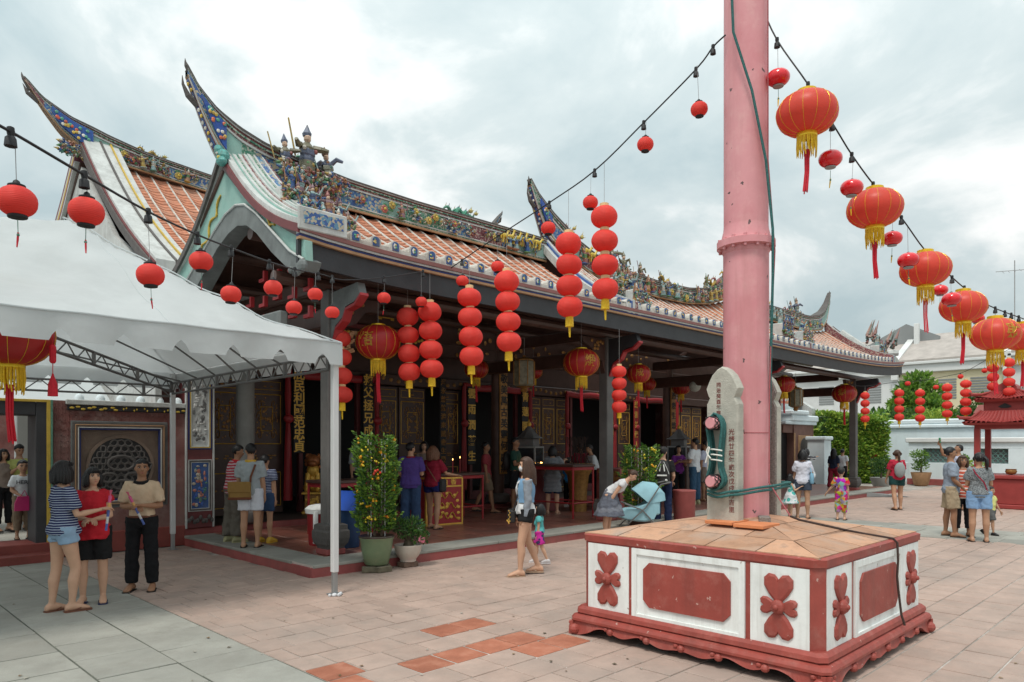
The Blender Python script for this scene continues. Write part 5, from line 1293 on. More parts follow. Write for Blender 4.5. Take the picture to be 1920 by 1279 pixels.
def small_lantern(px, py, d, wpx, wire_z, label, group, gloss=False, tas=True):
    D = wpx * d / F_PX; p = PD(px, py, d); o = empty('small_lantern', p, random.uniform(0, 6), label, 'lantern', group)
    o.rotation_euler = (random.uniform(-.05, .05), random.uniform(-.05, .05), o.rotation_euler.z)
    g_ = ob('globe', LM['gloss' if gloss else 'small'], o); g_.scale = (D,) * 3
    c_ = ob('black_cap', LM['gloss_cap' if gloss else 'small_cap'], o); c_.scale = (D,) * 3
    c_ = ob('silver_foot' if gloss else 'black_foot', LM['gloss_foot' if gloss else 'small_foot'], o); c_.scale = (D,) * 3
    if tas:
        c_ = ob('green_bead', LM['bead'], o); c_.scale = (D,) * 3
        c_ = ob('tassel', LM['stick' if gloss else 'stick_r'], o); c_.scale = (D * .9,) * 3
    L_ = wire_z - p.z - D * .45
    if L_ > .01: ob('hanging_wire', wire_mesh(L_, .0022), o, None, (0, 0, D * .45))
    return o
def big_lantern(px, py, d, wpx, label, group=None, kind='big', ch=None, top=None, rz=0, hasTail=True, chang=0):
    D = wpx * d / F_PX; p = PD(px, py, d); o = empty('silk_lantern', p, rz, label, 'lantern', group)
    def sc(x): x.scale = (D,) * 3; return x
    sc(ob('globe', LM[kind], o)); sc(ob('gold_ribs', LM['ribs' if kind == 'big' else 'ribs_d'], o)); sc(ob('gold_cap', LM['bigcap'], o)); sc(ob('gold_collar', LM['bigcol'], o)); sc(ob('yellow_tassel', LM['skirt'], o))
    if hasTail: sc(ob('red_tail', LM['tail'], o))
    if ch:
        me = textmesh(ch, .34 * D, M['gold'], .001)
        view = math.atan2(-p.y, -p.x) - rz + chang            # character wraps the side turned to the square
        for v in me.vertices:                     # bend the flat character round the globe
            x, y = v.co.x, v.co.y; h = .39 if kind == 'dark' else .36
            u = max(-.95, min(.95, y / (h * D))); rr_ = .508 * D * max(.05, 1 - u * u) ** .42; a = view + x / (rr_ + 1e-6)
            v.co = (rr_ * math.cos(a), rr_ * math.sin(a), y)
        ob('character', me, o)
    if top:
        L_ = top - p.z - D * .38
        if L_ > .02: ob('hanging_wire', wire_mesh(L_, .004), o, None, (0, 0, D * .38))
    return o
def dented(seed):
    q = globe(.41, .5, 26, 14); rg = random.Random(seed); a0 = rg.uniform(0, 6.28)
    q.v = [tuple(Vector(v) * (1 + .012 * math.sin(3 * math.atan2(v[1], v[0]) + a0) + .03 * (mnoise.noise(Vector(v) * 3 + Vector((seed, 0, 0))))  - (.02 if abs(math.sin(1.5 * math.atan2(v[1], v[0]) + a0)) < .06 else 0))) for v in q.v]
    return q.mesh('globe', M['lan_paper'], True)
STKS = [dented(i) for i in range(6)]
q = MB(); q.lathe([(.15, -.07), (.17, -.06), (.17, .06), (.15, .07)], 14); COLR = q.mesh('collar', M['paper_gold'], True)
def short_skirt():
    q = MB(); q.lathe([(.15, -.12), (.15, -.02)], 12); q.lathe([(.16, -.40), (.155, -.12)], 16)
    q.tube([(0, 0, -.4), (.02, 0, -.8)], [.05, .03], 5); return q.mesh('yellow_tassel', M['tassel_y'])
SKS = short_skirt()
def stack(px, pys, d, wpx, label, group, top_z, tass=True, lean=0.0):
    D = wpx * d / F_PX; p = PD(px, pys[0], d); o = empty('lantern_string', p, random.uniform(0, 6), label, 'lantern string', group)
    o.rotation_euler = (0, 0, 0)
    rt = Vector((1, -1, 0)).normalized()
    n = len(pys)
    for i, py in enumerate(pys):
        z = (pys[0] - py) / F_PX * d; x = rt * lean * i * D
        g_ = ob('globe', random.choice(STKS), o, None, (x.x, x.y, z), (random.uniform(-.07, .07), random.uniform(-.07, .07), random.uniform(0, 6))); g_.scale = (D, D, D * random.uniform(.94, 1.04))
        c_ = ob('collar', COLR, o, None, (x.x, x.y, z + .44 * D)); c_.scale = (D,) * 3
        if i == n - 1 and tass: c_ = ob('yellow_tassel', SKS, o, None, (x.x, x.y, z - .36 * D)); c_.scale = (D,) * 3
    L_ = top_z - p.z - .45 * D
    if L_ > .02: ob('hanging_wire', wire_mesh(L_, .003), o, None, (0, 0, .45 * D))
    return o
def cable_fn(tab):
    def f(px):
        for (a, ya, da), (b_, yb, db) in zip(tab, tab[1:]):
            if a <= px <= b_:
                t = (px - a) / (b_ - a); return ya + (yb - ya) * t, 1 / (1 / da + (1 / db - 1 / da) * t)
        return (tab[0][1], tab[0][2]) if px < tab[0][0] else (tab[-1][1], tab[-1][2])
    return f
def cable_thing(tab, sockets, label, light=False):
    o = empty('festoon_cable', PD(*tab[0]), 0, label, 'cable'); base = Vector(o.location)
    pts = [PD(*t) - base for t in tab]
    sm = []
    for i in range(len(pts) - 1):
        p0 = pts[max(i - 1, 0)]; p1 = pts[i]; p2 = pts[i + 1]; p3 = pts[min(i + 2, len(pts) - 1)]
        for j in range(4):
            t = j / 4; sm.append(0.5 * ((2 * p1) + (-p0 + p2) * t + (2 * p0 - 5 * p1 + 4 * p2 - p3) * t * t + (-p0 + 3 * p1 - 3 * p2 + p3) * t ** 3))
    sm.append(pts[-1]); q = MB(); q.tube(sm, .0075, 6); q.build('cable', M['cable'], o, True)
    f = cable_fn(tab)
    for px in sockets:
        y, d = f(px); p = PD(px, y, d) - base; q = MB(); q.lathe([(.012, -.075), (.028, -.07), (.024, -.03), (.014, -.02), (.018, .0), (.016, .02), (.006, .025)], 8, p); q.build('lamp_socket', M['cable'], o, True)
    return f
c1t = [(-60, 205, 3.05), (20, 247, 3.4), (158, 328, 3.8), (278, 397, 4.6), (372, 441, 5.3), (433, 465, 6.0), (505, 491, 6.75), (553, 505, 7.6), (605, 515, 8.2), (645, 525, 8.7), (722, 520, 9.4), (793, 509, 10.3)]
L1 = [(32, 378, 68), (162, 397, 62), (282, 516, 50), (377, 490, 43), (433, 552, 38), (512, 540, 34), (551, 577, 30), (591, 552, 28), (623, 586, 27), (720, 559, 25), (790, 566, 22)]
f1 = cable_thing(c1t, [20, 158, 278, 370, 433, 505, 553, 597, 623, 720, 793], 'black festoon cable sagging from the upper left to the temple eave')
ends = ['over the tent at the left edge', 'over the white tent roof', 'hanging before the white tent roof', 'in front of the gable arch', 'above the tent slope', 'below the gable arch', 'lowest before the gable beams', 'beside the corner column top', 'just right of the corner column', 'in front of the gold plaque', 'behind the close pair of strings']
for i, (px, py, wp) in enumerate(L1):
    y, d = f1(px); small_lantern(px, py, d, wp, PD(px, y, d).z, '%s small red lantern from the left, %s' % (ORD[i], ends[i]), 'small lanterns on the left cable', tas=i < 4 or i in (7, 9))
c2t = [(845, 503, 10.75), (915, 455, 9.9), (1030, 380, 8.75), (1115, 320, 8.05), (1207, 230, 7.45), (1305, 130, 6.95), (1337, 88, 6.8), (1360, 66, 6.6)]
f2 = cable_thing(c2t, [866, 933, 1030, 1115, 1207, 1305, 1337], 'black festoon cable rising from the temple eave to the pink pole')
L2 = [(867, 527, 24), (933, 500, 25), (1028, 428, 28), (1107, 380, 29), (1210, 271, 31), (1311, 205, 32)]
for i, (px, py, wp) in enumerate(L2):
    y, d = f2(px); small_lantern(px, py, d, wp, PD(px, y, d).z, '%s small red lantern up the cable from the eave to the pink pole' % ORD[i], 'small lanterns on the rising cable', tas=False)
c3t = [(1425, 5, 6.75), (1457, 75, 6.55), (1515, 158, 6.35), (1565, 238, 6.5), (1597, 290, 6.75), (1637, 345, 7.05), (1690, 408, 7.5), (1735, 470, 7.95), (1785, 520, 8.6), (1830, 557, 9.3), (1870, 580, 10.0), (1960, 612, 11.5)]
f3 = cable_thing(c3t, [1457, 1515, 1560, 1597, 1637, 1690, 1735, 1785, 1808, 1850, 1866, 1884, 1896, 1910], 'black festoon cable falling from the pink pole to the right edge')
for i, (px, py, wp) in enumerate([(1459, 146, 43), (1557, 298, 43), (1597, 352, 41), (1673, 447, 36), (1703, 488, 38), (1763, 544, 27), (1784, 561, 34), (1832, 597, 26), (1854, 614, 30)]):
    y, d = f3(px)
    small_lantern(px, py, d * (1.0 if wp > 30 else 1.12), wp, PD(px, y, d).z + .02, '%s glossy red flattened lantern down the cable right of the pole' % ORD[i], 'glossy lanterns right of the pole', True)
for i, (px, py, wp, ch) in enumerate([(1513, 213, 110, None), (1640, 391, 98, None), (1735, 505, 88, None), (1806, 575, 80, None), (1866, 627, 84, '財'), (1918, 632, 70, None)]):
    y, d = f3(px); d *= 1.0
    big_lantern(px, py, d, wp, '%s large orange-red ribbed silk lantern down the cable right of the pole' % ORD[i], 'large silk lanterns right of the pole', 'big', ch, PD(px, y, d).z, random.uniform(0, 6), True, .75 if ch else 0)
ST = [((1133, 407), 4, 45, 50, 8.0), ((1066, 457), 4, 39.5, 49, 8.5), ((950, 528), 4, 37.7, 47, 9.55), ((880, 558), 4, 36.7, 45, 10.2), ((806, 585), 4, 35.5, 44, 10.5), ((764, 594), 4, 34.5, 41, 10.6), ((638, 635), 4, 35, 40, 10.4)]
SL = ['highest string of four red globes, just left of the pink pole', 'second highest string of four red globes in front of the middle roof', 'string of four red globes in front of the eave, third from the pole', 'string of four red globes in front of the eave, fourth from the pole', 'string of four red globes, right one of the close pair', 'string of four red globes, left one of the close pair', 'string of four red globes half hidden behind the near tent post']
for (pt, n, sp, wp, d), lb in zip(ST, SL):
    px = pt[0]; y = f2(px)[0] if px > 850 else (f1(px)[0] if px > 700 else 540)
    stack(px, [pt[1] + sp * i for i in range(n)], d, wp, lb, 'strings of four red globes', PD(px, y, d).z, True, .028 if px < 1000 else .012)
stack(1161, [697, 719, 741, 763], 13.5, 28, 'small string of four red globes beside the second porch column', 'strings of four red globes', 3.9, True)
# far strings across the right of the square
far = [(1622, 742, 16), (1686, 737, 17), (1725, 737, 17), (1776, 727, 18), (1811, 720, 19), (1862, 690, 20), (1892, 680, 20)]
wp_ = [(1600, 722, 22), (1622, 724, 22), (1686, 716, 22), (1725, 714, 21.8), (1776, 705, 21.5), (1811, 696, 21), (1862, 668, 20), (1892, 655, 19.5), (1990, 600, 18)]
ff = cable_thing(wp_, [], 'thin cable carrying far red lantern strings across the square')
for i, (px, py, wp) in enumerate(far):
    d = ff(px)[1]; stack(px, [py + (14.5 + i * .6) * k for k in range(4)], d, wp, '%s far string of red globes from the left, in front of the trees' % ORD[i], 'far strings of red globes', PD(px, ff(px)[0], d).z)
for i, (px, py) in enumerate([(1702, 719), (1755, 726), (1801, 706), (1846, 695)]):
    small_lantern(px, py, ff(px)[1], 10, PD(px, ff(px)[0], ff(px)[1]).z, '%s tiny single red lantern between the far lantern strings' % ORD[i], 'tiny far lanterns', tas=False)
# deep red silk lanterns under the eave
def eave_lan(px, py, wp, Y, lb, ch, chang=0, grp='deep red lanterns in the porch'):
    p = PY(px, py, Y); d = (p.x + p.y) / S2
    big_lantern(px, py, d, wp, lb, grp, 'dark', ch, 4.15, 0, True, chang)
eave_lan(709, 642, 84, 8.9, 'large deep red lantern with a gold character near the corner column', '悟', -.55)
eave_lan(1090, 680, 68, 9.0, 'deep red lantern with a gold character left of the second porch column', '緞', .55)
eave_lan(1197, 701, 46, 9.3, 'deep red lantern with a gold character right of the second porch column', '成', .1)
eave_lan(1470, 721, 40, 9.3, 'deep red lantern peeping out right of the stone slab', '福', -.5)
eave_lan(1583, 738, 44, 9.2, 'deep red lantern beside the last porch column', '寿', -.2)
eave_lan(893, 692, 46, 12.0, 'dim deep red lantern deep in the porch behind the eave strings', None)
eave_lan(1213, 720, 34, 12.3, 'dim deep red lantern deep in the porch behind the small globe string', None)
eave_lan(1277, 727, 34, 12.3, 'dim deep red lantern deep in the porch left of the white globe', None)
eave_lan(1000, 698, 34, 12.4, 'dim deep red lantern deep in the porch behind the hexagonal lantern', None)
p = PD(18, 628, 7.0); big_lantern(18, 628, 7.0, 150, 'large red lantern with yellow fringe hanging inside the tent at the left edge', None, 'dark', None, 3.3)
q = MB(); q.lathe([(.018, -.10), (.03, -.08), (.03, .06), (.02, .08)], 8); q.tube([(0, 0, -.1), (0, 0, -.2)], .004, 4); q.lathe([(.045, -.42), (.04, -.3), (.012, -.22), (.008, -.2)], 10); q.tube([(0, 0, .08), (0, 0, .5)], .003, 4)
o = q.build('hanging_tassel', M['tassel_r'], None); o.location = PD(99, 662, 7.0); tag(o, 'red tassel ornament hanging in front of the tent truss at left', 'tassel')
# hexagonal glass palace lanterns, white globe lamp
def palace(px, py, Y, w_, h_, lb):
    p = PY(px, py, Y); o = empty('palace_lantern', p, .3, lb, 'lantern', 'hexagonal porch lanterns')
    k = MB(); k.lathe([(.40 * w_, -.42 * h_), (.48 * w_, -.36 * h_), (.48 * w_, .36 * h_), (.40 * w_, .42 * h_)], 8); k.build('painted_glass', mk('painted_glass', (.20, .19, .13), .35, .45, 14), o)
    k = MB()
    for i in range(8): a = 2 * math.pi * i / 8; k.tube([(.49 * w_ * math.cos(a), .49 * w_ * math.sin(a), -.38 * h_), (.49 * w_ * math.cos(a), .49 * w_ * math.sin(a), .38 * h_)], .012, 5)
    k.lathe([(.42 * w_, .40 * h_), (.46 * w_, .43 * h_), (.30 * w_, .48 * h_), (.08 * w_, .52 * h_), (.03, .58 * h_)], 8); k.lathe([(.10 * w_, -.62 * h_), (.2 * w_, -.55 * h_), (.14 * w_, -.48 * h_), (.4 * w_, -.43 * h_)], 8); k.build('frame', M['gold_old'], o)
    ob('hanging_wire', wire_mesh(3.95 - p.z - .55 * h_, .006), o, None, (0, 0, .55 * h_))
palace(983, 700, 10.4, .46, .64, 'hexagonal painted glass lantern hanging in the middle of the porch')
palace(1492, 746, 9.6, .42, .66, 'brown hexagonal lantern hanging under the far end of the eave')
q = MB(); q.ell((0, 0, 0), .17, 20, 14); o = q.build('globe_lamp', mk('opal_glass', (.72, .76, .70), .3, .03, 4, 0, trans=.4), None, True); o.location = PY(1303, 724, 11.0); tag(o, 'white opal globe lamp hanging in the dark porch', 'lamp')
# ================================================================== PLANTS
def leaves(q, pts, size, rnd=.4, m=0, nm=1, lw=.42, out=None, rg=random):
    """leaf blades (two bent quads) at the given (point, outward) pairs"""
    for (p, o_) in pts:
        p = Vector(p); d = Vector(o_) + Vector((rg.uniform(-1, 1), rg.uniform(-1, 1), rg.uniform(-.6, .9))) * .8
        if d.length < 1e-4: d = Vector((0, 0, 1))
        d.normalize(); s = d.cross(Vector((rg.uniform(-1, 1), rg.uniform(-1, 1), rg.uniform(-1, 1))))
        if s.length < 1e-4: continue
        s.normalize(); L_ = size * rg.uniform(1 - rnd, 1 + rnd); n_ = d.cross(s) * L_ * .12
        a = p; b_ = p + d * L_ * .5 + n_; c = p + d * L_; w_ = s * L_ * lw * .5
        q.add([a, b_ - w_, c, b_ + w_], [(0, 1, 2, 3)], rg.randrange(nm))
def crown_pts(c, r, n, rg, shell=.55, clumps=None):
    out = []
    c = Vector(c)
    cl = clumps or []
    for i in range(n):
        if cl:
            cc, cr = rg.choice(cl)
            while True:
                v = Vector((rg.uniform(-1, 1), rg.uniform(-1, 1), rg.uniform(-1, 1)))
                if .25 < v.length < 1: break
            v = v.normalized() * v.length ** .5
            p = Vector(cc) + Vector((v.x * cr, v.y * cr, v.z * cr * .8)); out.append((p, v + Vector((0, 0, .25))))
        else:
            while True:
                v = Vector((rg.uniform(-1, 1), rg.uniform(-1, 1), rg.uniform(-1, 1)))
                if shell < v.length < 1: break
            out.append((c + Vector((v.x * r[0], v.y * r[1], v.z * r[2])), v))
    return out
def column_bush(loc, h, w_, pot, label, fruit_cols, seed, nleaf=4600, pot_label=None):
    rg = random.Random(seed)
    o = empty('kumquat_tree', loc, 0, label, 'potted tree', 'potted kumquat trees')
    ph = pot['h']
    pt = MB(); pt.lathe([(pot['r'] * .62, 0), (pot['r'] * .70, .02), (pot['r'] * .88, ph * .5), (pot['r'] * .96, ph * .85), (pot['r'] * 1.0, ph * .9), (pot['r'] * 1.03, ph * .93), (pot['r'] * 1.03, ph), (pot['r'] * .92, ph), (pot['r'] * .9, ph * .93)], 28, (0, 0, pot['z'])); pt.build('pot', pot['mat'], o, True)
    q = MB(); q.lathe([(pot['r'] * 1.035, ph * .95), (pot['r'] * 1.05, ph * .98), (pot['r'] * 1.02, ph * 1.005), (pot['r'] * .9, ph * 1.0)], 28, (0, 0, pot['z'])); q.build('pot_rim', mk('pot_rim', (.06, .035, .03), .4), o, True)
    q = MB(); q.lathe([(.001, ph * .9), (pot['r'] * .93, ph * .9)], 20, (0, 0, pot['z']), cap=False); q.build('soil', M['soil'], o)
    z0 = pot['z'] + ph
    q = MB()
    for k in range(5):
        a = k * 1.26; q.tube([(.08 * math.cos(a), .08 * math.sin(a), z0 - .05), (.12 * math.cos(a), .12 * math.sin(a), z0 + h * .5), (.1 * math.cos(a), .1 * math.sin(a), z0 + h)], [.02, .016, .008], 6)
    q.build('stems', M['bark'], o)
    q = MB()
    for k in range(4): a = k * 1.57 + .4; q.tube([(w_ * .27 * math.cos(a), w_ * .27 * math.sin(a), z0 - .04), (w_ * .27 * math.cos(a), w_ * .27 * math.sin(a), z0 + h * 1.04)], .007, 5)
    q.build('white_stakes', M['post_white'], o)
    q = MB(); pts = []
    for i in range(nleaf):
        t = rg.random(); a = rg.uniform(0, 6.283); lump = 1 + .16 * math.sin(3 * a + 9 * t + seed) + .10 * math.sin(7 * a - 17 * t)
        prof = min(1, .75 + t * 2.2) if t < .12 else (1.0 - .08 * max(0, (t - .9) / .1))
        r_ = w_ / 2 * lump * prof * (rg.uniform(.55, 1.0) ** .6)
        pts.append(((r_ * math.cos(a), r_ * math.sin(a), z0 + .06 + t * h * (1 + .04 * math.sin(5 * a))), (math.cos(a), math.sin(a), .35)))
    for i in range(26):                       # stray shoots
        t = rg.random(); a = rg.uniform(0, 6.283); r_ = w_ / 2 * 1.1
        for k in range(9): pts.append(((r_ * math.cos(a) * (1 + .03 * k), r_ * math.sin(a) * (1 + .03 * k), z0 + .06 + t * h + .012 * k), (math.cos(a), math.sin(a), .5)))
    leaves(q, pts, .056, .5, nm=4, lw=.52, rg=rg); q.build('foliage', [M['leaf'], M['leaf2'], M['leaf3'], M['leaf2']], o, kind='stuff')
    for ci, (cm_, n, r_) in enumerate(fruit_cols):
        q = MB()
        for i in range(n):
            if i % 4 == 0: tc_, ac_ = rg.uniform(.02, 1) ** .8, rg.uniform(0, 6.283)
            t = min(1, max(0, tc_ + rg.uniform(-.03, .03))); a = ac_ + rg.uniform(-.22, .22); rd = w_ / 2 * rg.uniform(.9, 1.06); q.ell((rd * math.cos(a), rd * math.sin(a), z0 + .06 + t * h), r_ * rg.uniform(.7, 1.15), 7, 5)
        q.build('fruit', cm_, o, True, kind='stuff')
    return o
glz = mk('green_glazed_pot', (.17, .23, .13), .3, .2, 3, .08, 30, dirt=(.30, .28, .17), dscale=2.2, damt=.6)
ky = mk('yellow_kumquat', (.68, .52, .04), .35, .25, 9, .1)
p = G(706, 1070); column_bush((p.x, p.y, 0), 1.27, .50, dict(h=.40, r=.235, z=.085, mat=glz), 'tall kumquat tree full of small fruit in a green glazed pot', [(M['kumquat'], 70, .019), (ky, 130, .015), (mk('red_bow', (.6, .05, .03), .5), 5, .022)], 5)
p2 = G(1200, 997); column_bush((p2.x, p2.y, 0), 1.2, .62, dict(h=.38, r=.27, z=.04, mat=mk('brown_pot', (.09, .05, .04), .4)), 'kumquat tree with red bows in a brown pot behind the blue stroller', [(M['kumquat'], 20, .02), (ky, 70, .018), (mk('red_bow', (.6, .06, .04), .5), 12, .03)], 9, 4200)
for (dx_, dy_, rz) in ((-.14, -.05, .2), (.1, .02, -.1), (0, -.16, .7)):
    q = MB(); q.bbox(-.11, .11, -.055, .055, 0, .08, .008); o = q.build('brick', mk('old_brick', (.14, .12, .08), .9, .4, 12, .5), None); o.location = (p.x + dx_, p.y + dy_, 0); o.rotation_euler = (0, 0, rz - .78)
    tag(o, 'mossy brick under the green pot, %s' % ('left one' if dx_ < 0 else ('right one' if dx_ > 0 else 'front one')), 'brick', 'bricks under the green pot')
# bowl plant with pink flowers
p = G(765, 1062)
o = empty('flowering_plant', (p.x, p.y, 0), 0, 'desert rose with pink flowers in a white bowl pot on a brick', 'potted plant')
q = MB(); q.lathe([(.10, .07), (.115, .08), (.115, .11), (.15, .15), (.185, .22), (.195, .29), (.2, .31), (.19, .315), (.17, .29), (.001, .28)], 26); q.build('bowl_pot', mk('white_bowl', (.56, .50, .43), .4, .08, 6, .05, dirt=(.45, .2, .2), dscale=6, damt=.5), o, True)
q = MB(); q.bbox(-.13, .12, -.09, .09, 0, .072, .008); q.build('brick_foot', mk('foot_brick', (.17, .11, .08), .9, .4, 12, .5), o)
q = MB(); q.tube([(0, 0, .26), (.01, .0, .34), (.0, .02, .40)], [.085, .07, .035], 9)
for k in range(7): a = k * .9; q.tube([(0, 0, .36), (.08 * math.cos(a), .08 * math.sin(a), .45), (.14 * math.cos(a), .14 * math.sin(a), .60 + .03 * (k % 3))], [.03, .018, .008], 6)
q.build('stem', M['bark'], o, True)
q = MB(); rg = random.Random(2); pts = crown_pts((0, 0, 0), (1, 1, 1), 850, rg, clumps=[((.13 * math.cos(a), .13 * math.sin(a), .56 + .04 * math.sin(3 * a)), .11) for a in [k * .7 for k in range(9)]] + [((.2, -.1, .42), .08), ((.05, -.15, .42), .08)])
leaves(q, pts, .06, .35, nm=2, lw=.42, rg=rg); q.build('foliage', [M['leaf'], M['leaf3']], o, kind='stuff')
for (x, y, z) in ((.09, -.17, .40), (.16, -.13, .375)):
    q = MB()
    for k in range(5): a = k * 1.2566; q.ell((x + .028 * math.cos(a), y - .01, z + .028 * math.sin(a)), (.022, .008, .022), 7, 4)
    q.ell((x, y - .018, z), .009, 6, 4); q.build('pink_flower', mk('pink_petal', (.75, .22, .32), .5, .15), o, True)

# ================================================================== RIGHT BACKGROUND
def tree(name, base, h, clumps, label, mats, n, size, seed, trunk=.12, cat='tree'):
    rg = random.Random(seed); o = empty(name, base, 0, label, cat, 'trees behind the far wall')
    q = MB(); q.tube([(0, 0, 0), (.05, .04, h * .35), (0, .1, h * .7)], [trunk, trunk * .8, trunk * .4], 8)
    for (c, r_) in clumps: q.tube([(.02, .06, h * .45), (c[0] * .5, c[1] * .5, (c[2] + h * .5) / 2), c], [trunk * .5, trunk * .3, .02], 6)
    q.build('trunk', M['bark'], o, True)
    q = MB(); leaves(q, crown_pts((0, 0, 0), (1, 1, 1), n, rg, clumps=clumps), size, .4, nm=len(mats), lw=.5, rg=rg); q.build('crown', [M[m] for m in mats], o, kind='stuff')
    return o
def rc(n, rx, ry, z0, z1, r0, r1, seed):
    rg = random.Random(seed); return [((rg.uniform(-rx, rx), rg.uniform(-ry, ry), rg.uniform(z0, z1)), rg.uniform(r0, r1)) for _ in range(n)]
def at(px, d, z=0): p = PD(px, 800, d); return (p.x, p.y, z)
tree('leafy_tree', at(1722, 40), 5.6, rc(12, .9, .9, 2.4, 4.0, .5, .9, 1) + [((0, 0, 5.1), .7), ((.3, -.3, 4.5), .8), ((-.4, .3, 4.6), .7)], 'tall bright green tree rising behind the wall', ['leaf2', 'leaf', 'leaf2'], 5200, .30, 1)
tree('leafy_tree', at(1668, 38), 4.2, rc(12, 1.2, 1.2, 1.6, 3.2, .6, 1.0, 2), 'dark green tree between the last column and the tall tree', ['leaf', 'leaf3', 'leaf2'], 4600, .28, 2)
tree('leafy_tree', at(1800, 41), 4.4, rc(9, 1.8, 1.8, 2.4, 3.9, .5, .8, 3), 'loose grey-green tree behind the far lantern strings', ['leaf3', 'leaf', 'leaf'], 2400, .26, 3)
tree('feathery_bush', at(1745, 36), 3.0, rc(16, 1.3, 1.3, 1.7, 3.1, .35, .6, 4), 'feathery yellow-green bush leaning over the boundary wall', ['leaf_y', 'leaf_y', 'leaf2'], 5200, .15, 4, .04, 'bush')
# clipped hedge
hc = PD(1590, 832, 32.5)
HG = empty('clipped_hedge', (hc.x, hc.y, 0), 0, 'clipped green hedge with sloping top beside the last column', 'hedge')
def hedge_box(w_, dp, h0, h1, n, seed):
    rg = random.Random(seed); pts = []
    rt = Vector((1, -1, 0)).normalized(); fw = Vector((1, 1, 0)).normalized()
    for i in range(n):
        f = rg.random(); u = rg.uniform(-.5, .5); hh = h1 + (h0 - h1) * (u + .5)
        if f < .6: p = rt * u * w_ - fw * dp * .5; p = Vector((p.x, p.y, rg.uniform(.0, 1) * hh)); nn = -fw
        elif f < .85: v = rg.uniform(-.5, .5); p = rt * u * w_ + fw * v * dp; p = Vector((p.x, p.y, hh)); nn = Vector((0, 0, 1))
        else: sg = rg.choice((-1, 1)); v = rg.uniform(-.5, .5); p = rt * .5 * sg * w_ + fw * v * dp; p = Vector((p.x, p.y, rg.random() * hh)); nn = rt * sg
        p += nn * (rg.uniform(-.12, .03) + .07 * math.sin(p.x * 3 + p.z * 2.5)); pts.append((p, nn))
    q = MB(); leaves(q, pts, .15, .6, nm=3, lw=.5, rg=rg); q.build('foliage', [M['leaf2'], M['leaf_y'], M['leaf2']], HG, kind='stuff')
    q = MB(); a = rt * w_ * .46; b_ = fw * dp * .42
    vs_ = [(-a - b_), (a - b_), (a + b_), (-a + b_)]; q.add([(v.x, v.y, 0) for v in vs_] + [(v.x, v.y, (h1 if i in (0, 3) else h0) * .94) for i, v in enumerate(vs_)], [(0, 1, 5, 4), (1, 2, 6, 5), (2, 3, 7, 6), (3, 0, 4, 7), (4, 5, 6, 7)]); q.build('twig_core', M['leaf3'], HG)
hedge_box(2.8, 1.6, 2.75, 3.15, 9000, 3)
# boundary wall, low balustrade with lattice vents
BW = empty('boundary_wall', (36, 10, 0), 0, 'pale blue boundary wall with coping behind the trees at right', 'wall')
q = MB(); q.bbox(0, .4, -9, 12, 0, 2.45, .02); q.build('wall', M['pale_blue'], BW)
q = MB(); q.bbox(-.12, .52, -9, 12, 2.45, 2.62, .04); q.bbox(-.06, .46, -9, 12, 2.62, 2.85, .05); q.build('coping', M['pale_blue'], BW)
q = MB(); q.bbox(-.06, .0, -9, 12, 0.0, .9, .02); q.build('dado', M['pale_blue'], BW)
q = MB(); q.bbox(-.03, 0, 1.72, 2.0, 1.95, 2.35, .01); sg_ = q.build('restroom_sign', M['black'], BW); q = MB(); q.ell((-.035, 1.86, 2.27), (.01, .03, .03), 8, 6); q.bbox(-.04, -.03, 1.81, 1.91, 2.02, 2.22, .004); q.build('figure_symbol', M['white_paint'], sg_)
BL = empty('garden_parapet', (34, 9.55, 0), 0, 'white parapet wall with green glazed lattice vents behind the incense pavilion', 'wall')
q = MB(); z0, z1 = .95, 1.55; ys = [(-1.35, -.25), (-3.3, -2.2), (-5.2, -4.1)]
q.bbox(0, .35, -9, .3, .25, z0, .01); q.bbox(0, .35, -9, .3, z1, 1.80, .01)
prev = .3
for (a, c) in ys: q.bbox(.001, .349, c, prev, z0, z1, .0); prev = a
q.bbox(.001, .349, -9, prev, z0, z1, .0); q.build('wall', M['pale_blue'], BL)
q = MB(); q.bbox(-.1, .45, -9, .4, 1.80, 2.0, .03); q.build('coping', M['shop_white'], BL)
q = MB(); q.bbox(-.05, .4, -9, .35, 0, .26, .01); q.build('red_plinth', M['kerb_red'], BL)
vm_ = MB(); n_ = 6
for i in range(n_):
    for j in range(3):
        y_ = (i + .5) * 1.1 / n_; zz = z0 + (j + .5) * .2; vm_.tube([(.12, y_ + .085 * math.cos(t), zz + .085 * math.sin(t)) for t in [2 * math.pi * k / 8 for k in range(9)]], .018, 5)
VM = vm_.mesh('lattice_vent', mk('green_glaze', (.12, .22, .2), .35, .3))
for (a, c) in ys:
    ob('lattice_vent', VM, BL, None, (0, a, 0)); q = MB(); q.box(.25, .26, a, c, z0, z1); q.build('vent_shade', M['shop_grey'], BL)
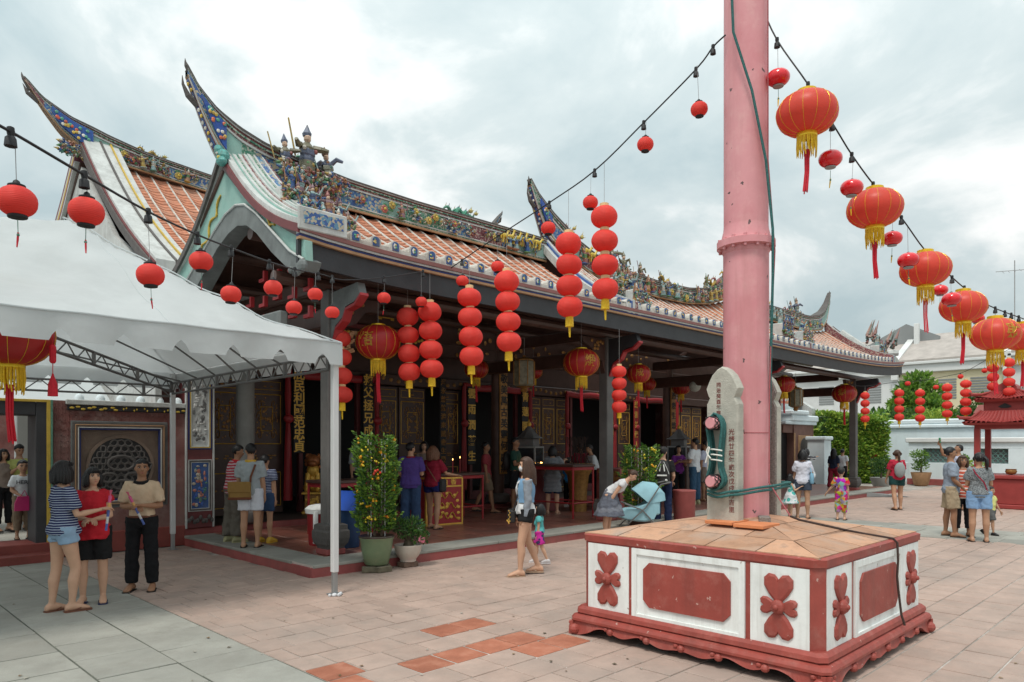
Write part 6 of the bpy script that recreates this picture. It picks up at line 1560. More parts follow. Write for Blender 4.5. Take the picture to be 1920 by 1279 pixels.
# shophouses beyond
SH = empty('shophouse_row', (50, 0, 0), 0, 'row of pale shophouses with sloping roofs and louvred windows beyond the trees', 'building')
lou = MB()
for k in range(8): lou.bbox(-.03, 0, 0, 1.0, k * .16, k * .16 + .11, .01)
LOU = lou.mesh('louvre_window', M['shop_grey'])
for i, (a, c, mt, ht) in enumerate(((-12, -4, 'shop_white', 7.0), (-4, 3.2, 'cream', 7.0), (3.2, 9.2, 'shop_white', 6.8), (9.2, 15.2, 'cream', 6.7), (15.2, 24, 'shop_white', 6.6))):
    q = MB(); q.box(0, 8, a, c, 0, ht); q.build('house_wall', M[mt], SH)
    q = MB(); q.bbox(-.25, .1, a, c, ht - .5, ht, .03); q.bbox(-.4, .1, a + .01, c - .01, ht, ht + .18, .03); q.bbox(-.15, .02, a, c, 3.4, 3.7, .03); q.build('cornice', M['shop_white'], SH)
    q = MB(); q.bbox(-.2, .2, a - .2, a + .2, 0, ht + .2, .03); q.build('pilaster', M['shop_white'], SH)
    q = MB(); q.strip([(-.3, a, ht + .2), (4.2, a, ht + 2.3), (8.2, a, ht + .4)], [(-.3, c, ht + .2), (4.2, c, ht + 2.3), (8.2, c, ht + .4)], (0, 0, .12)); q.build('roof', M['roof_tile' if i == 1 else 'zinc'], SH)
    q = MB(); q.strip([(-.4, a - .2, ht + .4), (4.2, a - .2, ht + 2.75), (8.3, a - .2, ht + .7)], [(-.4, a + .2, ht + .4), (4.2, a + .2, ht + 2.75), (8.3, a + .2, ht + .7)], (0, 0, -1.2)); q.build('party_wall', M['shop_white'], SH)
    for k in range(3): ob('louvre_window', LOU, SH, None, (0, a + .9 + k * (c - a - 2.2) / 2.2, ht - 2.2))
q = MB(); q.prism([(0, 0), (4.6, 0), (4.6, 1.3), (2.0, 2.6), (0, 1.6)], 'x', 3.0, 3.2); q.v = [(x, y + 13.5, z + 7.2) for x, y, z in q.v]; q.build('grey_gable', M['shop_grey'], SH)
q = MB(); q.bbox(2.5, 2.8, 14.6, 14.9, 6, 9.7, .02); q.build('vent_pipe', M['shop_white'], SH)
for (y_, h) in ((9.6, 13.2), (12.3, 11.8)):
    q = MB(); q.tube([(4, y_, 8.8), (4, y_, h)], .03, 5); q.tube([(4, y_ - 1.0, h - .7), (4, y_ + 1.0, h - .55)], .02, 4)
    for k in range(6): q.tube([(3.7, y_ - .9 + k * .3, h - .66), (4.3, y_ - .9 + k * .3, h - .66)], .012, 4)
    q.build('aerial', M['wire'], SH)
# small gate roof behind the parapet
GT = empty('garden_gatehouse', (38.5, 6.2, 0), 0, 'small cream gatehouse with dark arch behind the red pavilion', 'building')
q = MB(); q.bbox(0, .4, -3.0, 1.4, 0, 3.0, .01); q.build('wall', M['cream'], GT); q = MB(); q.bbox(-.12, 0, .5, 1.4, 0, 3.05, .02); q.build('brick_pier', M['wall_red'], GT)
q = MB(); q.strip([(-.6, -3.3, 3.0), (.3, -3.3, 3.4)], [(-.6, 2.1, 3.0), (.3, 2.1, 3.4)], (0, 0, .14)); q.build('roof', M['step_red'], GT)
q = MB(); q.prism([(-2.2, 0), (-.6, 0), (-.6, 2.1)] + [(-1.4 + .8 * math.cos(t), 2.1 + .45 * math.sin(t)) for t in [math.pi * k / 8 for k in range(1, 8)]] + [(-2.2, 2.1)], 'x', -.03, .02); q.build('dark_arch', M['glass_dark'], GT)
# right wing gate beside the temple
RW_ = empty('side_gate', (28.6, 12.9, 0), 0, 'brown side gate with blue coping and small arched niche past the temple end', 'gate')
q = MB(); q.bbox(.9, 2.9, 0, .5, 0, 2.55, .01); q.bbox(0, .9, .05, .5, 2.2, 2.55, .01); q.build('wall', mk('brown_wall', (.20, .105, .085), .8, .2, 4, .2, 25), RW_)
q = MB(); q.bbox(-.1, 3.0, -.1, .6, 2.55, 2.68, .02); q.bbox(.4, 3.1, -.15, .6, 2.68, 2.95, .05); q.bbox(.3, 2.0, -.2, .6, 2.95, 3.15, .05); q.build('blue_coping', M['pale_blue'], RW_)
q = MB(); q.bbox(.88, 1.0, -.03, 0, 0, 2.2, .01); q.bbox(1.3, 2.5, -.03, 0, 1.0, 2.1, .01); q.build('cream_trim', M['tan'], RW_)
q = MB(); q.prism([(1.45, 1.05), (2.35, 1.05), (2.35, 1.6)] + [(1.9 + .45 * math.cos(t), 1.6 + .4 * math.sin(t)) for t in [math.pi * k / 8 for k in range(1, 8)]] + [(1.45, 1.6)], 'y', -.05, -.028); q.build('arched_niche', M['stone_dark'], RW_)
q = MB(); q.box(0, .9, .3, .4, 0, 2.2); q.build('dark_doorway', M['black'], RW_)
SB = empty('side_hall', (29, 15, 0), 0, 'pale blue side hall with red and white striped roof past the temple', 'building')
q = MB(); q.bbox(0, 6, 0, 6, 0, 4.4, .02); q.build('wall', M['pale_blue'], SB)
def S_s(X, t, up=0): return Vector((X, -1.2 + 4 * t, 3.5 + 2.6 * t + up))
q = MB(); q.strip([S_s(0, 0, 0), S_s(0, 1, 0)], [S_s(3.6, 0, 0), S_s(3.6, 1, 0)], (0, 0, .1)); q.build('roof', M['roof_tile'], SB)
for k in range(9): q = MB(); q.tube([S_s(.2 + k * .4, 0, .12), S_s(.2 + k * .4, 1, .12)], .09, 6); q.build('mortar_rib', M['lime'], SB, True)
q = MB(); q.strip([S_s(3.5, -.1, .1), S_s(3.5, 1, .3)], [S_s(3.9, -.1, .1), S_s(3.9, 1, .3)], (0, 0, -.5)); q.build('verge', M['lime'], SB)
PW = empty('gate_pier', at(1536, 30), 0, 'pale blue pier with moulded cap left of the clipped hedge', 'pier')
q = MB(); q.bbox(-.35, .35, -.35, .35, 0, 1.9, .01); q.build('shaft', M['pale_blue'], PW); q = MB(); q.bbox(-.42, .42, -.42, .42, 1.9, 2.05, .03); q.build('cap', M['pale_blue'], PW)
# red incense pavilion
cpv = PD(1892, 832, 19.9)
PV = empty('incense_pavilion', (cpv.x, cpv.y, 0), 0, 'small red two-tier incense pavilion on a red plinth at the right edge', 'pavilion')
rp = mk('pavilion_red', (.30, .042, .038), .5, .15, 4, .15, 20)
q = MB(); q.bbox(-.85, .85, -.85, .85, 0, .12, .02); q.bbox(-.80, .80, -.80, .80, .12, .80, .02); q.bbox(-.86, .86, -.86, .86, .80, .90, .02); q.build('plinth', rp, PV)
for (x, y) in ((-.62, -.62), (.62, -.62), (-.62, .62), (.62, .62)): q = MB(); q.bbox(x - .07, x + .07, y - .07, y + .07, .90, 2.18, .012); q.build('pillar', rp, PV)
def tier(z, e, h, top):
    q = MB(); n = 9; rings = []
    q.loft([[(a * s_, b_ * s_, zz) for a, b_ in ((-1, -1), (0, -1), (1, -1), (1, 0), (1, 1), (0, 1), (-1, 1), (-1, 0))] for s_, zz in ((e - .05, z - .06), (e, z))], 0, True)
    for i in range(7):
        t = i / 6; s_ = e + (top - e) * t; zz = z + h * t ** 1.5; rings.append([(a * s_, b_ * s_, zz + (.10 * (1 - t) ** 2 if abs(a) + abs(b_) == 2 else 0)) for a, b_ in ((-1, -1), (0, -1), (1, -1), (1, 0), (1, 1), (0, 1), (-1, 1), (-1, 0))])
    q.loft(rings, 0, True)
    for sx, sy in ((-1, -1), (1, -1), (1, 1), (-1, 1)):
        q.tube([(sx * top, sy * top, z + h), (sx * e * .8, sy * e * .8, z + .14), (sx * e * 1.05, sy * e * 1.05, z + .14), (sx * e * 1.1, sy * e * 1.1, z + .2)], [.035, .04, .05, .03], 6)
    o = q.build('roof_tier', rp, PV)
    k = MB()
    for sd in range(4):
        k.T = Matrix.Rotation(sd * math.pi / 2, 4, 'Z')
        for i in range(15): u = -e * .92 + i * e * 1.84 / 14; k.tube([(u, -e - .01, z + .01), (u * .75, -(e + top) * .5, z + h * .38), (u * top / e, -top, z + h * .97)], .022, 5)
    k.build('tile_ribs', rp, o)
tier(2.32, .92, .34, .55); q = MB(); q.bbox(-.68, .68, -.68, .68, 2.16, 2.30, .01); q.bbox(-.50, .50, -.50, .50, 2.62, 2.98, .02); q.build('upper_body', rp, PV)
q = MB(); q.prism([(-.16, 2.76), (-.08, 2.72), (.08, 2.72), (.16, 2.76), (.06, 2.82), (0, 2.85), (-.06, 2.82)], 'x', -.52, -.49); q.build('smoke_hole', M['black'], PV)
tier(2.96, .70, .22, .34); q = MB(); q.prism([(-.34, 3.18), (.34, 3.18), (.30, 3.24)] + [(.24 * math.cos(t), 3.24 + .2 * math.sin(t)) for t in [math.pi * k / 8 for k in range(9)]] + [(-.30, 3.24)], 'x', -.3, .3); q.build('arched_top', rp, PV)
q = MB(); q.lathe([(.04, .905), (.11, .93), (.14, .99), (.12, 1.04), (.135, 1.06)], 14, (-.3, -.1, 0)); o = q.build('incense_urn', M['gold_old'], None, True); o.location = (cpv.x, cpv.y, 0); tag(o, 'bronze incense urn standing inside the red pavilion', 'urn')
# ramp and potted plants on the right
p = G(1640, 930); q = MB(); q.add([(-.7, -.5, .01), (.9, -.5, .01), (.9, .5, .01), (-.7, .5, .01), (-.7, -.5, .16), (-.7, .5, .16)], [(0, 1, 2, 3), (4, 1, 2, 5)[::-1], (0, 4, 5, 3), (0, 1, 4), (3, 5, 2)]); o = q.build('ramp', mk('steel_ramp', (.26, .27, .27), .5), None); o.location = (p.x, p.y, 0); o.rotation_euler = (0, 0, R(-45)); tag(o, 'grey wedge ramp against the platform edge at the far end', 'ramp')
def potplant(px, py, w_, h_, label, potm, seed, fol=('leaf', 'leaf2'), cls=7):
    p = G(px, py); o = empty('potted_plant', (p.x, p.y, 0), 0, label, 'potted plant', 'potted plants at the right')
    q = MB(); q.lathe([(w_ * .28, 0), (w_ * .36, .05), (w_ * .5, h_ * .28), (w_ * .52, h_ * .32), (w_ * .46, h_ * .30), (.001, h_ * .28)], 18); q.build('pot', potm, o, True)
    rg = random.Random(seed); q = MB(); q.tube([(0, 0, h_ * .25), (.03, 0, h_ * .6)], [.05, .02], 6); q.build('stem', M['bark'], o)
    q = MB(); leaves(q, crown_pts((0, 0, 0), 1, 700, rg, clumps=[((rg.uniform(-.3, .3) * w_, rg.uniform(-.3, .3) * w_, rg.uniform(.45, .85) * h_), w_ * .24) for _ in range(cls)]), .10, .4, nm=2, lw=.45, rg=rg); q.build('foliage', [M[f] for f in fol], o, kind='stuff')
potplant(1652, 915, .8, 1.3, 'low bonsai in a pale bowl near the far ramp', mk('grey_bowl', (.4, .38, .35), .5), 1, ('leaf3', 'leaf'))
potplant(1727, 911, .75, 1.75, 'leafy shrub in a tan pot before the white parapet', M['tan'], 2)
potplant(1665, 892, .9, 2.0, 'dark red-tipped shrub behind the woman with the grey backpack', M['tan'], 3, ('leaf3', 'leaf3'), 9)
potplant(1795, 915, .8, 1.5, 'round green shrub in front of the parapet behind the man with the phone', M['tan'], 6, ('leaf2', 'leaf'), 8)
potplant(1832, 917, .7, 1.2, 'small yellow-green shrub left of the red pavilion', M['tan'], 7, ('leaf_y', 'leaf2'), 6)
potplant(1513, 908, .9, 2.1, 'shrub with orange tips beside the brown side gate', M['tan'], 4, ('leaf3', 'leaf'), 9)

# ================================================================== PORCH FURNITURE
def wood_table(x, y, w_, dp, h, label, mat='lacquer_red', rz=0, z=PH):
    o = empty('altar_table', (x, y, z), rz, label, 'table', 'red tables in the porch')
    q = MB(); q.bbox(-w_ / 2, w_ / 2, -dp / 2, dp / 2, h - .05, h, .008); q.build('tabletop', M['dark_brown'], o)
    q = MB(); q.bbox(-w_ / 2 + .03, w_ / 2 - .03, -dp / 2 + .03, -dp / 2 + .05, h - .12, h - .05, .004); q.bbox(-w_ / 2 + .03, -w_ / 2 + .05, -dp / 2 + .05, dp / 2 - .03, h - .12, h - .05, .004); q.build('apron', M[mat], o)
    for sx in (-1, 1):
        for sy in (-1, 1): q = MB(); q.tube([(sx * (w_ / 2 - .04), sy * (dp / 2 - .04), 0), (sx * (w_ / 2 - .04), sy * (dp / 2 - .04), h - .05)], .022, 8); q.build('leg', M[mat], o)
    q = MB()
    for sx in (-1, 1): q.tube([(sx * (w_ / 2 - .04), -dp / 2 + .04, h * .28), (sx * (w_ / 2 - .04), dp / 2 - .04, h * .28)], .018, 6)
    q.tube([(-w_ / 2 + .04, -dp / 2 + .04, h * .28), (w_ / 2 - .04, -dp / 2 + .04, h * .28)], .018, 6); q.build('stretcher', M[mat], o)
    return o
wood_table(9.65, 11.55, 1.5, .7, .98, 'red altar table with candles behind the offering box')
wood_table(12.0, 10.55, .75, 1.5, 1.14, 'red pipe-legged table before the second porch column')
wood_table(6.9, 11.2, 1.0, .7, .95, 'red table half hidden behind the tall kumquat tree')
for i, (x, y, h) in enumerate(((9.75, 11.5, .26), (9.95, 11.5, .3))):
    q = MB(); q.tube([(0, 0, 0), (0, 0, h)], .012, 8); o = q.build('candle', M['lacquer_red'], None); o.location = (x, y, PH + .98); tag(o, ('shorter' if i == 0 else 'taller') + ' red candle burning on the altar table', 'candle', 'candles on the altar table')
    q = MB(); q.ell((0, 0, h + .02), (.007, .007, .02), 6, 5); q.build('flame', mk('flame', (1, .5, .1), .5, 0, emit=((1, .55, .15), 6)), o)
ca = empty('candle_rack', (12.15, 11.3, PH + 1.02), 0, 'rack of small lit candles on a brown table in the porch', 'candle rack')
q = MB(); q.bbox(-.5, .5, -.12, .12, -1.0, 0, .01); q.build('rack_body', M['maroon'], ca)
fl_ = mk('small_flame', (1, .5, .1), .5, 0, emit=((1, .5, .12), 8))
for i in range(26):
    x, y = -.45 + (i % 9) * .11 + random.uniform(-.02, .02), -.09 + (i // 9) * .09; h = random.uniform(.05, .12)
    q = MB(); q.tube([(x, y, 0), (x, y, h)], .009, 5); c_ = q.build('candle', M['lacquer_red'], ca); q = MB(); q.ell((x, y, h + .018), (.012, .012, .02), 6, 4); q.build('flame', fl_, c_)
# offering box
q = MB(); q.bbox(-.42, .42, -.28, .28, 0, .93, .008); OB = empty('offering_box', (9.05, 11.15, PH), R(-8), 'red offering box with gold border and gold dragon beside the woman in red', 'box'); q.build('body', M['lacquer_red'], OB)
for yy, sg in ((-.285, -1),):
    q = MB()
    for (a, b_, c, d_) in ((-.42, .42, .0, .03), (-.42, .42, .90, .93), (-.42, -.39, .03, .90), (.39, .42, .03, .90), (-.39, .39, .74, .77)): q.box(a, b_, yy - .006, yy + .002, c, d_)
    for k in range(3): q.tube([(-.3 + .6 * i / 20, yy - .006, .18 + .2 * k + .06 * math.sin(i * .9 + k)) for i in range(21)], .012, 4)
    for k in range(22): q.ell((random.uniform(-.33, .33), yy - .003, random.uniform(.1, .68)), (.04, .006, .03), 6, 4)
    q.build('gold_decoration', M['gold'], OB)
for i, ch in enumerate('添油香'): ob('character', textmesh(ch, .13, M['gold'], .002), OB, None, (-.2 + i * .2, -.29, .835), (R(90), 0, 0))
q = MB()
for (a, b_, c, d_) in ((-.28, .28, .0, .03), (-.28, .28, .90, .93), (-.28, -.25, .03, .90), (.25, .28, .03, .90)): q.box(-.426, -.418, a, b_, c, d_)
q.build('gold_border', M['gold'], OB)
# second big red cabinet and bin on the right of the porch
o = empty('offering_cabinet', (14.15, 10.4, PH), 0, 'red offering cabinet with gilt carving beside the man with the black backpack', 'cabinet')
q = MB(); q.bbox(-.55, .55, -.35, .35, 0, 1.0, .01); q.build('body', M['kerb_red'], o); q = MB()
for k in range(60): q.ell((random.uniform(-.5, .5), -.36, random.uniform(.72, .95)), (.05, .015, .04), 6, 4)
for k in range(30): q.ell((-.56, random.uniform(-.3, .3), random.uniform(.72, .95)), (.015, .05, .04), 6, 4)
q.tube([(.2, -.36, .7), (.2, -.36, .3), (.26, -.36, .24), (.32, -.36, .3), (.32, -.36, .7)], .012, 5); q.build('gilt_carving', M['gold_old'], o)
p = G(1283, 985, 0); q = MB(); q.lathe([(.20, 0), (.22, .02), (.24, .72), (.25, .74), (.24, .76)], 20); o = q.build('red_barrel', M['kerb_red'], None, True); o.location = (p.x, p.y, 0); tag(o, 'red drum bin at the porch edge beside the man with the backpack', 'barrel')
# blue bin, red bucket with cloth
o = empty('waste_bin', (6.05, 9.62, PH), .3, 'blue plastic waste bin with open triangular lid by the corner column', 'bin')
q = MB(); q.lathe([(.16, 0), (.17, .01), (.215, .56), (.225, .58), (.21, .58)], 20); q.build('body', mk('dark_blue_plastic', (.03, .08, .19), .4, .15), o, True)
bb = mk('bright_blue_plastic', (.02, .10, .55), .35, .1); q = MB(); q.prism([(-.22, .58), (.22, .58), (.02, .86)], 'y', -.21, -.17); q.prism([(-.22, .58), (.22, .58), (.02, .86)], 'y', .17, .21); q.strip([(-.22, -.17, .58), (.02, -.17, .86)], [(-.22, .17, .58), (.02, .17, .86)], (.02, 0, 0)); q.build('lid', bb, o)
o = empty('red_bucket', (5.85, 10.15, PH), 0, 'red bucket draped with a white cloth behind the corner column', 'bucket')
q = MB(); q.lathe([(.14, 0), (.15, .02), (.18, .52), (.19, .54)], 18); q.build('body', M['lacquer_red'], o, True); q = MB(); q.lathe([(.2, .50), (.21, .57), (.15, .62), (.05, .64)], 12); q.bbox(-.2, -.12, -.2, -.18, .05, .55, .005); q.build('white_cloth', M['white_paint'], o, True)
# pagoda-shaped oil lamp cabinets
def lampcab(x, y, label):
    o = empty('oil_lamp_cabinet', (x, y, PH), R(20), label, 'lamp cabinet', 'pagoda lamp cabinets')
    q = MB(); q.bbox(-.3, .3, -.3, .3, 0, 1.0, .02); q.build('stand', M['dark_brown'], o)
    q = MB(); q.bbox(-.27, .27, -.27, .27, 1.06, 1.5, .01); q.build('glass_box', M['glass_dark'], o)
    q = MB()
    for sd in range(4):
        q.T = Matrix.Rotation(sd * math.pi / 2, 4, 'Z')
        for (a, b_, c, d_) in ((-.28, .28, 1.04, 1.08), (-.28, .28, 1.48, 1.52), (-.28, -.25, 1.08, 1.48), (.25, .28, 1.08, 1.48)): q.box(a, b_, -.285, -.27, c, d_)
    q.build('silver_frame', M['steel'], o)
    q = MB(); q.bbox(-.2, .2, -.2, .2, 1.52, 1.72, .01); q.lathe([(.40, 1.72), (.30, 1.76), (.18, 1.86), (.08, 1.98), (.05, 2.02)], 8); q.build('pagoda_roof', M['steel_dark'], o)
    q = MB(); q.ell((0, 0, 2.07), .06, 10, 8); q.tube([(0, 0, 2.1), (0, 0, 2.2)], [.02, .003], 6); q.build('gold_finial', M['gold'], o, True)
lampcab(12.95, 12.35, 'pagoda shaped oil lamp cabinet with gold finial behind the man in green'); lampcab(18.6, 11.6, 'pagoda shaped oil lamp cabinet left of the stone slab')
# incense burner with sticks
o = empty('incense_burner', (13.1, 10.9, PH), 0, 'bronze incense burner with upright sticks behind the second kumquat tree', 'incense burner')
q = MB(); q.lathe([(.2, 0), (.22, .5), (.26, .85), (.34, .95), (.36, 1.1), (.33, 1.12)], 18); q.build('bowl', M['gold_old'], o, True); q = MB()
for k in range(26): q.tube([(random.uniform(-.25, .25), random.uniform(-.2, .2), 1.1), (random.uniform(-.3, .3), random.uniform(-.2, .2), 1.75)], .008, 4)
q.build('incense_sticks', M['rope_brown'], o)
# guardian lion
LN = empty('guardian_lion', (7.78, 13.72, .265), R(-35), 'gilded guardian lion statue on a carved gold pedestal by the first door', 'statue')
q = MB(); q.bbox(-.2, .2, -.2, .2, 0, .1, .01); q.bbox(-.16, .16, -.16, .16, .1, .42, .01); q.bbox(-.21, .21, -.21, .21, .42, .48, .01); q.build('pedestal', M['gold_old'], LN)
q = MB()
for k in range(30): q.ell((random.uniform(-.13, .13), -.165, random.uniform(.14, .38)), (.025, .012, .025), 6, 4)
for z in (.05, .45): q.bbox(-.215, .215, -.22, -.205, z - .02, z + .02, .004)
q.build('gilt_relief', M['gold'], LN)
q = MB(); q.ell((0, .04, .70), (.15, .17, .24), 12, 9); q.ell((0, -.04, .92), (.13, .13, .15), 12, 9)
for sx in (-1, 1): q.tube([(sx * .09, -.08, .86), (sx * .11, -.14, .66), (sx * .11, -.16, .50)], [.06, .05, .045], 8); q.ell((sx * .11, -.19, .505), (.05, .07, .03), 8, 5); q.ell((sx * .13, .05, .56), (.08, .13, .09), 9, 6)
q.build('body', M['gold'], LN, True)
q = MB(); q.ell((0, -.06, 1.12), (.14, .14, .14), 12, 9); q.ell((0, -.17, 1.07), (.09, .08, .07), 10, 7)
for k in range(22): a = k * .6; z = 1.0 + .26 * ((k * 7) % 10) / 10; q.ell((.14 * math.cos(a), -.01 + .13 * abs(math.sin(a)), z), .045, 7, 5)
for sx in (-1, 1): q.ell((sx * .12, -.05, 1.23), (.03, .03, .05), 6, 5)
q.build('maned_head', mk('reddish_gilt', (.34, .12, .04), .4, .35, 12, .3, metal=.3), LN, True)
# stroller
p = G(1195, 1003); SR = empty('stroller', (p.x, p.y, 0), R(-45), 'light blue folding pushchair with hood and basket behind the pedestal', 'stroller')
sb = mk('light_blue_fabric', (.27, .48, .55), .8, .12, 6, .25, 8)
q = MB(); rings = []
for (u, zb, zt, hw) in ((-.40, .36, .46, .20), (-.22, .30, .50, .21), (-.05, .28, .52, .22), (.12, .27, .60, .22), (.28, .30, .72, .215), (.36, .45, .80, .20)):
    rings.append([(u, -hw, zb + .03), (u, -hw * .8, zb), (u, hw * .8, zb), (u, hw, zb + .03), (u, hw * 1.02, zt), (u, hw * .85, zt + .01), (u, -hw * .85, zt + .01), (u, -hw * 1.02, zt)])
q.loft(rings, 0, True); q.build('seat', sb, SR)
q = MB(); rings = []
for k in range(8):                            # folding hood: fanned bows with creases between them
    a = R(8 + 19 * k); r_ = .40 + (.02 if k % 2 else 0)
    c = (.18, .62); ring = []
    for j in range(9):
        t = math.pi * j / 8; y_ = -.235 * math.cos(t); s_ = (math.sin(t)) ** .45
        ring.append((c[0] + r_ * s_ * math.cos(a) * .9, y_, c[1] + r_ * s_ * math.sin(a)))
    rings.append(ring)
q.loft(rings, 0, False, False); q.build('hood', sb, SR, True)
q = MB(); q.bbox(.30, .40, -.2, .2, .40, .75, .03); q.build('rear_pocket', sb, SR)
q = MB()
for sy in (-.25, .25): q.tube([(-.42, sy, .05), (.12, sy, .55), (.40, sy, .98), (.58, sy, 1.02)], .013, 6); q.tube([(.45, sy, .06), (.05, sy, .5), (-.28, sy, .62)], .013, 6)
q.tube([(.58, -.25, 1.02), (.58, .25, 1.02)], .016, 6); q.tube([(.45, -.25, .06), (.45, .25, .06)], .012, 6); q.build('frame', M['steel_dark'], SR)
for (x, y) in ((-.42, -.25), (-.42, .25), (.45, -.25), (.45, .25)): q = MB(); q.tube([(x, y - .025, .07), (x, y + .025, .07)], .07, 14); q.build('wheel', M['cable'], SR)
# ================================================================== PEOPLE
FW = Vector((1, 1, 0)).normalized(); RT = Vector((1, -1, 0)).normalized()
def cloth(name, col, pat=None, col2=None, scale=1.0, rough=.85):
    """plain or patterned cloth; pat: stripes (horizontal), blotch (print), denim"""
    m = mk('cloth_' + name, col, rough, .10, 9, .35, 26, obj=True, spec=.25, bdist=.012)
    if pat:
        nt = m.node_tree; N = nt.nodes; L = nt.links; b = N['Principled BSDF']
        src = b.inputs['Base Color'].links[0].from_socket
        tc = N.new('ShaderNodeTexCoord'); mx = N.new('ShaderNodeMix'); mx.data_type = 'RGBA'; mx.inputs[7].default_value = (*(col2 if isinstance(col2, tuple) else (1, 1, 1)), 1)
        if pat == 'stripes':
            sp = N.new('ShaderNodeSeparateXYZ'); L.new(tc.outputs['Object'], sp.inputs[0]); a = N.new('ShaderNodeMath'); a.operation = 'MULTIPLY'; a.inputs[1].default_value = scale; L.new(sp.outputs[2], a.inputs[0])
            nz = N.new('ShaderNodeTexNoise'); nz.inputs['Scale'].default_value = 4; L.new(tc.outputs['Object'], nz.inputs['Vector']); a3 = N.new('ShaderNodeMath'); a3.operation = 'MULTIPLY_ADD'; a3.inputs[1].default_value = .9; L.new(nz.outputs['Fac'], a3.inputs[0]); L.new(a.outputs[0], a3.inputs[2])
            fr = N.new('ShaderNodeMath'); fr.operation = 'FRACT'; L.new(a3.outputs[0], fr.inputs[0]); gt = N.new('ShaderNodeMath'); gt.operation = 'LESS_THAN'; gt.inputs[1].default_value = .30; L.new(fr.outputs[0], gt.inputs[0]); L.new(gt.outputs[0], mx.inputs[0])
        elif pat == 'blotch':
            nz = N.new('ShaderNodeTexVoronoi'); nz.inputs['Scale'].default_value = scale; L.new(tc.outputs['Object'], nz.inputs['Vector'])
            if col2 == 'rainbow':
                hs = N.new('ShaderNodeHueSaturation'); hs.inputs['Saturation'].default_value = 1.6; hs.inputs['Value'].default_value = .8; L.new(nz.outputs['Color'], hs.inputs['Color']); L.new(hs.outputs[0], mx.inputs[7]); mx.inputs[0].default_value = .55
            else:
                gt = N.new('ShaderNodeMath'); gt.operation = 'LESS_THAN'; gt.inputs[1].default_value = .42; L.new(nz.outputs['Distance'], gt.inputs[0]); L.new(gt.outputs[0], mx.inputs[0])
        L.new(src, mx.inputs[6]); L.new(mx.outputs[2], b.inputs['Base Color'])
    return m
def skin(name, c): return mk('skin_' + name, c, .55, .06, 12, .08, 60, obj=True, spec=.35)
SK = {'fair': skin('fair', (.56, .33, .22)), 'mid': skin('mid', (.45, .25, .155)), 'tan': skin('tan', (.32, .165, .095)), 'dark': skin('dark', (.20, .10, .06))}
HAIR = {'black': mk('hair_black', (.008, .007, .008), .42, .3, 40, .5, 90, obj=True), 'brown': mk('hair_brown', (.06, .03, .018), .5, .35, 30, .5, 90, obj=True), 'auburn': mk('hair_auburn', (.14, .06, .03), .5, .35, 30, .5, 90, obj=True), 'grey': mk('hair_grey', (.05, .045, .045), .5, .4, 40, .4, 90, obj=True)}
EYE = mk('eye_dark', (.01, .008, .008), .2, 0, 3, 0); LIP = mk('lips', (.38, .13, .11), .5, .1, 3, 0); EYEW = mk('eye_white', (.7, .68, .65), .3, 0, 3, 0)
SOLE = {'black': mk('sandal_black', (.02, .018, .018), .6), 'tan': mk('sandal_tan', (.42, .29, .20), .6), 'brown': mk('sandal_brown', (.16, .06, .035), .6), 'navy': mk('sandal_navy', (.02, .03, .09), .6), 'white': mk('shoe_white', (.65, .62, .62), .6), 'yellow': mk('shoe_yellow', (.6, .36, .04), .6), 'olive': mk('shoe_olive', (.38, .36, .20), .6)}
cloud_tex = bpy.data.textures.new('folds', 'CLOUDS'); cloud_tex.noise_scale = .07
cloud_tex2 = bpy.data.textures.new('folds_long', 'CLOUDS'); cloud_tex2.noise_scale = .12
JOBS = []
def remesh_part(q, name, mat, parent, vox, fold=0.0, smooth=3, extra=None):
    me = q.mesh(name, mat, True); t = bpy.data.objects.new('wip', me); TMP.collection.objects.link(t)
    md = t.modifiers.new('r', 'REMESH'); md.mode = 'VOXEL'; md.voxel_size = vox; md.use_smooth_shade = True
    sm = t.modifiers.new('s', 'SMOOTH'); sm.factor = .5; sm.iterations = smooth
    if fold:
        dm = t.modifiers.new('d', 'DISPLACE'); dm.texture = cloud_tex; dm.strength = fold; dm.mid_level = .5; dm.texture_coords = 'LOCAL'
        dm = t.modifiers.new('d2', 'DISPLACE'); dm.texture = cloud_tex2; dm.strength = fold * 1.3; dm.mid_level = .5; dm.texture_coords = 'LOCAL'
    JOBS.append((t, name, mat, parent, extra))
def flush_people():
    vl = TMP.view_layers[0]; vl.update(); dg = vl.depsgraph
    for (t, name, mat, parent, extra) in JOBS:
        me = bpy.data.meshes.new_from_object(t.evaluated_get(dg))
        me.materials.clear(); me.materials.append(mat)
        if extra:                              # finger tubes joined onto the remeshed body
            base = me; vs_ = [v.co[:] for v in base.vertices]; fs = [tuple(p.vertices) for p in base.polygons]; n0 = len(vs_)
            vs_ += extra.v; fs += [tuple(i + n0 for i in f) for f in extra.f]
            me = bpy.data.meshes.new(name); me.from_pydata(vs_, [], fs); me.materials.append(mat); me.polygons.foreach_set('use_smooth', [True] * len(me.polygons)); me.update(); bpy.data.meshes.remove(base)
        else: me.polygons.foreach_set('use_smooth', [True] * len(me.polygons))
        ob(name, me, parent); tm = t.data; bpy.data.objects.remove(t); bpy.data.meshes.remove(tm)
    JOBS.clear()
DOWN = (.10, .03, -1)
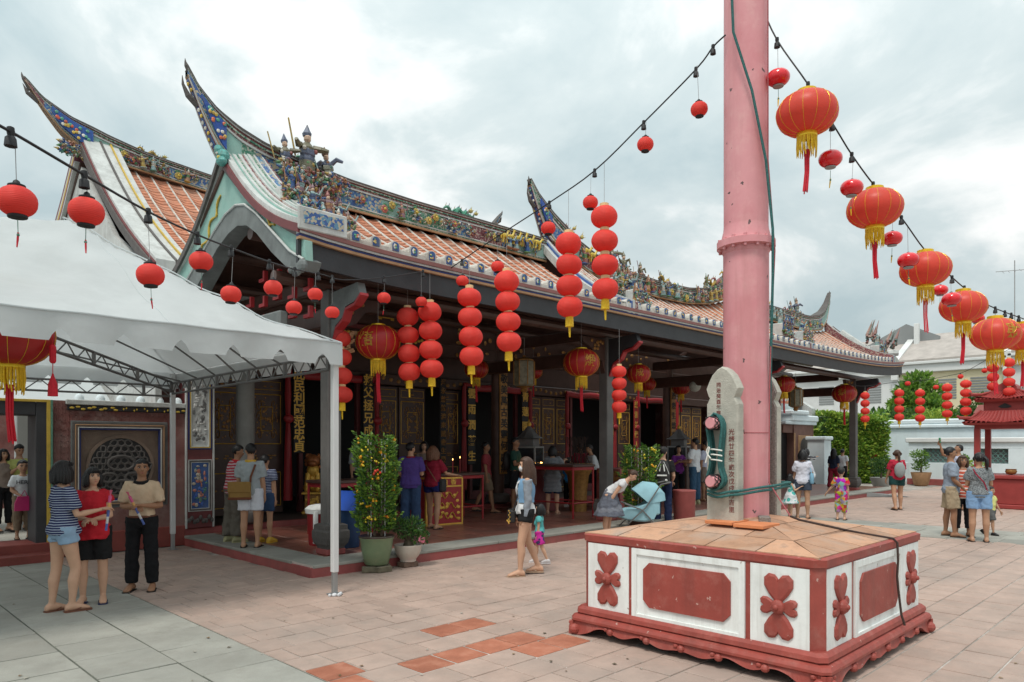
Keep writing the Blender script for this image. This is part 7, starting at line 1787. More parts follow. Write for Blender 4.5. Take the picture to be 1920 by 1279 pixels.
def person(feet, yaw, H, label, top, bottom, sex='m', sk='mid', hair=('short', 'black'), ua=None, fa=None, leg=None, lean=(0, 0, 1), head=(0, 0), shoes=('sandal', 'black'), fat=1.0, face=True, vox=.0125, group=None, z=0.0, extra=None, grip=.5, child=False, sit=False):
    fw_ = Vector((feet[0], feet[1], 0)).normalized(); rt_ = Vector((fw_.y, -fw_.x, 0)); f = -fw_ * math.cos(R(yaw)) + rt_ * math.sin(R(yaw)); rz = math.atan2(f.y, f.x) - math.pi / 2
    root = empty('person', (feet[0], feet[1], z), rz, label, 'person', group)
    ua = ua or [DOWN, DOWN]; fa = fa or [(.02, .12, -1), (.02, .12, -1)]; leg = leg or [((.03, .0, -1), (.02, -.03, -1)), ((.03, .0, -1), (.02, -.03, -1))]
    hs = 1.0 if not child else 1.28            # children have larger heads
    HL = .125 * H * hs
    tl, sl_, ah = .245 * H, .245 * H, .04 * H
    U = Vector(lean).normalized(); X = Vector((1, 0, 0)); Fv = U.cross(X)
    def tf(v, sd): return (X * (v[0] * sd) + Fv * v[1] + U * v[2]).normalized()
    hipw = .052 * H * (1.08 if sex == 'f' else 1.0)
    P0 = Vector((0, 0, 0))
    J = {}
    low = 1e9
    for i, sd in enumerate((1, -1)):           # 0 = right leg, 1 = left leg
        hp = P0 + X * hipw * sd; td, sd_ = leg[i]
        kn = hp + Vector((td[0] * sd, td[1], td[2])).normalized() * tl; an = kn + Vector((sd_[0] * sd, sd_[1], sd_[2])).normalized() * sl_
        J['hip%d' % i], J['knee%d' % i], J['ank%d' % i] = hp, kn, an; low = min(low, an.z)
    up = Vector((0, 0, ah - low)); 
    for k in list(J): J[k] = J[k] + up
    P0 = P0 + up; tlen = .305 * H * (1.0 if not child else .98)
    SP_ = []                                   # spine: starts upright at the pelvis, bends into the lean
    p = P0 - Vector((0, 0, .035 * H)); n = 12
    for i in range(n + 1):
        t = i / n; d = (Vector((0, 0, 1)).lerp(U, min(1, max(0, (t - .05) / .3)))).normalized(); SP_.append((p.copy(), d)); p = p + d * (tlen + .035 * H) / n
    prof_m = [(0, .074, .060), (.10, .089, .068), (.22, .086, .064), (.40, .078, .058), (.6, .086, .062), (.78, .092, .060), (.88, .086, .050), (.95, .060, .040), (1.0, .038, .036)]
    prof_f = [(0, .078, .062), (.10, .097, .073), (.22, .091, .066), (.42, .072, .054), (.62, .078, .066), (.76, .081, .062), (.88, .076, .046), (.95, .054, .037), (1.0, .034, .033)]
    prof = prof_f if sex == 'f' else prof_m
    def wd(t):
        for (a, wa, da), (b_, wb, db) in zip(prof, prof[1:]):
            if t <= b_:
                u = (t - a) / (b_ - a); return (wa + (wb - wa) * u) * H, (da + (db - da) * u) * H
        return prof[-1][1] * H, prof[-1][2] * H
    def spine(t):
        t = max(0, min(1, t)) * n; i = min(int(t), n - 1); u = t - i; return SP_[i][0].lerp(SP_[i + 1][0], u), SP_[i][1].lerp(SP_[i + 1][1], u).normalized()
    def torso(q, t0, t1, inf, flare=0.0, k=14, cut=None):
        rings = []
        for i in range(k + 1):
            t = t0 + (t1 - t0) * i / k; tt = max(0, t); c, d = spine(tt)
            if t < 0: c = c + Vector((0, 0, t * tlen))
            w_, dp = wd(tt); fat_ = fat if .05 < tt < .9 else (1 + fat) / 2
            w_ = w_ * fat_ + inf + flare * max(0, .35 - t); dp = dp * fat_ ** 1.4 + inf + flare * max(0, .35 - t); fv = d.cross(X); off = fv * (.004 * H + (.010 * H if sex == 'f' and .5 < tt < .75 else 0) + (.01 * (fat - 1) * 4 * H * .3 if .2 < tt < .5 else 0))
            rings.append([c + off + X * (w_ * math.copysign(abs(math.cos(a)) ** .85, math.cos(a))) + fv * (dp * math.copysign(abs(math.sin(a)) ** .9, math.sin(a))) for a in [2 * math.pi * j / 18 for j in range(18)]])
        q.loft(rings, 0, True)
    body = MB(); torso(body, 0, 1, 0)
    sc_, sdv = spine(.885); shw = (.093 if sex == 'm' else .081) * H * (1 + (fat - 1) * .5)
    NB = spine(1.0)[0]
    hy, hp_ = R(head[0]), R(head[1])
    hd = (U * .75 + Vector((0, 0, .25))).normalized() if abs(U.z) > .5 else (U * .8 + Vector((0, 0, .35))).normalized()
    hf = (Vector((math.sin(hy), math.cos(hy), 0)) * math.cos(hp_) + Vector((0, 0, math.sin(hp_))));
    if abs(U.z) < .9: hf = (hf + Fv * .8).normalized()
    HC = NB + hd * (.045 * H * .9 + HL * .40)
    hr = hf.cross(Vector((0, 0, 1))).normalized(); hu = hr.cross(hf).normalized()
    HM = Matrix((hr, hf, hu)).transposed().to_4x4(); HM.translation = HC
    body.tube([NB - U * .02 * H, NB + hd * .03 * H, HC - hu * HL * .2], [.036 * H if sex == 'm' else .031 * H, .031 * H if sex == 'm' else .027 * H, .03 * H], 12)
    body.T = HM; a_ = HL
    body.ell((0, -.02 * a_, .08 * a_), (.36 * a_, .43 * a_, .42 * a_), 16, 12); body.ell((0, .12 * a_, -.16 * a_), (.30 * a_, .30 * a_, .34 * a_), 14, 10); body.ell((0, .22 * a_, -.40 * a_), (.15 * a_, .16 * a_, .10 * a_), 10, 8)
    body.tube([(0, .36 * a_, .10 * a_), (0, .44 * a_, -.02 * a_), (0, .50 * a_, -.12 * a_), (0, .40 * a_, -.17 * a_)], [.04 * a_, .055 * a_, .075 * a_, .05 * a_], 8)
    body.ell((0, .38 * a_, -.29 * a_), (.11 * a_, .05 * a_, .045 * a_), 10, 6); body.ell((0, .36 * a_, .14 * a_), (.27 * a_, .06 * a_, .04 * a_), 10, 6)
    for sx in (-1, 1): body.ell((sx * .37 * a_, -.03 * a_, -.04 * a_), (.045 * a_, .09 * a_, .14 * a_), 8, 6); body.ell((sx * .2 * a_, .30 * a_, -.10 * a_), (.11 * a_, .09 * a_, .09 * a_), 8, 6)
    body.T = None
    sleeves = []
    fing = MB(); hands = []
    for i, sd in enumerate((1, -1)):
        sh = sc_ + X * shw * sd + sdv * .005 * H; ud = tf(ua[i], sd); fd = tf(fa[i], sd)
        el = sh + ud * .168 * H; wr = el + fd * .142 * H
        J['sh%d' % i], J['el%d' % i], J['wr%d' % i] = sh, el, wr
        k_ = (1 if sex == 'm' else .88) * (1 + (fat - 1) * .6)
        body.tube([sc_ + X * shw * .55 * sd, sh - ud * .008 * H, sh + ud * .05 * H, sh.lerp(el, .7), el, el.lerp(wr, .3), el.lerp(wr, .75), wr, wr + fd * .02 * H], [.026 * H * k_, .027 * H * k_, .0275 * H * k_, .025 * H * k_, .0235 * H * k_, .0245 * H * k_, .018 * H * k_, .0145 * H * k_, .0155 * H * k_], 12)
        # hand: palm plus five separate fingers
        side = fd.cross(Vector((0, 0, 1)) if abs(fd.z) < .8 else Fv); side.normalize(); nrm = fd.cross(side).normalized()
        if abs(fd.z) >= .8: side, nrm = Fv - fd * Fv.dot(fd), X * -sd; side.normalize()
        pc = wr + fd * .045 * H
        body.loft([[wr + fd * (u * .06 * H + .005 * H) + side * (w_ * H * math.cos(a)) + nrm * (th * H * math.sin(a)) for a in [2 * math.pi * j / 10 for j in range(10)]] for u, w_, th in ((0, .014, .012), (.4, .023, .012), (.85, .025, .010), (1.05, .021, .008))], 0, True)
        g_ = grip if not isinstance(grip, (list, tuple)) else grip[i]
        for fi in range(4):
            b0 = wr + fd * .060 * H + side * ((fi - 1.5) * .0115 * H); ln = (.040, .046, .043, .034)[fi] * H
            d1 = (fd + nrm * g_ * .8).normalized(); d2 = (fd * (1 - g_ * .8) + nrm * g_ * 1.6).normalized()
            fing.tube([b0 - fd * .012 * H, b0, b0 + d1 * ln * .5, b0 + d1 * ln * .5 + d2 * ln * .55], [.0056 * H, .0056 * H, .0052 * H, .0038 * H], 6)
        tb = wr + fd * .018 * H + side * .018 * H; fing.tube([tb - side * .01 * H, tb + (side * .6 + fd * .8).normalized() * .022 * H, tb + (side * .35 + fd * .9 + nrm * .5 * g_).normalized() * .048 * H], [.008 * H, .0068 * H, .0045 * H], 6)
        hands.append((wr + fd * .065 * H + nrm * .015 * H * g_, fd, side, nrm))
    J['hand0'], J['hand1'] = hands[0][0], hands[1][0]
    feet_dir = []
    for i, sd in enumerate((1, -1)):
        hp, kn, an = J['hip%d' % i], J['knee%d' % i], J['ank%d' % i]; fk = (1.0 if sex == 'm' else 1.02) * (1 + (fat - 1) * .7)
        back = (kn - hp).normalized().cross(X).normalized()
        body.tube([hp + Vector((0, 0, .03 * H)), hp - Vector((0, 0, .02 * H)), hp.lerp(kn, .3), hp.lerp(kn, .7), kn, kn.lerp(an, .12), kn.lerp(an, .35) - Vector((0, .006 * H, 0)), kn.lerp(an, .7), an, an - Vector((0, 0, ah * .4))], [.054 * H * fk, .054 * H * fk, .050 * H * fk, .038 * H * fk, .033 * H * fk, .032 * H * fk, .034 * H * fk, .024 * H * fk, .0195 * H, .021 * H], 14)
        sh_ = (an - kn).normalized(); fdv = Vector((.12 * sd, 1, 0)).normalized()
        lift = sh_.y < -.45 and an.z > ah + .02
        if lift: fdv = Vector((.05 * sd, .75, -.65)).normalized()
        feet_dir.append(fdv); up_ = fdv.cross(Vector((fdv.y, -fdv.x, 0))); up_ = Vector((0, 0, 1)) - fdv * fdv.z; up_.normalize(); sdx = fdv.cross(up_)
        hb = an - up_ * ah * .55; FL_ = .148 * H
        rings = []
        for u, w_, h_ in ((-.27, .018, .016), (-.2, .023, .024), (0, .023, .030), (.3, .025, .024), (.55, .028, .015), (.68, .026, .011), (.74, .016, .007)):
            c = hb + fdv * FL_ * u + up_ * (h_ * H - ah * .42); rings.append([c + sdx * (w_ * H * math.cos(a)) + up_ * (h_ * H * math.sin(a)) for a in [2 * math.pi * j / 12 for j in range(12)]])
        body.loft(rings, 0, True)
        if shoes:
            q = MB(); r2 = []
            kind = shoes[0]
            for u, w_, h_ in ((-.30, .018, .5), (-.24, .026, 1), (0, .026, 1), (.3, .029, 1), (.58, .032, 1), (.72, .028, 1), (.80, .015, .6)):
                c = hb + fdv * FL_ * u - up_ * (ah * .42 + .002); th = .008 if kind != 'shoe' else .009
                r2.append([c + sdx * w_ * H + up_ * th, c - sdx * w_ * H + up_ * th, c - sdx * w_ * H - up_ * .010, c + sdx * w_ * H - up_ * .010])
            q.loft(r2, 0, True)
            if kind == 'sandal':
                t0 = hb + fdv * FL_ * .55 - up_ * ah * .2
                for s_ in (-1, 1): q.tube([t0, hb + fdv * FL_ * .38 + sdx * s_ * .020 * H + up_ * .004 * H, hb + fdv * FL_ * .12 + sdx * s_ * .029 * H - up_ * ah * .25], .006, 5)
                q.build('sandal', SOLE[shoes[1]], root, True)
            else:
                rr_ = []
                for u, w_, h_ in ((-.28, .020, .018), (-.2, .027, .030), (0, .027, .036), (.3, .029, .029), (.55, .032, .020), (.70, .028, .015), (.78, .015, .009)):
                    c = hb + fdv * FL_ * u + up_ * (h_ * H - ah * .42); rr_.append([c + sdx * (w_ * H * math.cos(a)) + up_ * (h_ * H * math.sin(a)) for a in [2 * math.pi * j / 12 for j in range(12)]])
                q.loft(rr_, 0, True); q.build('shoe', SOLE[shoes[1]], root, True)
    remesh_part(body, 'body', SK[sk], root, vox, 0, 3, fing)
    # ---- clothes
    if top:
        q = MB(); inf = top.get('inf', .012); torso(q, top.get('hem', .05), top.get('neck', .955), inf, top.get('flare', 0.0))
        for i, sd in enumerate((1, -1)):
            sh, el, wr = J['sh%d' % i], J['el%d' % i], J['wr%d' % i]; sv = top.get('sleeve', .6)
            k_ = (1 if sex == 'm' else .9) * (1 + (fat - 1) * .6); si = inf + top.get('sinf', .012)
            pts = [sc_ + X * shw * .5 * sd, sh]; rad = [.030 * H * k_ + inf * .7, .031 * H * k_ + inf * .9]
            if sv <= 0: continue
            if sv <= 1: pts += [sh.lerp(el, sv * .5), sh.lerp(el, sv)]; rad += [.032 * H * k_ + si * .9, .030 * H * k_ + si]
            else: pts += [sh.lerp(el, .6), el, el.lerp(wr, (sv - 1) * .6), el.lerp(wr, sv - 1)]; rad += [.029 * H * k_ + inf, .026 * H * k_ + inf, .024 * H * k_ + inf, .018 * H * k_ + inf * .8]
            q.tube(pts, rad, 12)
        remesh_part(q, top.get('name', 'shirt'), top['mat'], root, vox, top.get('fold', .024), 2)
        if top.get('collar'):
            q = MB(); c = NB - U * .012 * H; q.tube([c + (X * math.cos(a) * .045 + Fv * (math.sin(a) * .045 + .006)) * H - U * (.012 * H * max(0, math.sin(a))) for a in [2 * math.pi * j / 20 for j in range(21)]], .013 * H, 6, flat=1.4); q.build('collar', top['collar'], root, True)
    if bottom:
        q = MB(); inf = bottom.get('inf', .012); torso(q, -.04, bottom.get('waist', .24 if (top or {}).get('hem', .05) > .12 else .15), inf, 0, 6)
        if 'skirt' in bottom:
            ln, fl = bottom['skirt']; c, d = spine(.22); rings = []
            for i in range(9):
                t = i / 8; w_, dp = wd(.18); cc = c - Vector((0, 0, ln * t)) + Fv * (0 if U.z > .8 else -.03 * t); ww = w_ * fat + .012 + fl * t; dd = dp * fat + .012 + fl * t
                rings.append([cc + X * ww * math.cos(a) * (1 + .05 * t * math.sin(9 * a)) + Vector((0, 1, 0)) * dd * math.sin(a) * (1 + .05 * t * math.sin(9 * a)) for a in [2 * math.pi * j / 36 for j in range(36)]])
            q.loft(rings, 0, True)
        else:
            for i, sd in enumerate((1, -1)):
                hp, kn, an = J['hip%d' % i], J['knee%d' % i], J['ank%d' % i]; ln = bottom.get('len', .5); fk = 1 + (fat - 1) * .7; wi = bottom.get('wide', .006)
                pts = [hp + Vector((0, 0, .035 * H)), hp - Vector((0, 0, .01 * H))]; rad = [.056 * H * fk + inf, .057 * H * fk + inf]
                if ln <= 1: pts += [hp.lerp(kn, ln * .5), hp.lerp(kn, ln)]; rad += [.050 * H * fk + inf + wi * .6, (.052 - .014 * ln) * H * fk + inf + wi]
                else:
                    pts += [hp.lerp(kn, .5), kn, kn.lerp(an, (ln - 1) * .5), kn.lerp(an, ln - 1)]; rad += [.047 * H * fk + inf, .038 * H * fk + inf + wi * .6, .034 * H * fk + inf + wi, .028 * H * fk + inf + wi]
                q.tube(pts, rad, 14)
        remesh_part(q, bottom.get('name', 'shorts'), bottom['mat'], root, vox, bottom.get('fold', .02), 2)
        if bottom.get('belt'):
            q = MB(); c, d = spine(.20); w_, dp = wd(.2); q.tube([c + X * (w_ * fat + .016) * math.cos(a) + d.cross(X) * ((dp * fat ** 1.4 + .016) * math.sin(a) + .004 * H) for a in [2 * math.pi * j / 24 for j in range(25)]], .014, 5); q.build('belt', bottom['belt'], root, True)
    # ---- hair
    st, hc = hair
    if st:
        q = MB(); q.T = HM; a_ = HL; rings = []; nu, nv = 28, 16
        for v in range(nv + 1):
            ph = math.pi * v / nv; ring = []
            for u in range(nu):
                th = 2 * math.pi * u / nu; dx_, dy_, dz_ = math.sin(ph) * math.cos(th), math.sin(ph) * math.sin(th), math.cos(ph)
                r_ = 1.0
                face_ = dy_ > (.10 if st in ('short', 'cap', 'buzz') else .25) and dz_ < (.56 if st != 'fringe' else .30) - .15 * abs(dx_)
                side_ = st in ('short', 'cap', 'buzz') and dz_ < -.12 and dy_ > -.55
                low_ = dz_ < (-.45 if st in ('short', 'cap', 'buzz') else -.8)
                if face_ or side_ or low_: r_ = .84
                k = (1.10 if st not in ('buzz',) else 1.05) * r_ + .02 * math.sin(7 * th + 5 * ph)
                ring.append((dx_ * .385 * a_ * k, (-.035 + dy_ * .45 * k) * a_, (.085 + dz_ * .45 * k) * a_))
            rings.append(ring)
        q.loft(rings, 0, True)
        def strand(az, z0, z1, r0, out=1.08, fwd=0):
            c_, s_ = math.cos(az), math.sin(az); q.tube([(c_ * .30 * a_, s_ * .34 * a_ - .03 * a_, z0 * a_), (c_ * .40 * a_ * out, s_ * .46 * a_ * out - .03 * a_, (z0 * .6 + z1 * .4) * a_), (c_ * .38 * a_ * out, (s_ * .46 * out - .03 + fwd) * a_, z1 * a_), (c_ * .33 * a_, (s_ * .42 - .03 + fwd) * a_, (z1 - .08) * a_)], [r0 * a_ * .8, r0 * a_, r0 * a_ * .9, r0 * a_ * .4], 8)
        if st in ('bob', 'fringe', 'long', 'curly'):
            zl = {'bob': -.55, 'fringe': -.5, 'long': -1.3, 'curly': -.75}[st]
            for k in range(15):
                az = R(155) + R(230) * k / 14; jit = .05 * math.sin(k * 5.1)
                strand(az, .25, zl + jit, .15 if st != 'curly' else .17, 1.05 if st != 'curly' else 1.22)
                if st in ('long', 'curly'): strand(az + .1, .1, zl * .7 + jit, .13, 1.12)
        if st in ('bob', 'fringe'):
            for k in range(5): az = R(60) + R(60) * k / 4; q.tube([(math.cos(az) * .1 * a_, .25 * a_, .48 * a_), (math.cos(az) * .30 * a_, .42 * a_, .34 * a_), (math.cos(az) * .36 * a_, .40 * a_, (.20 if st == 'fringe' else .27) * a_)], [.08 * a_, .07 * a_, .03 * a_], 6)
        if st not in ('short', 'cap', 'buzz'):     # loose thin strands
            rg = random.Random(len(label)); zl = {'bob': -.6, 'fringe': -.58, 'long': -1.4, 'curly': -.8, 'pony': -.2}[st]
            for k in range(46):
                az = R(150) + R(240) * rg.random(); c_, s_ = math.cos(az), math.sin(az); o_ = rg.uniform(1.0, 1.22) * (1.2 if st == 'curly' else 1); z2 = zl * rg.uniform(.6, 1.15)
                q.tube([(c_ * .36 * a_, (s_ * .42 - .03) * a_, .3 * a_), (c_ * .45 * a_ * o_, (s_ * .5 * o_ - .03) * a_, (.3 + z2) * .45 * a_), (c_ * .40 * a_ * o_, (s_ * .47 * o_ - .03) * a_, z2 * a_)], [.03 * a_, .032 * a_, .006 * a_], 4)
        if st == 'pony':
            q.ell((0, -.45 * a_, .12 * a_), (.12 * a_, .10 * a_, .12 * a_), 8, 6); q.tube([(0, -.46 * a_, .12 * a_), (.02 * a_, -.66 * a_, -.1 * a_), (.04 * a_, -.66 * a_, -.6 * a_), (.05 * a_, -.58 * a_, -1.05 * a_)], [.10 * a_, .16 * a_, .15 * a_, .04 * a_], 9)
        q.build('hair' if st != 'cap' else 'hair', HAIR[hc], root, True)
        if st == 'cap':
            q = MB(); q.T = HM; q.lathe([(.43 * a_, .08 * a_), (.45 * a_, .22 * a_), (.41 * a_, .42 * a_), (.26 * a_, .56 * a_), (.02 * a_, .60 * a_)], 20, (0, -.03 * a_, 0), sy=1.12); q.ell((0, .5 * a_, .16 * a_), (.3 * a_, .28 * a_, .035 * a_), 12, 5); q.build('cap', SOLE['black'], root, True)
    if face:
        for sx in (-1, 1):
            q = MB(); q.T = HM; q.ell((sx * .15 * HL, .375 * HL, .035 * HL), (.062 * HL, .03 * HL, .028 * HL), 8, 6); e_ = q.build('eye', EYEW, root, True); q = MB(); q.T = HM; q.ell((sx * .15 * HL, .395 * HL, .035 * HL), (.035 * HL, .02 * HL, .03 * HL), 8, 6); q.tube([(sx * .08 * HL, .40 * HL, .07 * HL), (sx * .15 * HL, .405 * HL, .075 * HL), (sx * .22 * HL, .37 * HL, .06 * HL)], .012 * HL, 5); q.build('iris', EYE, e_, True)
            q = MB(); q.T = HM; q.tube([(sx * .07 * HL, .41 * HL, .135 * HL), (sx * .16 * HL, .41 * HL, .155 * HL), (sx * .24 * HL, .37 * HL, .12 * HL)], .017 * HL, 5); q.build('eyebrow', HAIR['black'], root, True)
        q = MB(); q.T = HM; q.ell((0, .425 * HL, -.285 * HL), (.10 * HL, .02 * HL, .024 * HL), 10, 5); q.build('lips', LIP, root, True)
    root['_'] = 0; del root['_']
    Mw = Matrix.Translation(root.location) @ Matrix.Rotation(rz, 4, 'Z')
    return dict(root=root, J=J, M=Mw, HM=HM, HL=HL, H=H, rz=rz, spine=spine, U=U, Fv=Fv, sc=sc_, shw=shw, hands=hands, wd=wd)
def W(P, v): return P['M'] @ Vector(v)
def placed(px, head_y, feet_y, z=0.0):
    p = G(px, feet_y, z); d = (p.x + p.y) / S2; return (p.x, p.y), (feet_y - head_y) / F_PX * d
def item(P, name, q, mat, label, cat, group=None):
    """a thing carried by a person: built in the person's frame, placed top-level"""
    o = q.build(name, mat, None, True); o.matrix_world = P['M']; return tag(o, label, cat, group)
def shoulder_strap(q, P, i, drop, side, r_=.010):
    """strap from shoulder i across to a bag at the other hip"""
    H = P['H']; c = P['sc']; X = Vector((1, 0, 0)); sd = 1 if i == 0 else -1
    a = c + X * sd * .07 * H + P['U'] * .045 * H
    dep = .085 * H
    for fb in (1, -1):
        q.tube([a, c + X * sd * .05 * H + P['Fv'] * fb * dep * 1.0 - P['U'] * .03 * H, c - X * sd * .03 * H + P['Fv'] * fb * (dep + .015) - P['U'] * drop * .5, c - X * sd * side + P['Fv'] * fb * .05 * H - P['U'] * drop], r_, 5, flat=.5)

navy = cloth('navy_stripe', (.018, .025, .085), 'stripes', (.40, .45, .56), 40); jean_l = cloth('light_denim', (.26, .38, .52)); red = cloth('red', (.50, .018, .03)); blk = cloth('black', (.012, .012, .013)); beige = cloth('beige', (.56, .42, .29)); black_t = cloth('black_trouser', (.009, .009, .011))
def packet(P, hand, label, tilt=(0, .1, 1)):
    h = P['J'][hand]; t = Vector(tilt).normalized(); q = MB(); cols = [(.6, .1, .25), (.62, .35, .12), (.08, .12, .35), (.55, .55, .55), (.08, .13, .4)]
    for k in range(5): q.col = cols[k]; q.tube([h + t * (.14 - .075 * k), h + t * (.14 - .075 * (k + 1))], [.017 - .001 * k] * 2, 8)
    q.col = (.6, .12, .2)
    for k in range(5): q.tube([h + t * .13, h + t * .2 + Vector((.012 * math.cos(k * 1.3), .012 * math.sin(k * 1.3), 0))], .004, 4)
    item(P, 'incense_packet', q, M['paintc'], label, 'incense packet', 'packets of incense sticks')
# --- three friends at the left
c, H = placed(118, 866, 1146); P = person(c, 112, 1.585, 'woman in navy striped top and pale denim shorts seen from behind at left', dict(mat=navy, hem=.04, sleeve=.75, flare=.07, inf=.018, fold=.03, name='striped_top'), dict(mat=jean_l, len=.30, inf=.014, wide=.014), 'f', 'fair', ('bob', 'black'), [(.16, .25, -1), (.14, -.02, -1)], [(-.05, 1, .16), (.02, .25, -1)], [((.02, .22, -1), (0, -.10, -1)), ((.02, -.06, -1), (0, -.12, -1))], shoes=('sandal', 'brown'), face=False, vox=.011, head=(-14, 0), group='visitors in the square')
packet(P, 'hand0', 'colourful incense packet held up by the woman in navy stripes', (0, .12, 1))
c, H = placed(174, 878, 1130); P = person(c, -8, 1.50, 'smiling woman in bright red blouse and black knee shorts', dict(mat=red, hem=-.06, sleeve=.38, flare=.06, inf=.018, fold=.03, name='blouse'), dict(mat=blk, len=.86, inf=.014, wide=.016), 'f', 'fair', ('fringe', 'black'), [(.22, .05, -1), (.20, .12, -1)], [(-.75, .75, -.10), (-.75, .8, -.12)], [((.03, .05, -1), (0, -.05, -1)), ((.03, -.02, -1), (0, -.06, -1))], head=(-28, 0), shoes=('sandal', 'navy'), fat=1.06, vox=.011, group='visitors in the square', grip=.8)
c, H = placed(266, 857, 1106); P = person(c, -14, 1.575, 'older man in beige polo shirt and black trousers holding incense', dict(mat=beige, hem=.17, sleeve=.8, inf=.012, fold=.022, collar=blk, name='polo_shirt'), dict(mat=black_t, len=1.93, inf=.009, wide=.014, belt=SOLE['brown']), 'm', 'tan', ('short', 'black'), [(.24, .02, -1), (.24, .08, -1)], [(-.8, .75, .02), (-.7, .8, .10)], [((.06, .02, -1), (.02, -.02, -1)), ((.07, .06, -1), (.03, -.04, -1))], head=(-16, 2), shoes=('sandal', 'black'), vox=.011, group='visitors in the square', grip=.8)
packet(P, 'hand1', 'colourful incense packet in the hands of the man in beige', (.35, .25, .9))
# --- seated group inside the left doorway
tee_w = cloth('white_tee', (.62, .64, .66)); ylw = cloth('yellow_green', (.42, .44, .14)); khaki = cloth('khaki', (.20, .15, .10)); grey_t = cloth('grey_tee', (.33, .37, .39)); brownc = cloth('taupe', (.22, .17, .14)); bluej = cloth('jeans', (.03, .06, .13)); white_s = cloth('white_shorts', (.62, .64, .70))
DZ = .25
p = PD(43, 1016, 11.35); P = person((p.x, p.y), 10, 1.22, 'boy in white printed T-shirt with a pink bag in the left doorway', dict(mat=tee_w, hem=.05, sleeve=.75, inf=.014), dict(mat=khaki, len=1.7, inf=.012), 'm', 'mid', ('short', 'black'), [(.2, .1, -1), (.2, .1, -1)], [(-.5, .7, -.4), (-.3, .6, -.6)], child=True, z=DZ, vox=.014, group='people in the left doorway')
for ch in ('HERO',):
    me = textmesh(ch, .085, mk('shirt_print', (.03, .03, .04), .8), .001); o = ob('shirt_lettering', me, P['root'], None, P['spine'](.72)[0] + P['Fv'] * (.070 * 1.22 + .045), (R(90), 0, R(180)))
q = MB(); h = P['J']['hand0']; q.loft([[h + Vector((x * s_ + .02, .06 + y, -.05 + z)) for x, y in ((-.10, -.03), (.10, -.03), (.10, .03), (-.10, .03))] for s_, z in ((.7, .08), (1.1, -.02), (1.15, -.14))], 0, True); q.tube([h + Vector((-.04, .06, .02)), h + Vector((.0, .05, .12)), h + Vector((.06, .06, .02))], .008, 5); item(P, 'pink_bag', q, mk('pink_bag', (.5, .02, .14), .5), 'bright pink bag held by the boy in the doorway', 'bag')
p = PD(36, 1012, 12.6); person((p.x, p.y), 14, 1.50, 'man in yellow-green shirt behind the boy in the doorway', dict(mat=ylw, hem=.05, sleeve=.75), dict(mat=khaki, len=1.8), 'm', 'mid', ('short', 'black'), [(.2, .2, -1), (.2, .1, -1)], [(-.6, .6, .6), (-.2, .5, -1)], head=(-10, -20), z=DZ, vox=.016, group='people in the left doorway')
p = PD(6, 1012, 12.4); person((p.x, p.y), 30, 1.42, 'woman in taupe top at the far left of the doorway', dict(mat=brownc, hem=.05, sleeve=.75), dict(mat=black_t, len=1.8), 'f', 'mid', ('bob', 'black'), z=DZ, vox=.016, group='people in the left doorway')
# --- platform corner pair with a third person behind
redstr = cloth('red_stripe', (.40, .05, .07), 'stripes', (.55, .52, .54), 22); grn_trs = cloth('olive_trouser', (.13, .115, .095))
c, H = placed(437, 829, 1016, PH); P = person(c, 115, 1.585, 'man in red and white striped polo leaning to the boy with the satchel', dict(mat=redstr, hem=.0, sleeve=.75, inf=.016, collar=red, name='striped_polo'), dict(mat=grn_trs, len=1.9, inf=.016, wide=.03, fold=.03), 'm', 'tan', ('short', 'black'), [(.15, .3, -1), (.15, .2, -1)], [(-.2, .9, -.2), (-.2, .9, -.3)], [((.04, .1, -1), (.02, -.08, -1)), ((.04, .0, -1), (.02, -.1, -1))], lean=(0, .16, 1), head=(15, -12), shoes=('shoe', 'olive'), fat=1.12, z=PH, group='visitors at the platform corner')
c, H = placed(470, 832, 1026, PH); P = person(c, 168, 1.60, 'boy in grey T-shirt and white shorts with tan satchel seen from behind', dict(mat=grey_t, hem=.0, sleeve=.78, inf=.018, fold=.022, collar=SOLE['yellow']), dict(mat=white_s, len=.72, inf=.014, wide=.02), 'm', 'mid', ('short', 'black'), [(.10, .05, -1), (.12, .1, -1)], [(.05, .35, -1), (-.1, .7, .2)], shoes=('sandal', 'black'), face=False, z=PH, head=(-20, 0), group='visitors at the platform corner')
q = MB(); hx = -.12; H_ = 1.6; cc = P['spine'](.16)[0]; X0 = cc + Vector((-.13, -.13, .0))
sat = empty('satchel', (0, 0, 0), 0, 'tan canvas satchel on the back of the boy in grey', 'bag'); sat.matrix_world = P['M']; tan_c = cloth('satchel_tan', (.27, .16, .05)); lea = cloth('leather', (.14, .045, .02), rough=.5)
q.bbox(X0.x - .16, X0.x + .16, X0.y - .05, X0.y + .05, X0.z - .13, X0.z + .13, .025); q.build('bag_body', tan_c, sat, True); q = MB(); q.bbox(X0.x - .165, X0.x + .165, X0.y - .065, X0.y - .045, X0.z - .03, X0.z + .135, .008); q.build('flap', tan_c, sat); q = MB(); q.bbox(X0.x - .162, X0.x + .162, X0.y - .058, X0.y + .055, X0.z - .14, X0.z - .10, .008); q.build('leather_base', lea, sat)
q = MB(); a = P['sc'] + Vector((.09, 0, .06)); q.tube([X0 + Vector((.15, 0, .12)), P['spine'](.55)[0] + Vector((.03, -.135, 0)), P['spine'](.8)[0] + Vector((.08, -.13, .0)), a, P['spine'](.8)[0] + Vector((.05, .12, 0)), P['spine'](.3)[0] + Vector((-.18, .08, 0)), X0 + Vector((-.16, .03, .1))], .017, 5, flat=.4); q.build('strap', lea, sat, True)
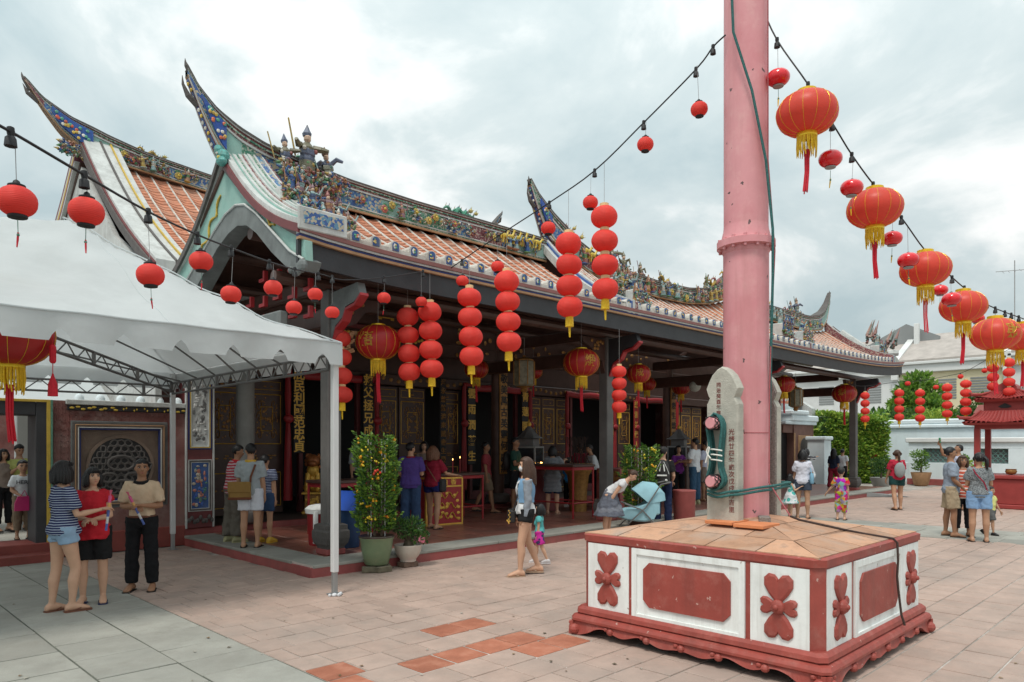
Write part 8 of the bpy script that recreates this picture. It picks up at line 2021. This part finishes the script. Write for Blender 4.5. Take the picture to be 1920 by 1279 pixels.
q = MB(); q.tube([P['J']['hand1'] + Vector((0, 0, -.08)), P['J']['hand1'] + Vector((-.02, .03, .14))], .028, 8); item(P, 'rolled_paper', q, M['white_paint'], 'roll of white paper in the hand of the boy in grey', 'paper roll')
c, H = placed(497, 850, 1017, PH); person(c, 150, 1.42, 'child in yellow shoes mostly hidden behind the boy in grey', dict(mat=navy, hem=.0, sleeve=.6), dict(mat=bluej, len=.7), 'm', 'mid', ('short', 'black'), shoes=('shoe', 'yellow'), face=False, z=PH, vox=.016, group='visitors at the platform corner')
# --- couple at the offering box
pur = cloth('purple', (.075, .045, .21)); mar = cloth('crimson', (.23, .012, .03)); navs = cloth('navy_shorts', (.012, .018, .10))
p = PY(770, 960, 10.6); c = (p.x, p.y); P = person(c, 168, 1.62, 'man in purple polo shirt and jeans seen from behind', dict(mat=pur, hem=-.05, sleeve=.8, inf=.022, flare=.06, fold=.02, collar=mar, name='polo_shirt'), dict(mat=bluej, len=1.9, inf=.012, wide=.018), 'm', 'mid', ('short', 'black'), [(.14, .1, -1), (.14, .1, -1)], [(-.2, .9, .1), (-.2, .9, .1)], shoes=('shoe', 'white'), face=False, fat=1.14, z=PH, head=(25, -5), group='worshippers in the porch')
p = PY(812, 990, 10.55); P = person((p.x, p.y), 150, 1.56, 'woman with curly auburn hair in crimson top at the offering box', dict(mat=mar, hem=.02, sleeve=.75, inf=.02, fold=.02), dict(mat=navs, len=.36, inf=.013, wide=.012), 'f', 'mid', ('curly', 'auburn'), [(.35, .55, -1), (.12, .1, -1)], [(.45, .9, -.15), (-.1, .8, -.3)], [((.04, -.05, -1), (.0, -.1, -1)), ((.04, .16, -1), (.02, .05, -1))], shoes=('sandal', 'black'), face=False, fat=1.12, z=PH, group='worshippers in the porch', grip=.2)
q = MB(); shoulder_strap(q, P, 1, .40, .15, .010); item(P, 'bag_strap', q, SOLE['brown'], 'brown shoulder strap across the back of the woman in crimson', 'bag'); q = MB(); cc = P['spine'](.12)[0]; q.bbox(cc.x + .17, cc.x + .25, cc.y - .08, cc.y + .08, cc.z - .14, cc.z + .10, .02); item(P, 'shoulder_bag', q, SOLE['black'], 'small black shoulder bag at the hip of the woman in crimson', 'bag')
# --- masked woman and toddler
den = cloth('denim_jacket', (.17, .31, .47)); gslv = cloth('grey_hood', (.25, .28, .32)); wtop = cloth('white_top', (.64, .65, .66))
c, H = placed(986, 856, 1078); P = person(c, -82, 1.59, 'woman in white face mask and denim jacket walking with a studded black bag', dict(mat=wtop, hem=.08, sleeve=0, neck=.9, inf=.010, flare=.05, name='white_top'), dict(mat=blk, len=.30, inf=.014, wide=.012), 'f', 'fair', ('long', 'brown'), [(.08, .06, -1), (.10, -.02, -1)], [(0, .18, -1), (0, .15, -1)], [((.02, -.10, -1), (0, -.42, -1)), ((.02, .20, -1), (0, .03, -1))], shoes=('sandal', 'tan'), vox=.011, head=(2, -4), group='visitors in the square')
Hh = P['H']; q = MB()
rings = []
for i in range(9):
    t = .36 + .58 * i / 8; cc, d = P['spine'](t); w_, dp = P['wd'](t); fv = d.cross(Vector((1, 0, 0))); ring = []
    for k in range(17):
        a = R(125) + R(290) * k / 16; ring.append(cc + Vector((1, 0, 0)) * (w_ + .034) * math.cos(a) + fv * ((dp + .032) * math.sin(a) + .006 * Hh))
    rings.append(ring + [p_ - (p_ - cc) * .10 for p_ in reversed(ring)])
q.loft(rings, 0, True); q.build('denim_jacket', den, P['root'], True)
q = MB()
for i in (0, 1): q.tube([P['J']['sh%d' % i] - Vector((0, 0, -.01)), P['J']['sh%d' % i].lerp(P['J']['el%d' % i], .5), P['J']['el%d' % i], P['J']['el%d' % i].lerp(P['J']['wr%d' % i], .5), P['J']['el%d' % i].lerp(P['J']['wr%d' % i], .97)], [.066, .058, .050, .045, .038], 12)
cc = P['spine'](.93)[0]; q.ell(cc + Vector((0, -.075, .0)), (.085, .055, .065), 12, 8); remesh_part(q, 'grey_sleeves_and_hood', gslv, P['root'], .012, .02)
q = MB(); q.T = P['HM']; a_ = P['HL']; q.ell((0, .26 * a_, -.20 * a_), (.31 * a_, .24 * a_, .24 * a_), 14, 10); q.build('face_mask', wtop, P['root'], True)
q = MB(); sb_ = P['spine'](.10)[0] + Vector((.02, .19, -.05)); bag = empty('studded_handbag', (0, 0, 0), 0, 'black crossbody handbag with gold studs carried by the masked woman', 'bag'); bag.matrix_world = P['M']
q.bbox(sb_.x - .12, sb_.x + .12, sb_.y - .045, sb_.y + .045, sb_.z - .08, sb_.z + .09, .02); q.build('bag_body', SOLE['black'], bag); q = MB()
for k in range(7): q.ell((sb_.x - .125, sb_.y + .05 - .012 * (k % 2), sb_.z - .08 + .027 * k), .009, 6, 5); q.ell((sb_.x + .1 - .033 * k, sb_.y + .05, sb_.z - .07 + .01 * (k % 2)), .009, 6, 5)
q.build('gold_studs', M['gold'], bag); q = MB(); q.tube([sb_ + Vector((-.11, -.01, .09)), P['spine'](.5)[0] + Vector((-.06, .12, 0)), P['spine'](.8)[0] + Vector((-.08, .115, 0)), P['sc'] + Vector((-.09, 0, .065)), P['spine'](.75)[0] + Vector((-.04, -.11, 0)), P['spine'](.35)[0] + Vector((.08, -.08, 0)), sb_ + Vector((.11, -.02, .09))], .008, 5); q.build('strap', SOLE['black'], bag, True)
teal_c = cloth('teal_top', (.10, .42, .42)); pinkp = cloth('pink_print', (.55, .03, .30), 'blotch', (.05, .04, .12), 16)
c, H = placed(1012, 960, 1056); person(c, -100, .86, 'toddler in teal top and pink shorts half hidden behind the masked woman', dict(mat=teal_c, hem=.0, sleeve=.5, inf=.012), dict(mat=pinkp, len=.8, inf=.012, wide=.016), 'f', 'fair', ('bob', 'black'), leg=[((.02, .25, -1), (0, .1, -1)), ((.02, -.2, -1), (0, -.45, -1))], child=True, shoes=('shoe', 'white'), vox=.012, group='visitors in the square')
# --- porch people
grn = cloth('dark_green', (.022, .065, .05)); blackshort = cloth('black_shorts', (.014, .014, .017)); gstr = cloth('grey_stripe_dress', (.13, .14, .16), 'stripes', (.36, .37, .38), 34)
p = PY(966, 960, 11.6); P = person((p.x, p.y), 72, 1.74, 'man in dark green T-shirt and black shorts with a backpack in the porch', dict(mat=grn, hem=.0, sleeve=.7), dict(mat=blackshort, len=.85, inf=.014, wide=.018), 'm', 'tan', ('short', 'black'), [(.1, .2, -1), (.1, .1, -1)], [(-.1, .9, .3), (-.1, .8, .2)], shoes=('sandal', 'brown'), z=PH, vox=.015, group='worshippers in the porch')
q = MB(); cc = P['spine'](.55)[0]; q.ell(cc + Vector((0, -.2, 0)), (.15, .10, .23), 14, 10); item(P, 'backpack', q, SOLE['black'], 'dark backpack worn by the man in the green T-shirt', 'backpack')
p = PY(1036, 965, 10.9); person((p.x, p.y), 172, 1.55, 'woman in grey striped dress and dark cap lighting candles', dict(mat=gstr, hem=-.55, sleeve=.75, inf=.03, flare=.07, fold=.02, name='striped_dress'), dict(mat=bluej, len=.95, inf=.01), 'f', 'fair', ('bob', 'black'), [(.2, .75, -.5), (.12, .2, -1)], [(.15, .95, .45), (-.1, .8, .1)], shoes=('sandal', 'tan'), face=False, fat=1.08, z=PH, vox=.015, group='worshippers in the porch')
blu = cloth('bright_blue', (.02, .20, .52)); p = PY(1066, 945, 11.8); person((p.x, p.y), 150, 1.22, 'boy in bright blue T-shirt at the candle rack', dict(mat=blu, hem=-.02, sleeve=.7), dict(mat=black_t, len=1.8), 'm', 'mid', ('short', 'black'), [(.15, .4, -1), (.15, .4, -1)], [(-.1, .9, .3), (-.1, .9, .3)], shoes=('shoe', 'white'), child=True, face=False, z=PH, vox=.016, group='worshippers in the porch')
p = PY(1088, 940, 12.3); person((p.x, p.y), 200, 1.62, 'man in dark red T-shirt behind the candle table', dict(mat=mar, hem=-.02, sleeve=.75), dict(mat=blackshort, len=.9), 'm', 'tan', ('short', 'black'), [(.15, .3, -1), (.15, .3, -1)], [(-.1, .9, .2), (-.1, .9, .2)], face=False, z=.265 if p.y > 12.9 else PH, vox=.016, group='worshippers in the porch')
p = PY(1118, 940, 11.9); person((p.x, p.y), -70, 1.6, 'person in white shirt bending over the table beside the column', dict(mat=tee_w, hem=-.02, sleeve=1.5), dict(mat=black_t, len=1.8), 'm', 'mid', ('short', 'grey'), [(.15, .5, -.8), (.15, .4, -1)], [(-.1, .9, -.1), (-.1, .9, -.2)], lean=(0, .4, 1), z=PH, vox=.016, group='worshippers in the porch')
p = PY(911, 950, 12.2); person((p.x, p.y), 85, 1.66, 'walker in dull red shirt passing behind the inner column', dict(mat=cloth('dull_red', (.30, .05, .06)), hem=.0, sleeve=.7), dict(mat=khaki, len=.9, wide=.02), 'm', 'tan', ('short', 'black'), leg=[((.02, .3, -1), (0, .15, -1)), ((.02, -.22, -1), (0, -.5, -1))], z=PH, vox=.016, group='worshippers in the porch')
p = PY(795, 950, 13.0); person((p.x, p.y), 0, 1.55, 'woman in pale blouse deep in the porch facing the square', dict(mat=brownc, hem=.0, sleeve=.9), dict(mat=black_t, len=1.8), 'f', 'fair', ('bob', 'black'), z=.265, vox=.018, group='worshippers in the porch')
p = PY(672, 960, 13.4); person((p.x, p.y), 30, 1.6, 'person in grey shirt deep in the first doorway', dict(mat=grey_t, hem=.0, sleeve=.9), dict(mat=black_t, len=1.8), 'm', 'mid', ('short', 'black'), z=.265, vox=.018, group='worshippers in the porch')
# --- woman bending over the pushchair
tul = cloth('grey_tulle', (.11, .12, .15), 'stripes', (.16, .17, .2), 3); p = G(1142, 1011); P = person((p.x, p.y), 78, 1.50, 'woman in white top and grey tulle skirt bending over the pushchair', dict(mat=wtop, hem=.12, sleeve=.35, inf=.010, fold=.012), dict(mat=tul, skirt=(.44, .17), waist=.30, fold=.03, name='tulle_skirt'), 'f', 'fair', ('short', 'brown'), [(.08, .35, -.9), (.08, .25, -.9)], [(0, .55, -1), (0, .5, -1)], [((.03, -.10, -1), (0, -.03, -1)), ((.03, -.04, -1), (0, -.06, -1))], lean=(0, 1.0, .62), head=(0, -25), shoes=('sandal', 'brown'), vox=.013, group='visitors in the square')
# fix: arms hang towards the pushchair because they follow the bent trunk
# --- man with black backpack
jean = cloth('dark_jeans', (.012, .022, .065)); p = G(1243, 988); P = person((p.x, p.y), 176, 1.70, 'man in black T-shirt, dark cap and jeans with a black backpack', dict(mat=blk, hem=.05, sleeve=.75, inf=.014), dict(mat=jean, len=1.9, inf=.010, wide=.012), 'm', 'fair', ('cap', 'black'), [(.22, -.05, -1), (.22, .02, -1)], [(-.15, .7, -.5), (-.25, .8, -.2)], [((.04, .0, -1), (.02, -.05, -1)), ((.06, .1, -1), (.03, -.1, -1))], shoes=('shoe', 'white'), face=False, vox=.013, group='visitors in the square')
bk = empty('backpack', (0, 0, 0), 0, 'black backpack with white straps worn by the man in the dark cap', 'backpack'); bk.matrix_world = P['M']; cc = P['spine'](.55)[0] + Vector((0, -.17, 0))
q = MB(); q.loft([[cc + Vector((w_ * math.cos(a), .085 * s_ * math.sin(a), z_)) for a in [2 * math.pi * j / 16 for j in range(16)]] for z_, w_, s_ in ((-.26, .12, .7), (-.24, .15, 1.1), (-.05, .155, 1.2), (.12, .14, 1.0), (.22, .10, .7), (.26, .04, .3))], 0, True); q.build('bag_body', SOLE['black'], bk, True); q = MB()
for sx in (-1, 1): q.tube([cc + Vector((sx * .03, -.085, .16)), cc + Vector((sx * .05, -.10, .02))], .012, 5); q.tube([cc + Vector((sx * .03, -.06, .22)), cc + Vector((sx * .10, -.08, .08)), cc + Vector((sx * .14, -.07, -.04))], .005, 4)
q.ell(cc + Vector((.08, -.085, -.17)), (.03, .008, .03), 10, 6); q.bbox(cc.x - .1, cc.x + .1, cc.y - .11, cc.y - .10, cc.z - .08, cc.z - .05, .003); q.build('white_straps', M['white_paint'], bk)
# --- right side of the porch
pk = cloth('purple_print', (.17, .03, .22)); p = PY(1272, 955, 10.6); person((p.x, p.y), 20, 1.55, 'girl in purple T-shirt behind the man with the backpack', dict(mat=pk, hem=.0, sleeve=.7), dict(mat=black_t, len=1.8), 'f', 'mid', ('bob', 'black'), [(.2, .3, -1), (.2, .3, -1)], [(-.3, .8, .5), (-.3, .8, .4)], z=PH, vox=.016, group='worshippers in the porch')
jb = cloth('mid_jeans', (.035, .085, .15)); lav = cloth('lavender_tee', (.48, .50, .62)); p = PY(1303, 948, 10.0); person((p.x, p.y), -120, 1.74, 'man in white T-shirt and blue jeans left of the stone slab', dict(mat=tee_w, hem=-.04, sleeve=.75, inf=.02), dict(mat=jb, len=1.9, inf=.012, wide=.018), 'm', 'mid', ('short', 'black'), [(.15, .2, -1), (.15, .1, -1)], [(-.1, .9, .1), (-.1, .8, 0)], shoes=('shoe', 'olive'), face=False, z=PH, vox=.014, group='worshippers in the porch')
p = PY(1322, 945, 10.3); person((p.x, p.y), -120, 1.68, 'man in lavender T-shirt partly hidden by the stone slab', dict(mat=lav, hem=-.04, sleeve=.75, inf=.02), dict(mat=brownc, len=.9, wide=.018), 'm', 'tan', ('short', 'black'), shoes=('sandal', 'brown'), face=False, z=PH, vox=.016, group='worshippers in the porch')
# --- right side of the square
wst = cloth('white_blue_stripe', (.56, .57, .66), 'stripes', (.70, .70, .74), 40); slate = cloth('slate_shorts', (.05, .065, .095)); c, H = placed(1505, 838, 972); P = person(c, 176, 1.62, 'woman in pale striped T-shirt and slate shorts carrying a light blue bag', dict(mat=wst, hem=.0, sleeve=.75, inf=.018), dict(mat=slate, len=.50, inf=.014, wide=.014), 'f', 'mid', ('bob', 'black'), [(.18, .25, -1), (.15, .15, -1)], [(-.1, .6, .9), (.1, .3, -1)], shoes=('sandal', 'black'), face=False, fat=1.08, vox=.014, group='visitors on the right of the square')
q = MB(); cc = P['spine'](.25)[0]; q.loft([[cc + Vector((.20 + .05 * math.cos(a) * s_, -.02 + .13 * s_ * math.sin(a), z_)) for a in [2 * math.pi * j / 12 for j in range(12)]] for z_, s_ in ((-.12, .8), (-.08, 1.0), (.05, .95), (.12, .7))], 0, True); q.tube([cc + Vector((.2, .08, .1)), P['sc'] + Vector((.13, .02, .06)), cc + Vector((.2, -.1, .1))], .010, 5); item(P, 'tote_bag', q, cloth('light_blue_bag', (.22, .42, .56)), 'light blue shoulder bag at the side of the woman in pale stripes', 'bag')
bstr = cloth('black_white_stripe', (.04, .04, .05), 'stripes', (.66, .66, .66), 16); sp = W(P, (.06, .24, .52)); o_ = person((sp.x, sp.y), 150, .88, 'small child in black and white stripes carried by the woman with the blue bag', dict(mat=bstr, hem=.0, sleeve=1.6), dict(mat=tee_w, len=1.5), 'f', 'mid', ('bob', 'black'), leg=[((.35, .6, -.8), (0, -.3, -1)), ((.35, .6, -.8), (0, -.3, -1))], ua=[(.3, .7, -.2), (.3, .7, -.2)], fa=[(-.1, 1, .3), (-.1, 1, .3)], child=True, face=False, z=.80, shoes=('shoe', 'black'), vox=.014, group='visitors on the right of the square')
gd = cloth('white_green_dress', (.60, .63, .64), 'blotch', (.08, .40, .36), 9); c, H = placed(1482, 888, 972); person(c, 110, 1.02, 'little girl in white and green dress left of the woman in pale stripes', dict(mat=gd, hem=-.5, sleeve=0, inf=.02, flare=.12, name='dress'), None, 'f', 'fair', ('long', 'black'), [(.15, .4, -1), (.1, .1, -1)], [(-.1, .8, .5), (0, .1, -1)], child=True, face=False, vox=.014, group='visitors on the right of the square')
rb = cloth('red_cartoon_print', (.45, .05, .05), 'blotch', 'rainbow', 13); c, H = placed(1577, 872, 975); person(c, 172, 1.18, 'boy in bright multicoloured red print shirt and trousers', dict(mat=rb, hem=-.02, sleeve=.75, inf=.016), dict(mat=rb, len=1.55, inf=.012, wide=.014, name='trousers'), 'm', 'fair', ('cap', 'black'), [(.15, .05, -1), (.45, .1, -1)], [(.05, .2, -1), (.6, .2, -.7)], child=True, face=False, vox=.013, group='visitors on the right of the square')
dkb = cloth('dark_blue_top', (.02, .028, .055)); rpt = cloth('red_trousers', (.25, .02, .04)); c, H = placed(1563, 828, 922); person(c, 165, 1.60, 'woman with long black hair in dark blue top and red trousers', dict(mat=dkb, hem=-.02, sleeve=.9), dict(mat=rpt, len=1.75, wide=.02, name='trousers'), 'f', 'mid', ('long', 'black'), leg=[((.03, .22, -1), (0, .05, -1)), ((.03, -.2, -1), (0, -.3, -1))], face=False, vox=.017, group='visitors on the right of the square')
c, H = placed(1580, 834, 915); person(c, 160, 1.55, 'person in white shirt walking beside the woman in red trousers', dict(mat=tee_w, hem=-.02, sleeve=.7), dict(mat=blk, len=1.8), 'm', 'mid', ('short', 'black'), face=False, vox=.018, group='visitors on the right of the square')
c, H = placed(1633, 824, 906); person(c, 172, 1.68, 'man in red polo shirt and black trousers walking away by the hedge', dict(mat=cloth('bright_red', (.55, .03, .035)), hem=.1, sleeve=.75), dict(mat=black_t, len=1.9, wide=.02, name='trousers'), 'm', 'tan', ('short', 'black'), [(.12, 0, -1), (.2, .1, -1)], face=False, vox=.018, group='visitors on the right of the square')
rpo = cloth('raspberry_polo', (.40, .02, .045)); dgs = cloth('dark_green_shorts', (.012, .05, .048)); c, H = placed(1682, 833, 956); P = person(c, 200, 1.60, 'woman with long ponytail in red polo and green shorts with grey backpack', dict(mat=rpo, hem=.0, sleeve=.8, inf=.018), dict(mat=dgs, len=.5, inf=.014, wide=.016), 'f', 'mid', ('pony', 'brown'), [(.12, .05, -1), (.2, .2, -1)], [(0, .2, -1), (.1, .5, -1)], leg=[((.03, .15, -1), (0, -.05, -1)), ((.03, -.15, -1), (0, -.3, -1))], face=False, fat=1.12, vox=.015, group='visitors on the right of the square')
q = MB(); cc = P['spine'](.50)[0]; q.ell(cc + Vector((0, -.19, 0)), (.14, .08, .20), 14, 10); q.tube([cc + Vector((.09, -.14, .16)), P['sc'] + Vector((.09, 0, .06)), cc + Vector((.10, .10, .0)), cc + Vector((.12, -.1, -.12))], .014, 5); item(P, 'backpack', q, cloth('grey_pack', (.26, .28, .28)), 'grey drawstring backpack worn by the woman in the red polo', 'backpack')
gt2 = cloth('blue_grey_tee', (.26, .31, .38)); kh = cloth('khaki_shorts', (.38, .30, .20)); c, H = placed(1782, 827, 1006); P = person(c, 98, 1.70, 'man in blue-grey T-shirt and khaki shorts standing at right', dict(mat=gt2, hem=-.04, sleeve=.8, inf=.022, flare=.05), dict(mat=kh, len=.88, inf=.014, wide=.03, fold=.022), 'm', 'tan', ('short', 'black'), [(.10, .1, -1), (.12, .0, -1)], [(-.2, .6, -.6), (.02, .15, -1)], [((.05, .1, -1), (.02, .02, -1)), ((.06, -.08, -1), (.02, -.08, -1))], shoes=('sandal', 'black'), head=(-12, -6), vox=.012, group='visitors on the right of the square')
gpt = cloth('grey_print_top', (.22, .24, .25), 'blotch', (.08, .09, .10), 55); jsh = cloth('blue_denim_shorts', (.20, .33, .52)); c, H = placed(1836, 842, 1016); P = person(c, -170, 1.60, 'woman with ponytail in grey patterned top and denim shorts at right', dict(mat=gpt, hem=-.02, sleeve=.7, inf=.018), dict(mat=jsh, len=.66, inf=.014, wide=.020), 'f', 'mid', ('pony', 'black'), [(.20, .12, -1), (.20, .12, -1)], [(-.6, .7, -.1), (-.6, .7, -.1)], shoes=('sandal', 'black'), face=False, fat=1.08, vox=.012, head=(-45, -5), group='visitors on the right of the square')
q = MB(); shoulder_strap(q, P, 1, .42, .13, .012); item(P, 'bag_strap', q, mar, 'dark red bag strap across the back of the woman in patterned top', 'bag strap')
ost = cloth('orange_stripe', (.50, .10, .06), 'stripes', (.62, .58, .55), 16); p = PD(1805, 990, 13.6); person((p.x, p.y), 20, 1.54, 'person in orange and white striped top between the couple at right', dict(mat=ost, hem=-.08, sleeve=.6, inf=.018), dict(mat=black_t, len=1.75), 'f', 'tan', ('bob', 'brown'), shoes=('sandal', 'black'), vox=.015, group='visitors on the right of the square')
c, H = placed(1790, 808, 940); p = PD(1797, 940, 19.0); P = person((p.x, p.y), -55, 1.74, 'man in pale shirt holding up a phone for a photo', dict(mat=lav, hem=-.02, sleeve=.7), dict(mat=bluej, len=1.8, name='jeans'), 'm', 'tan', ('short', 'black'), [(.12, .9, .2), (.12, .1, -1)], [(-.05, .35, 1), (.02, .2, -1)], head=(10, 22), vox=.016, group='visitors on the right of the square', grip=.6)
h = P['J']['hand0']; q = MB(); q.bbox(h.x - .04, h.x + .04, h.y - .012, h.y + .004, h.z - .03, h.z + .11, .006); item(P, 'mobile_phone', q, mk('phone_green', (.05, .3, .14), .3), 'green mobile phone held up by the man in the pale shirt', 'phone')
yl = cloth('yellow_tee', (.60, .58, .22)); gsh = cloth('grey_shorts', (.10, .10, .10)); c, H = placed(1858, 922, 1003); person(c, 60, .92, 'toddler in yellow T-shirt running behind the woman in denim shorts', dict(mat=yl, hem=.0, sleeve=.6), dict(mat=gsh, len=.9, wide=.02), 'm', 'mid', ('short', 'black'), [(.6, .3, -.6), (.3, .2, -1)], [(.6, .5, -.2), (.1, .5, -1)], [((.03, .3, -1), (0, .05, -1)), ((.03, -.25, -1), (0, -.6, -1))], child=True, shoes=('shoe', 'black'), vox=.013, group='visitors on the right of the square')
flush_people()
bpy.data.scenes.remove(TMP)
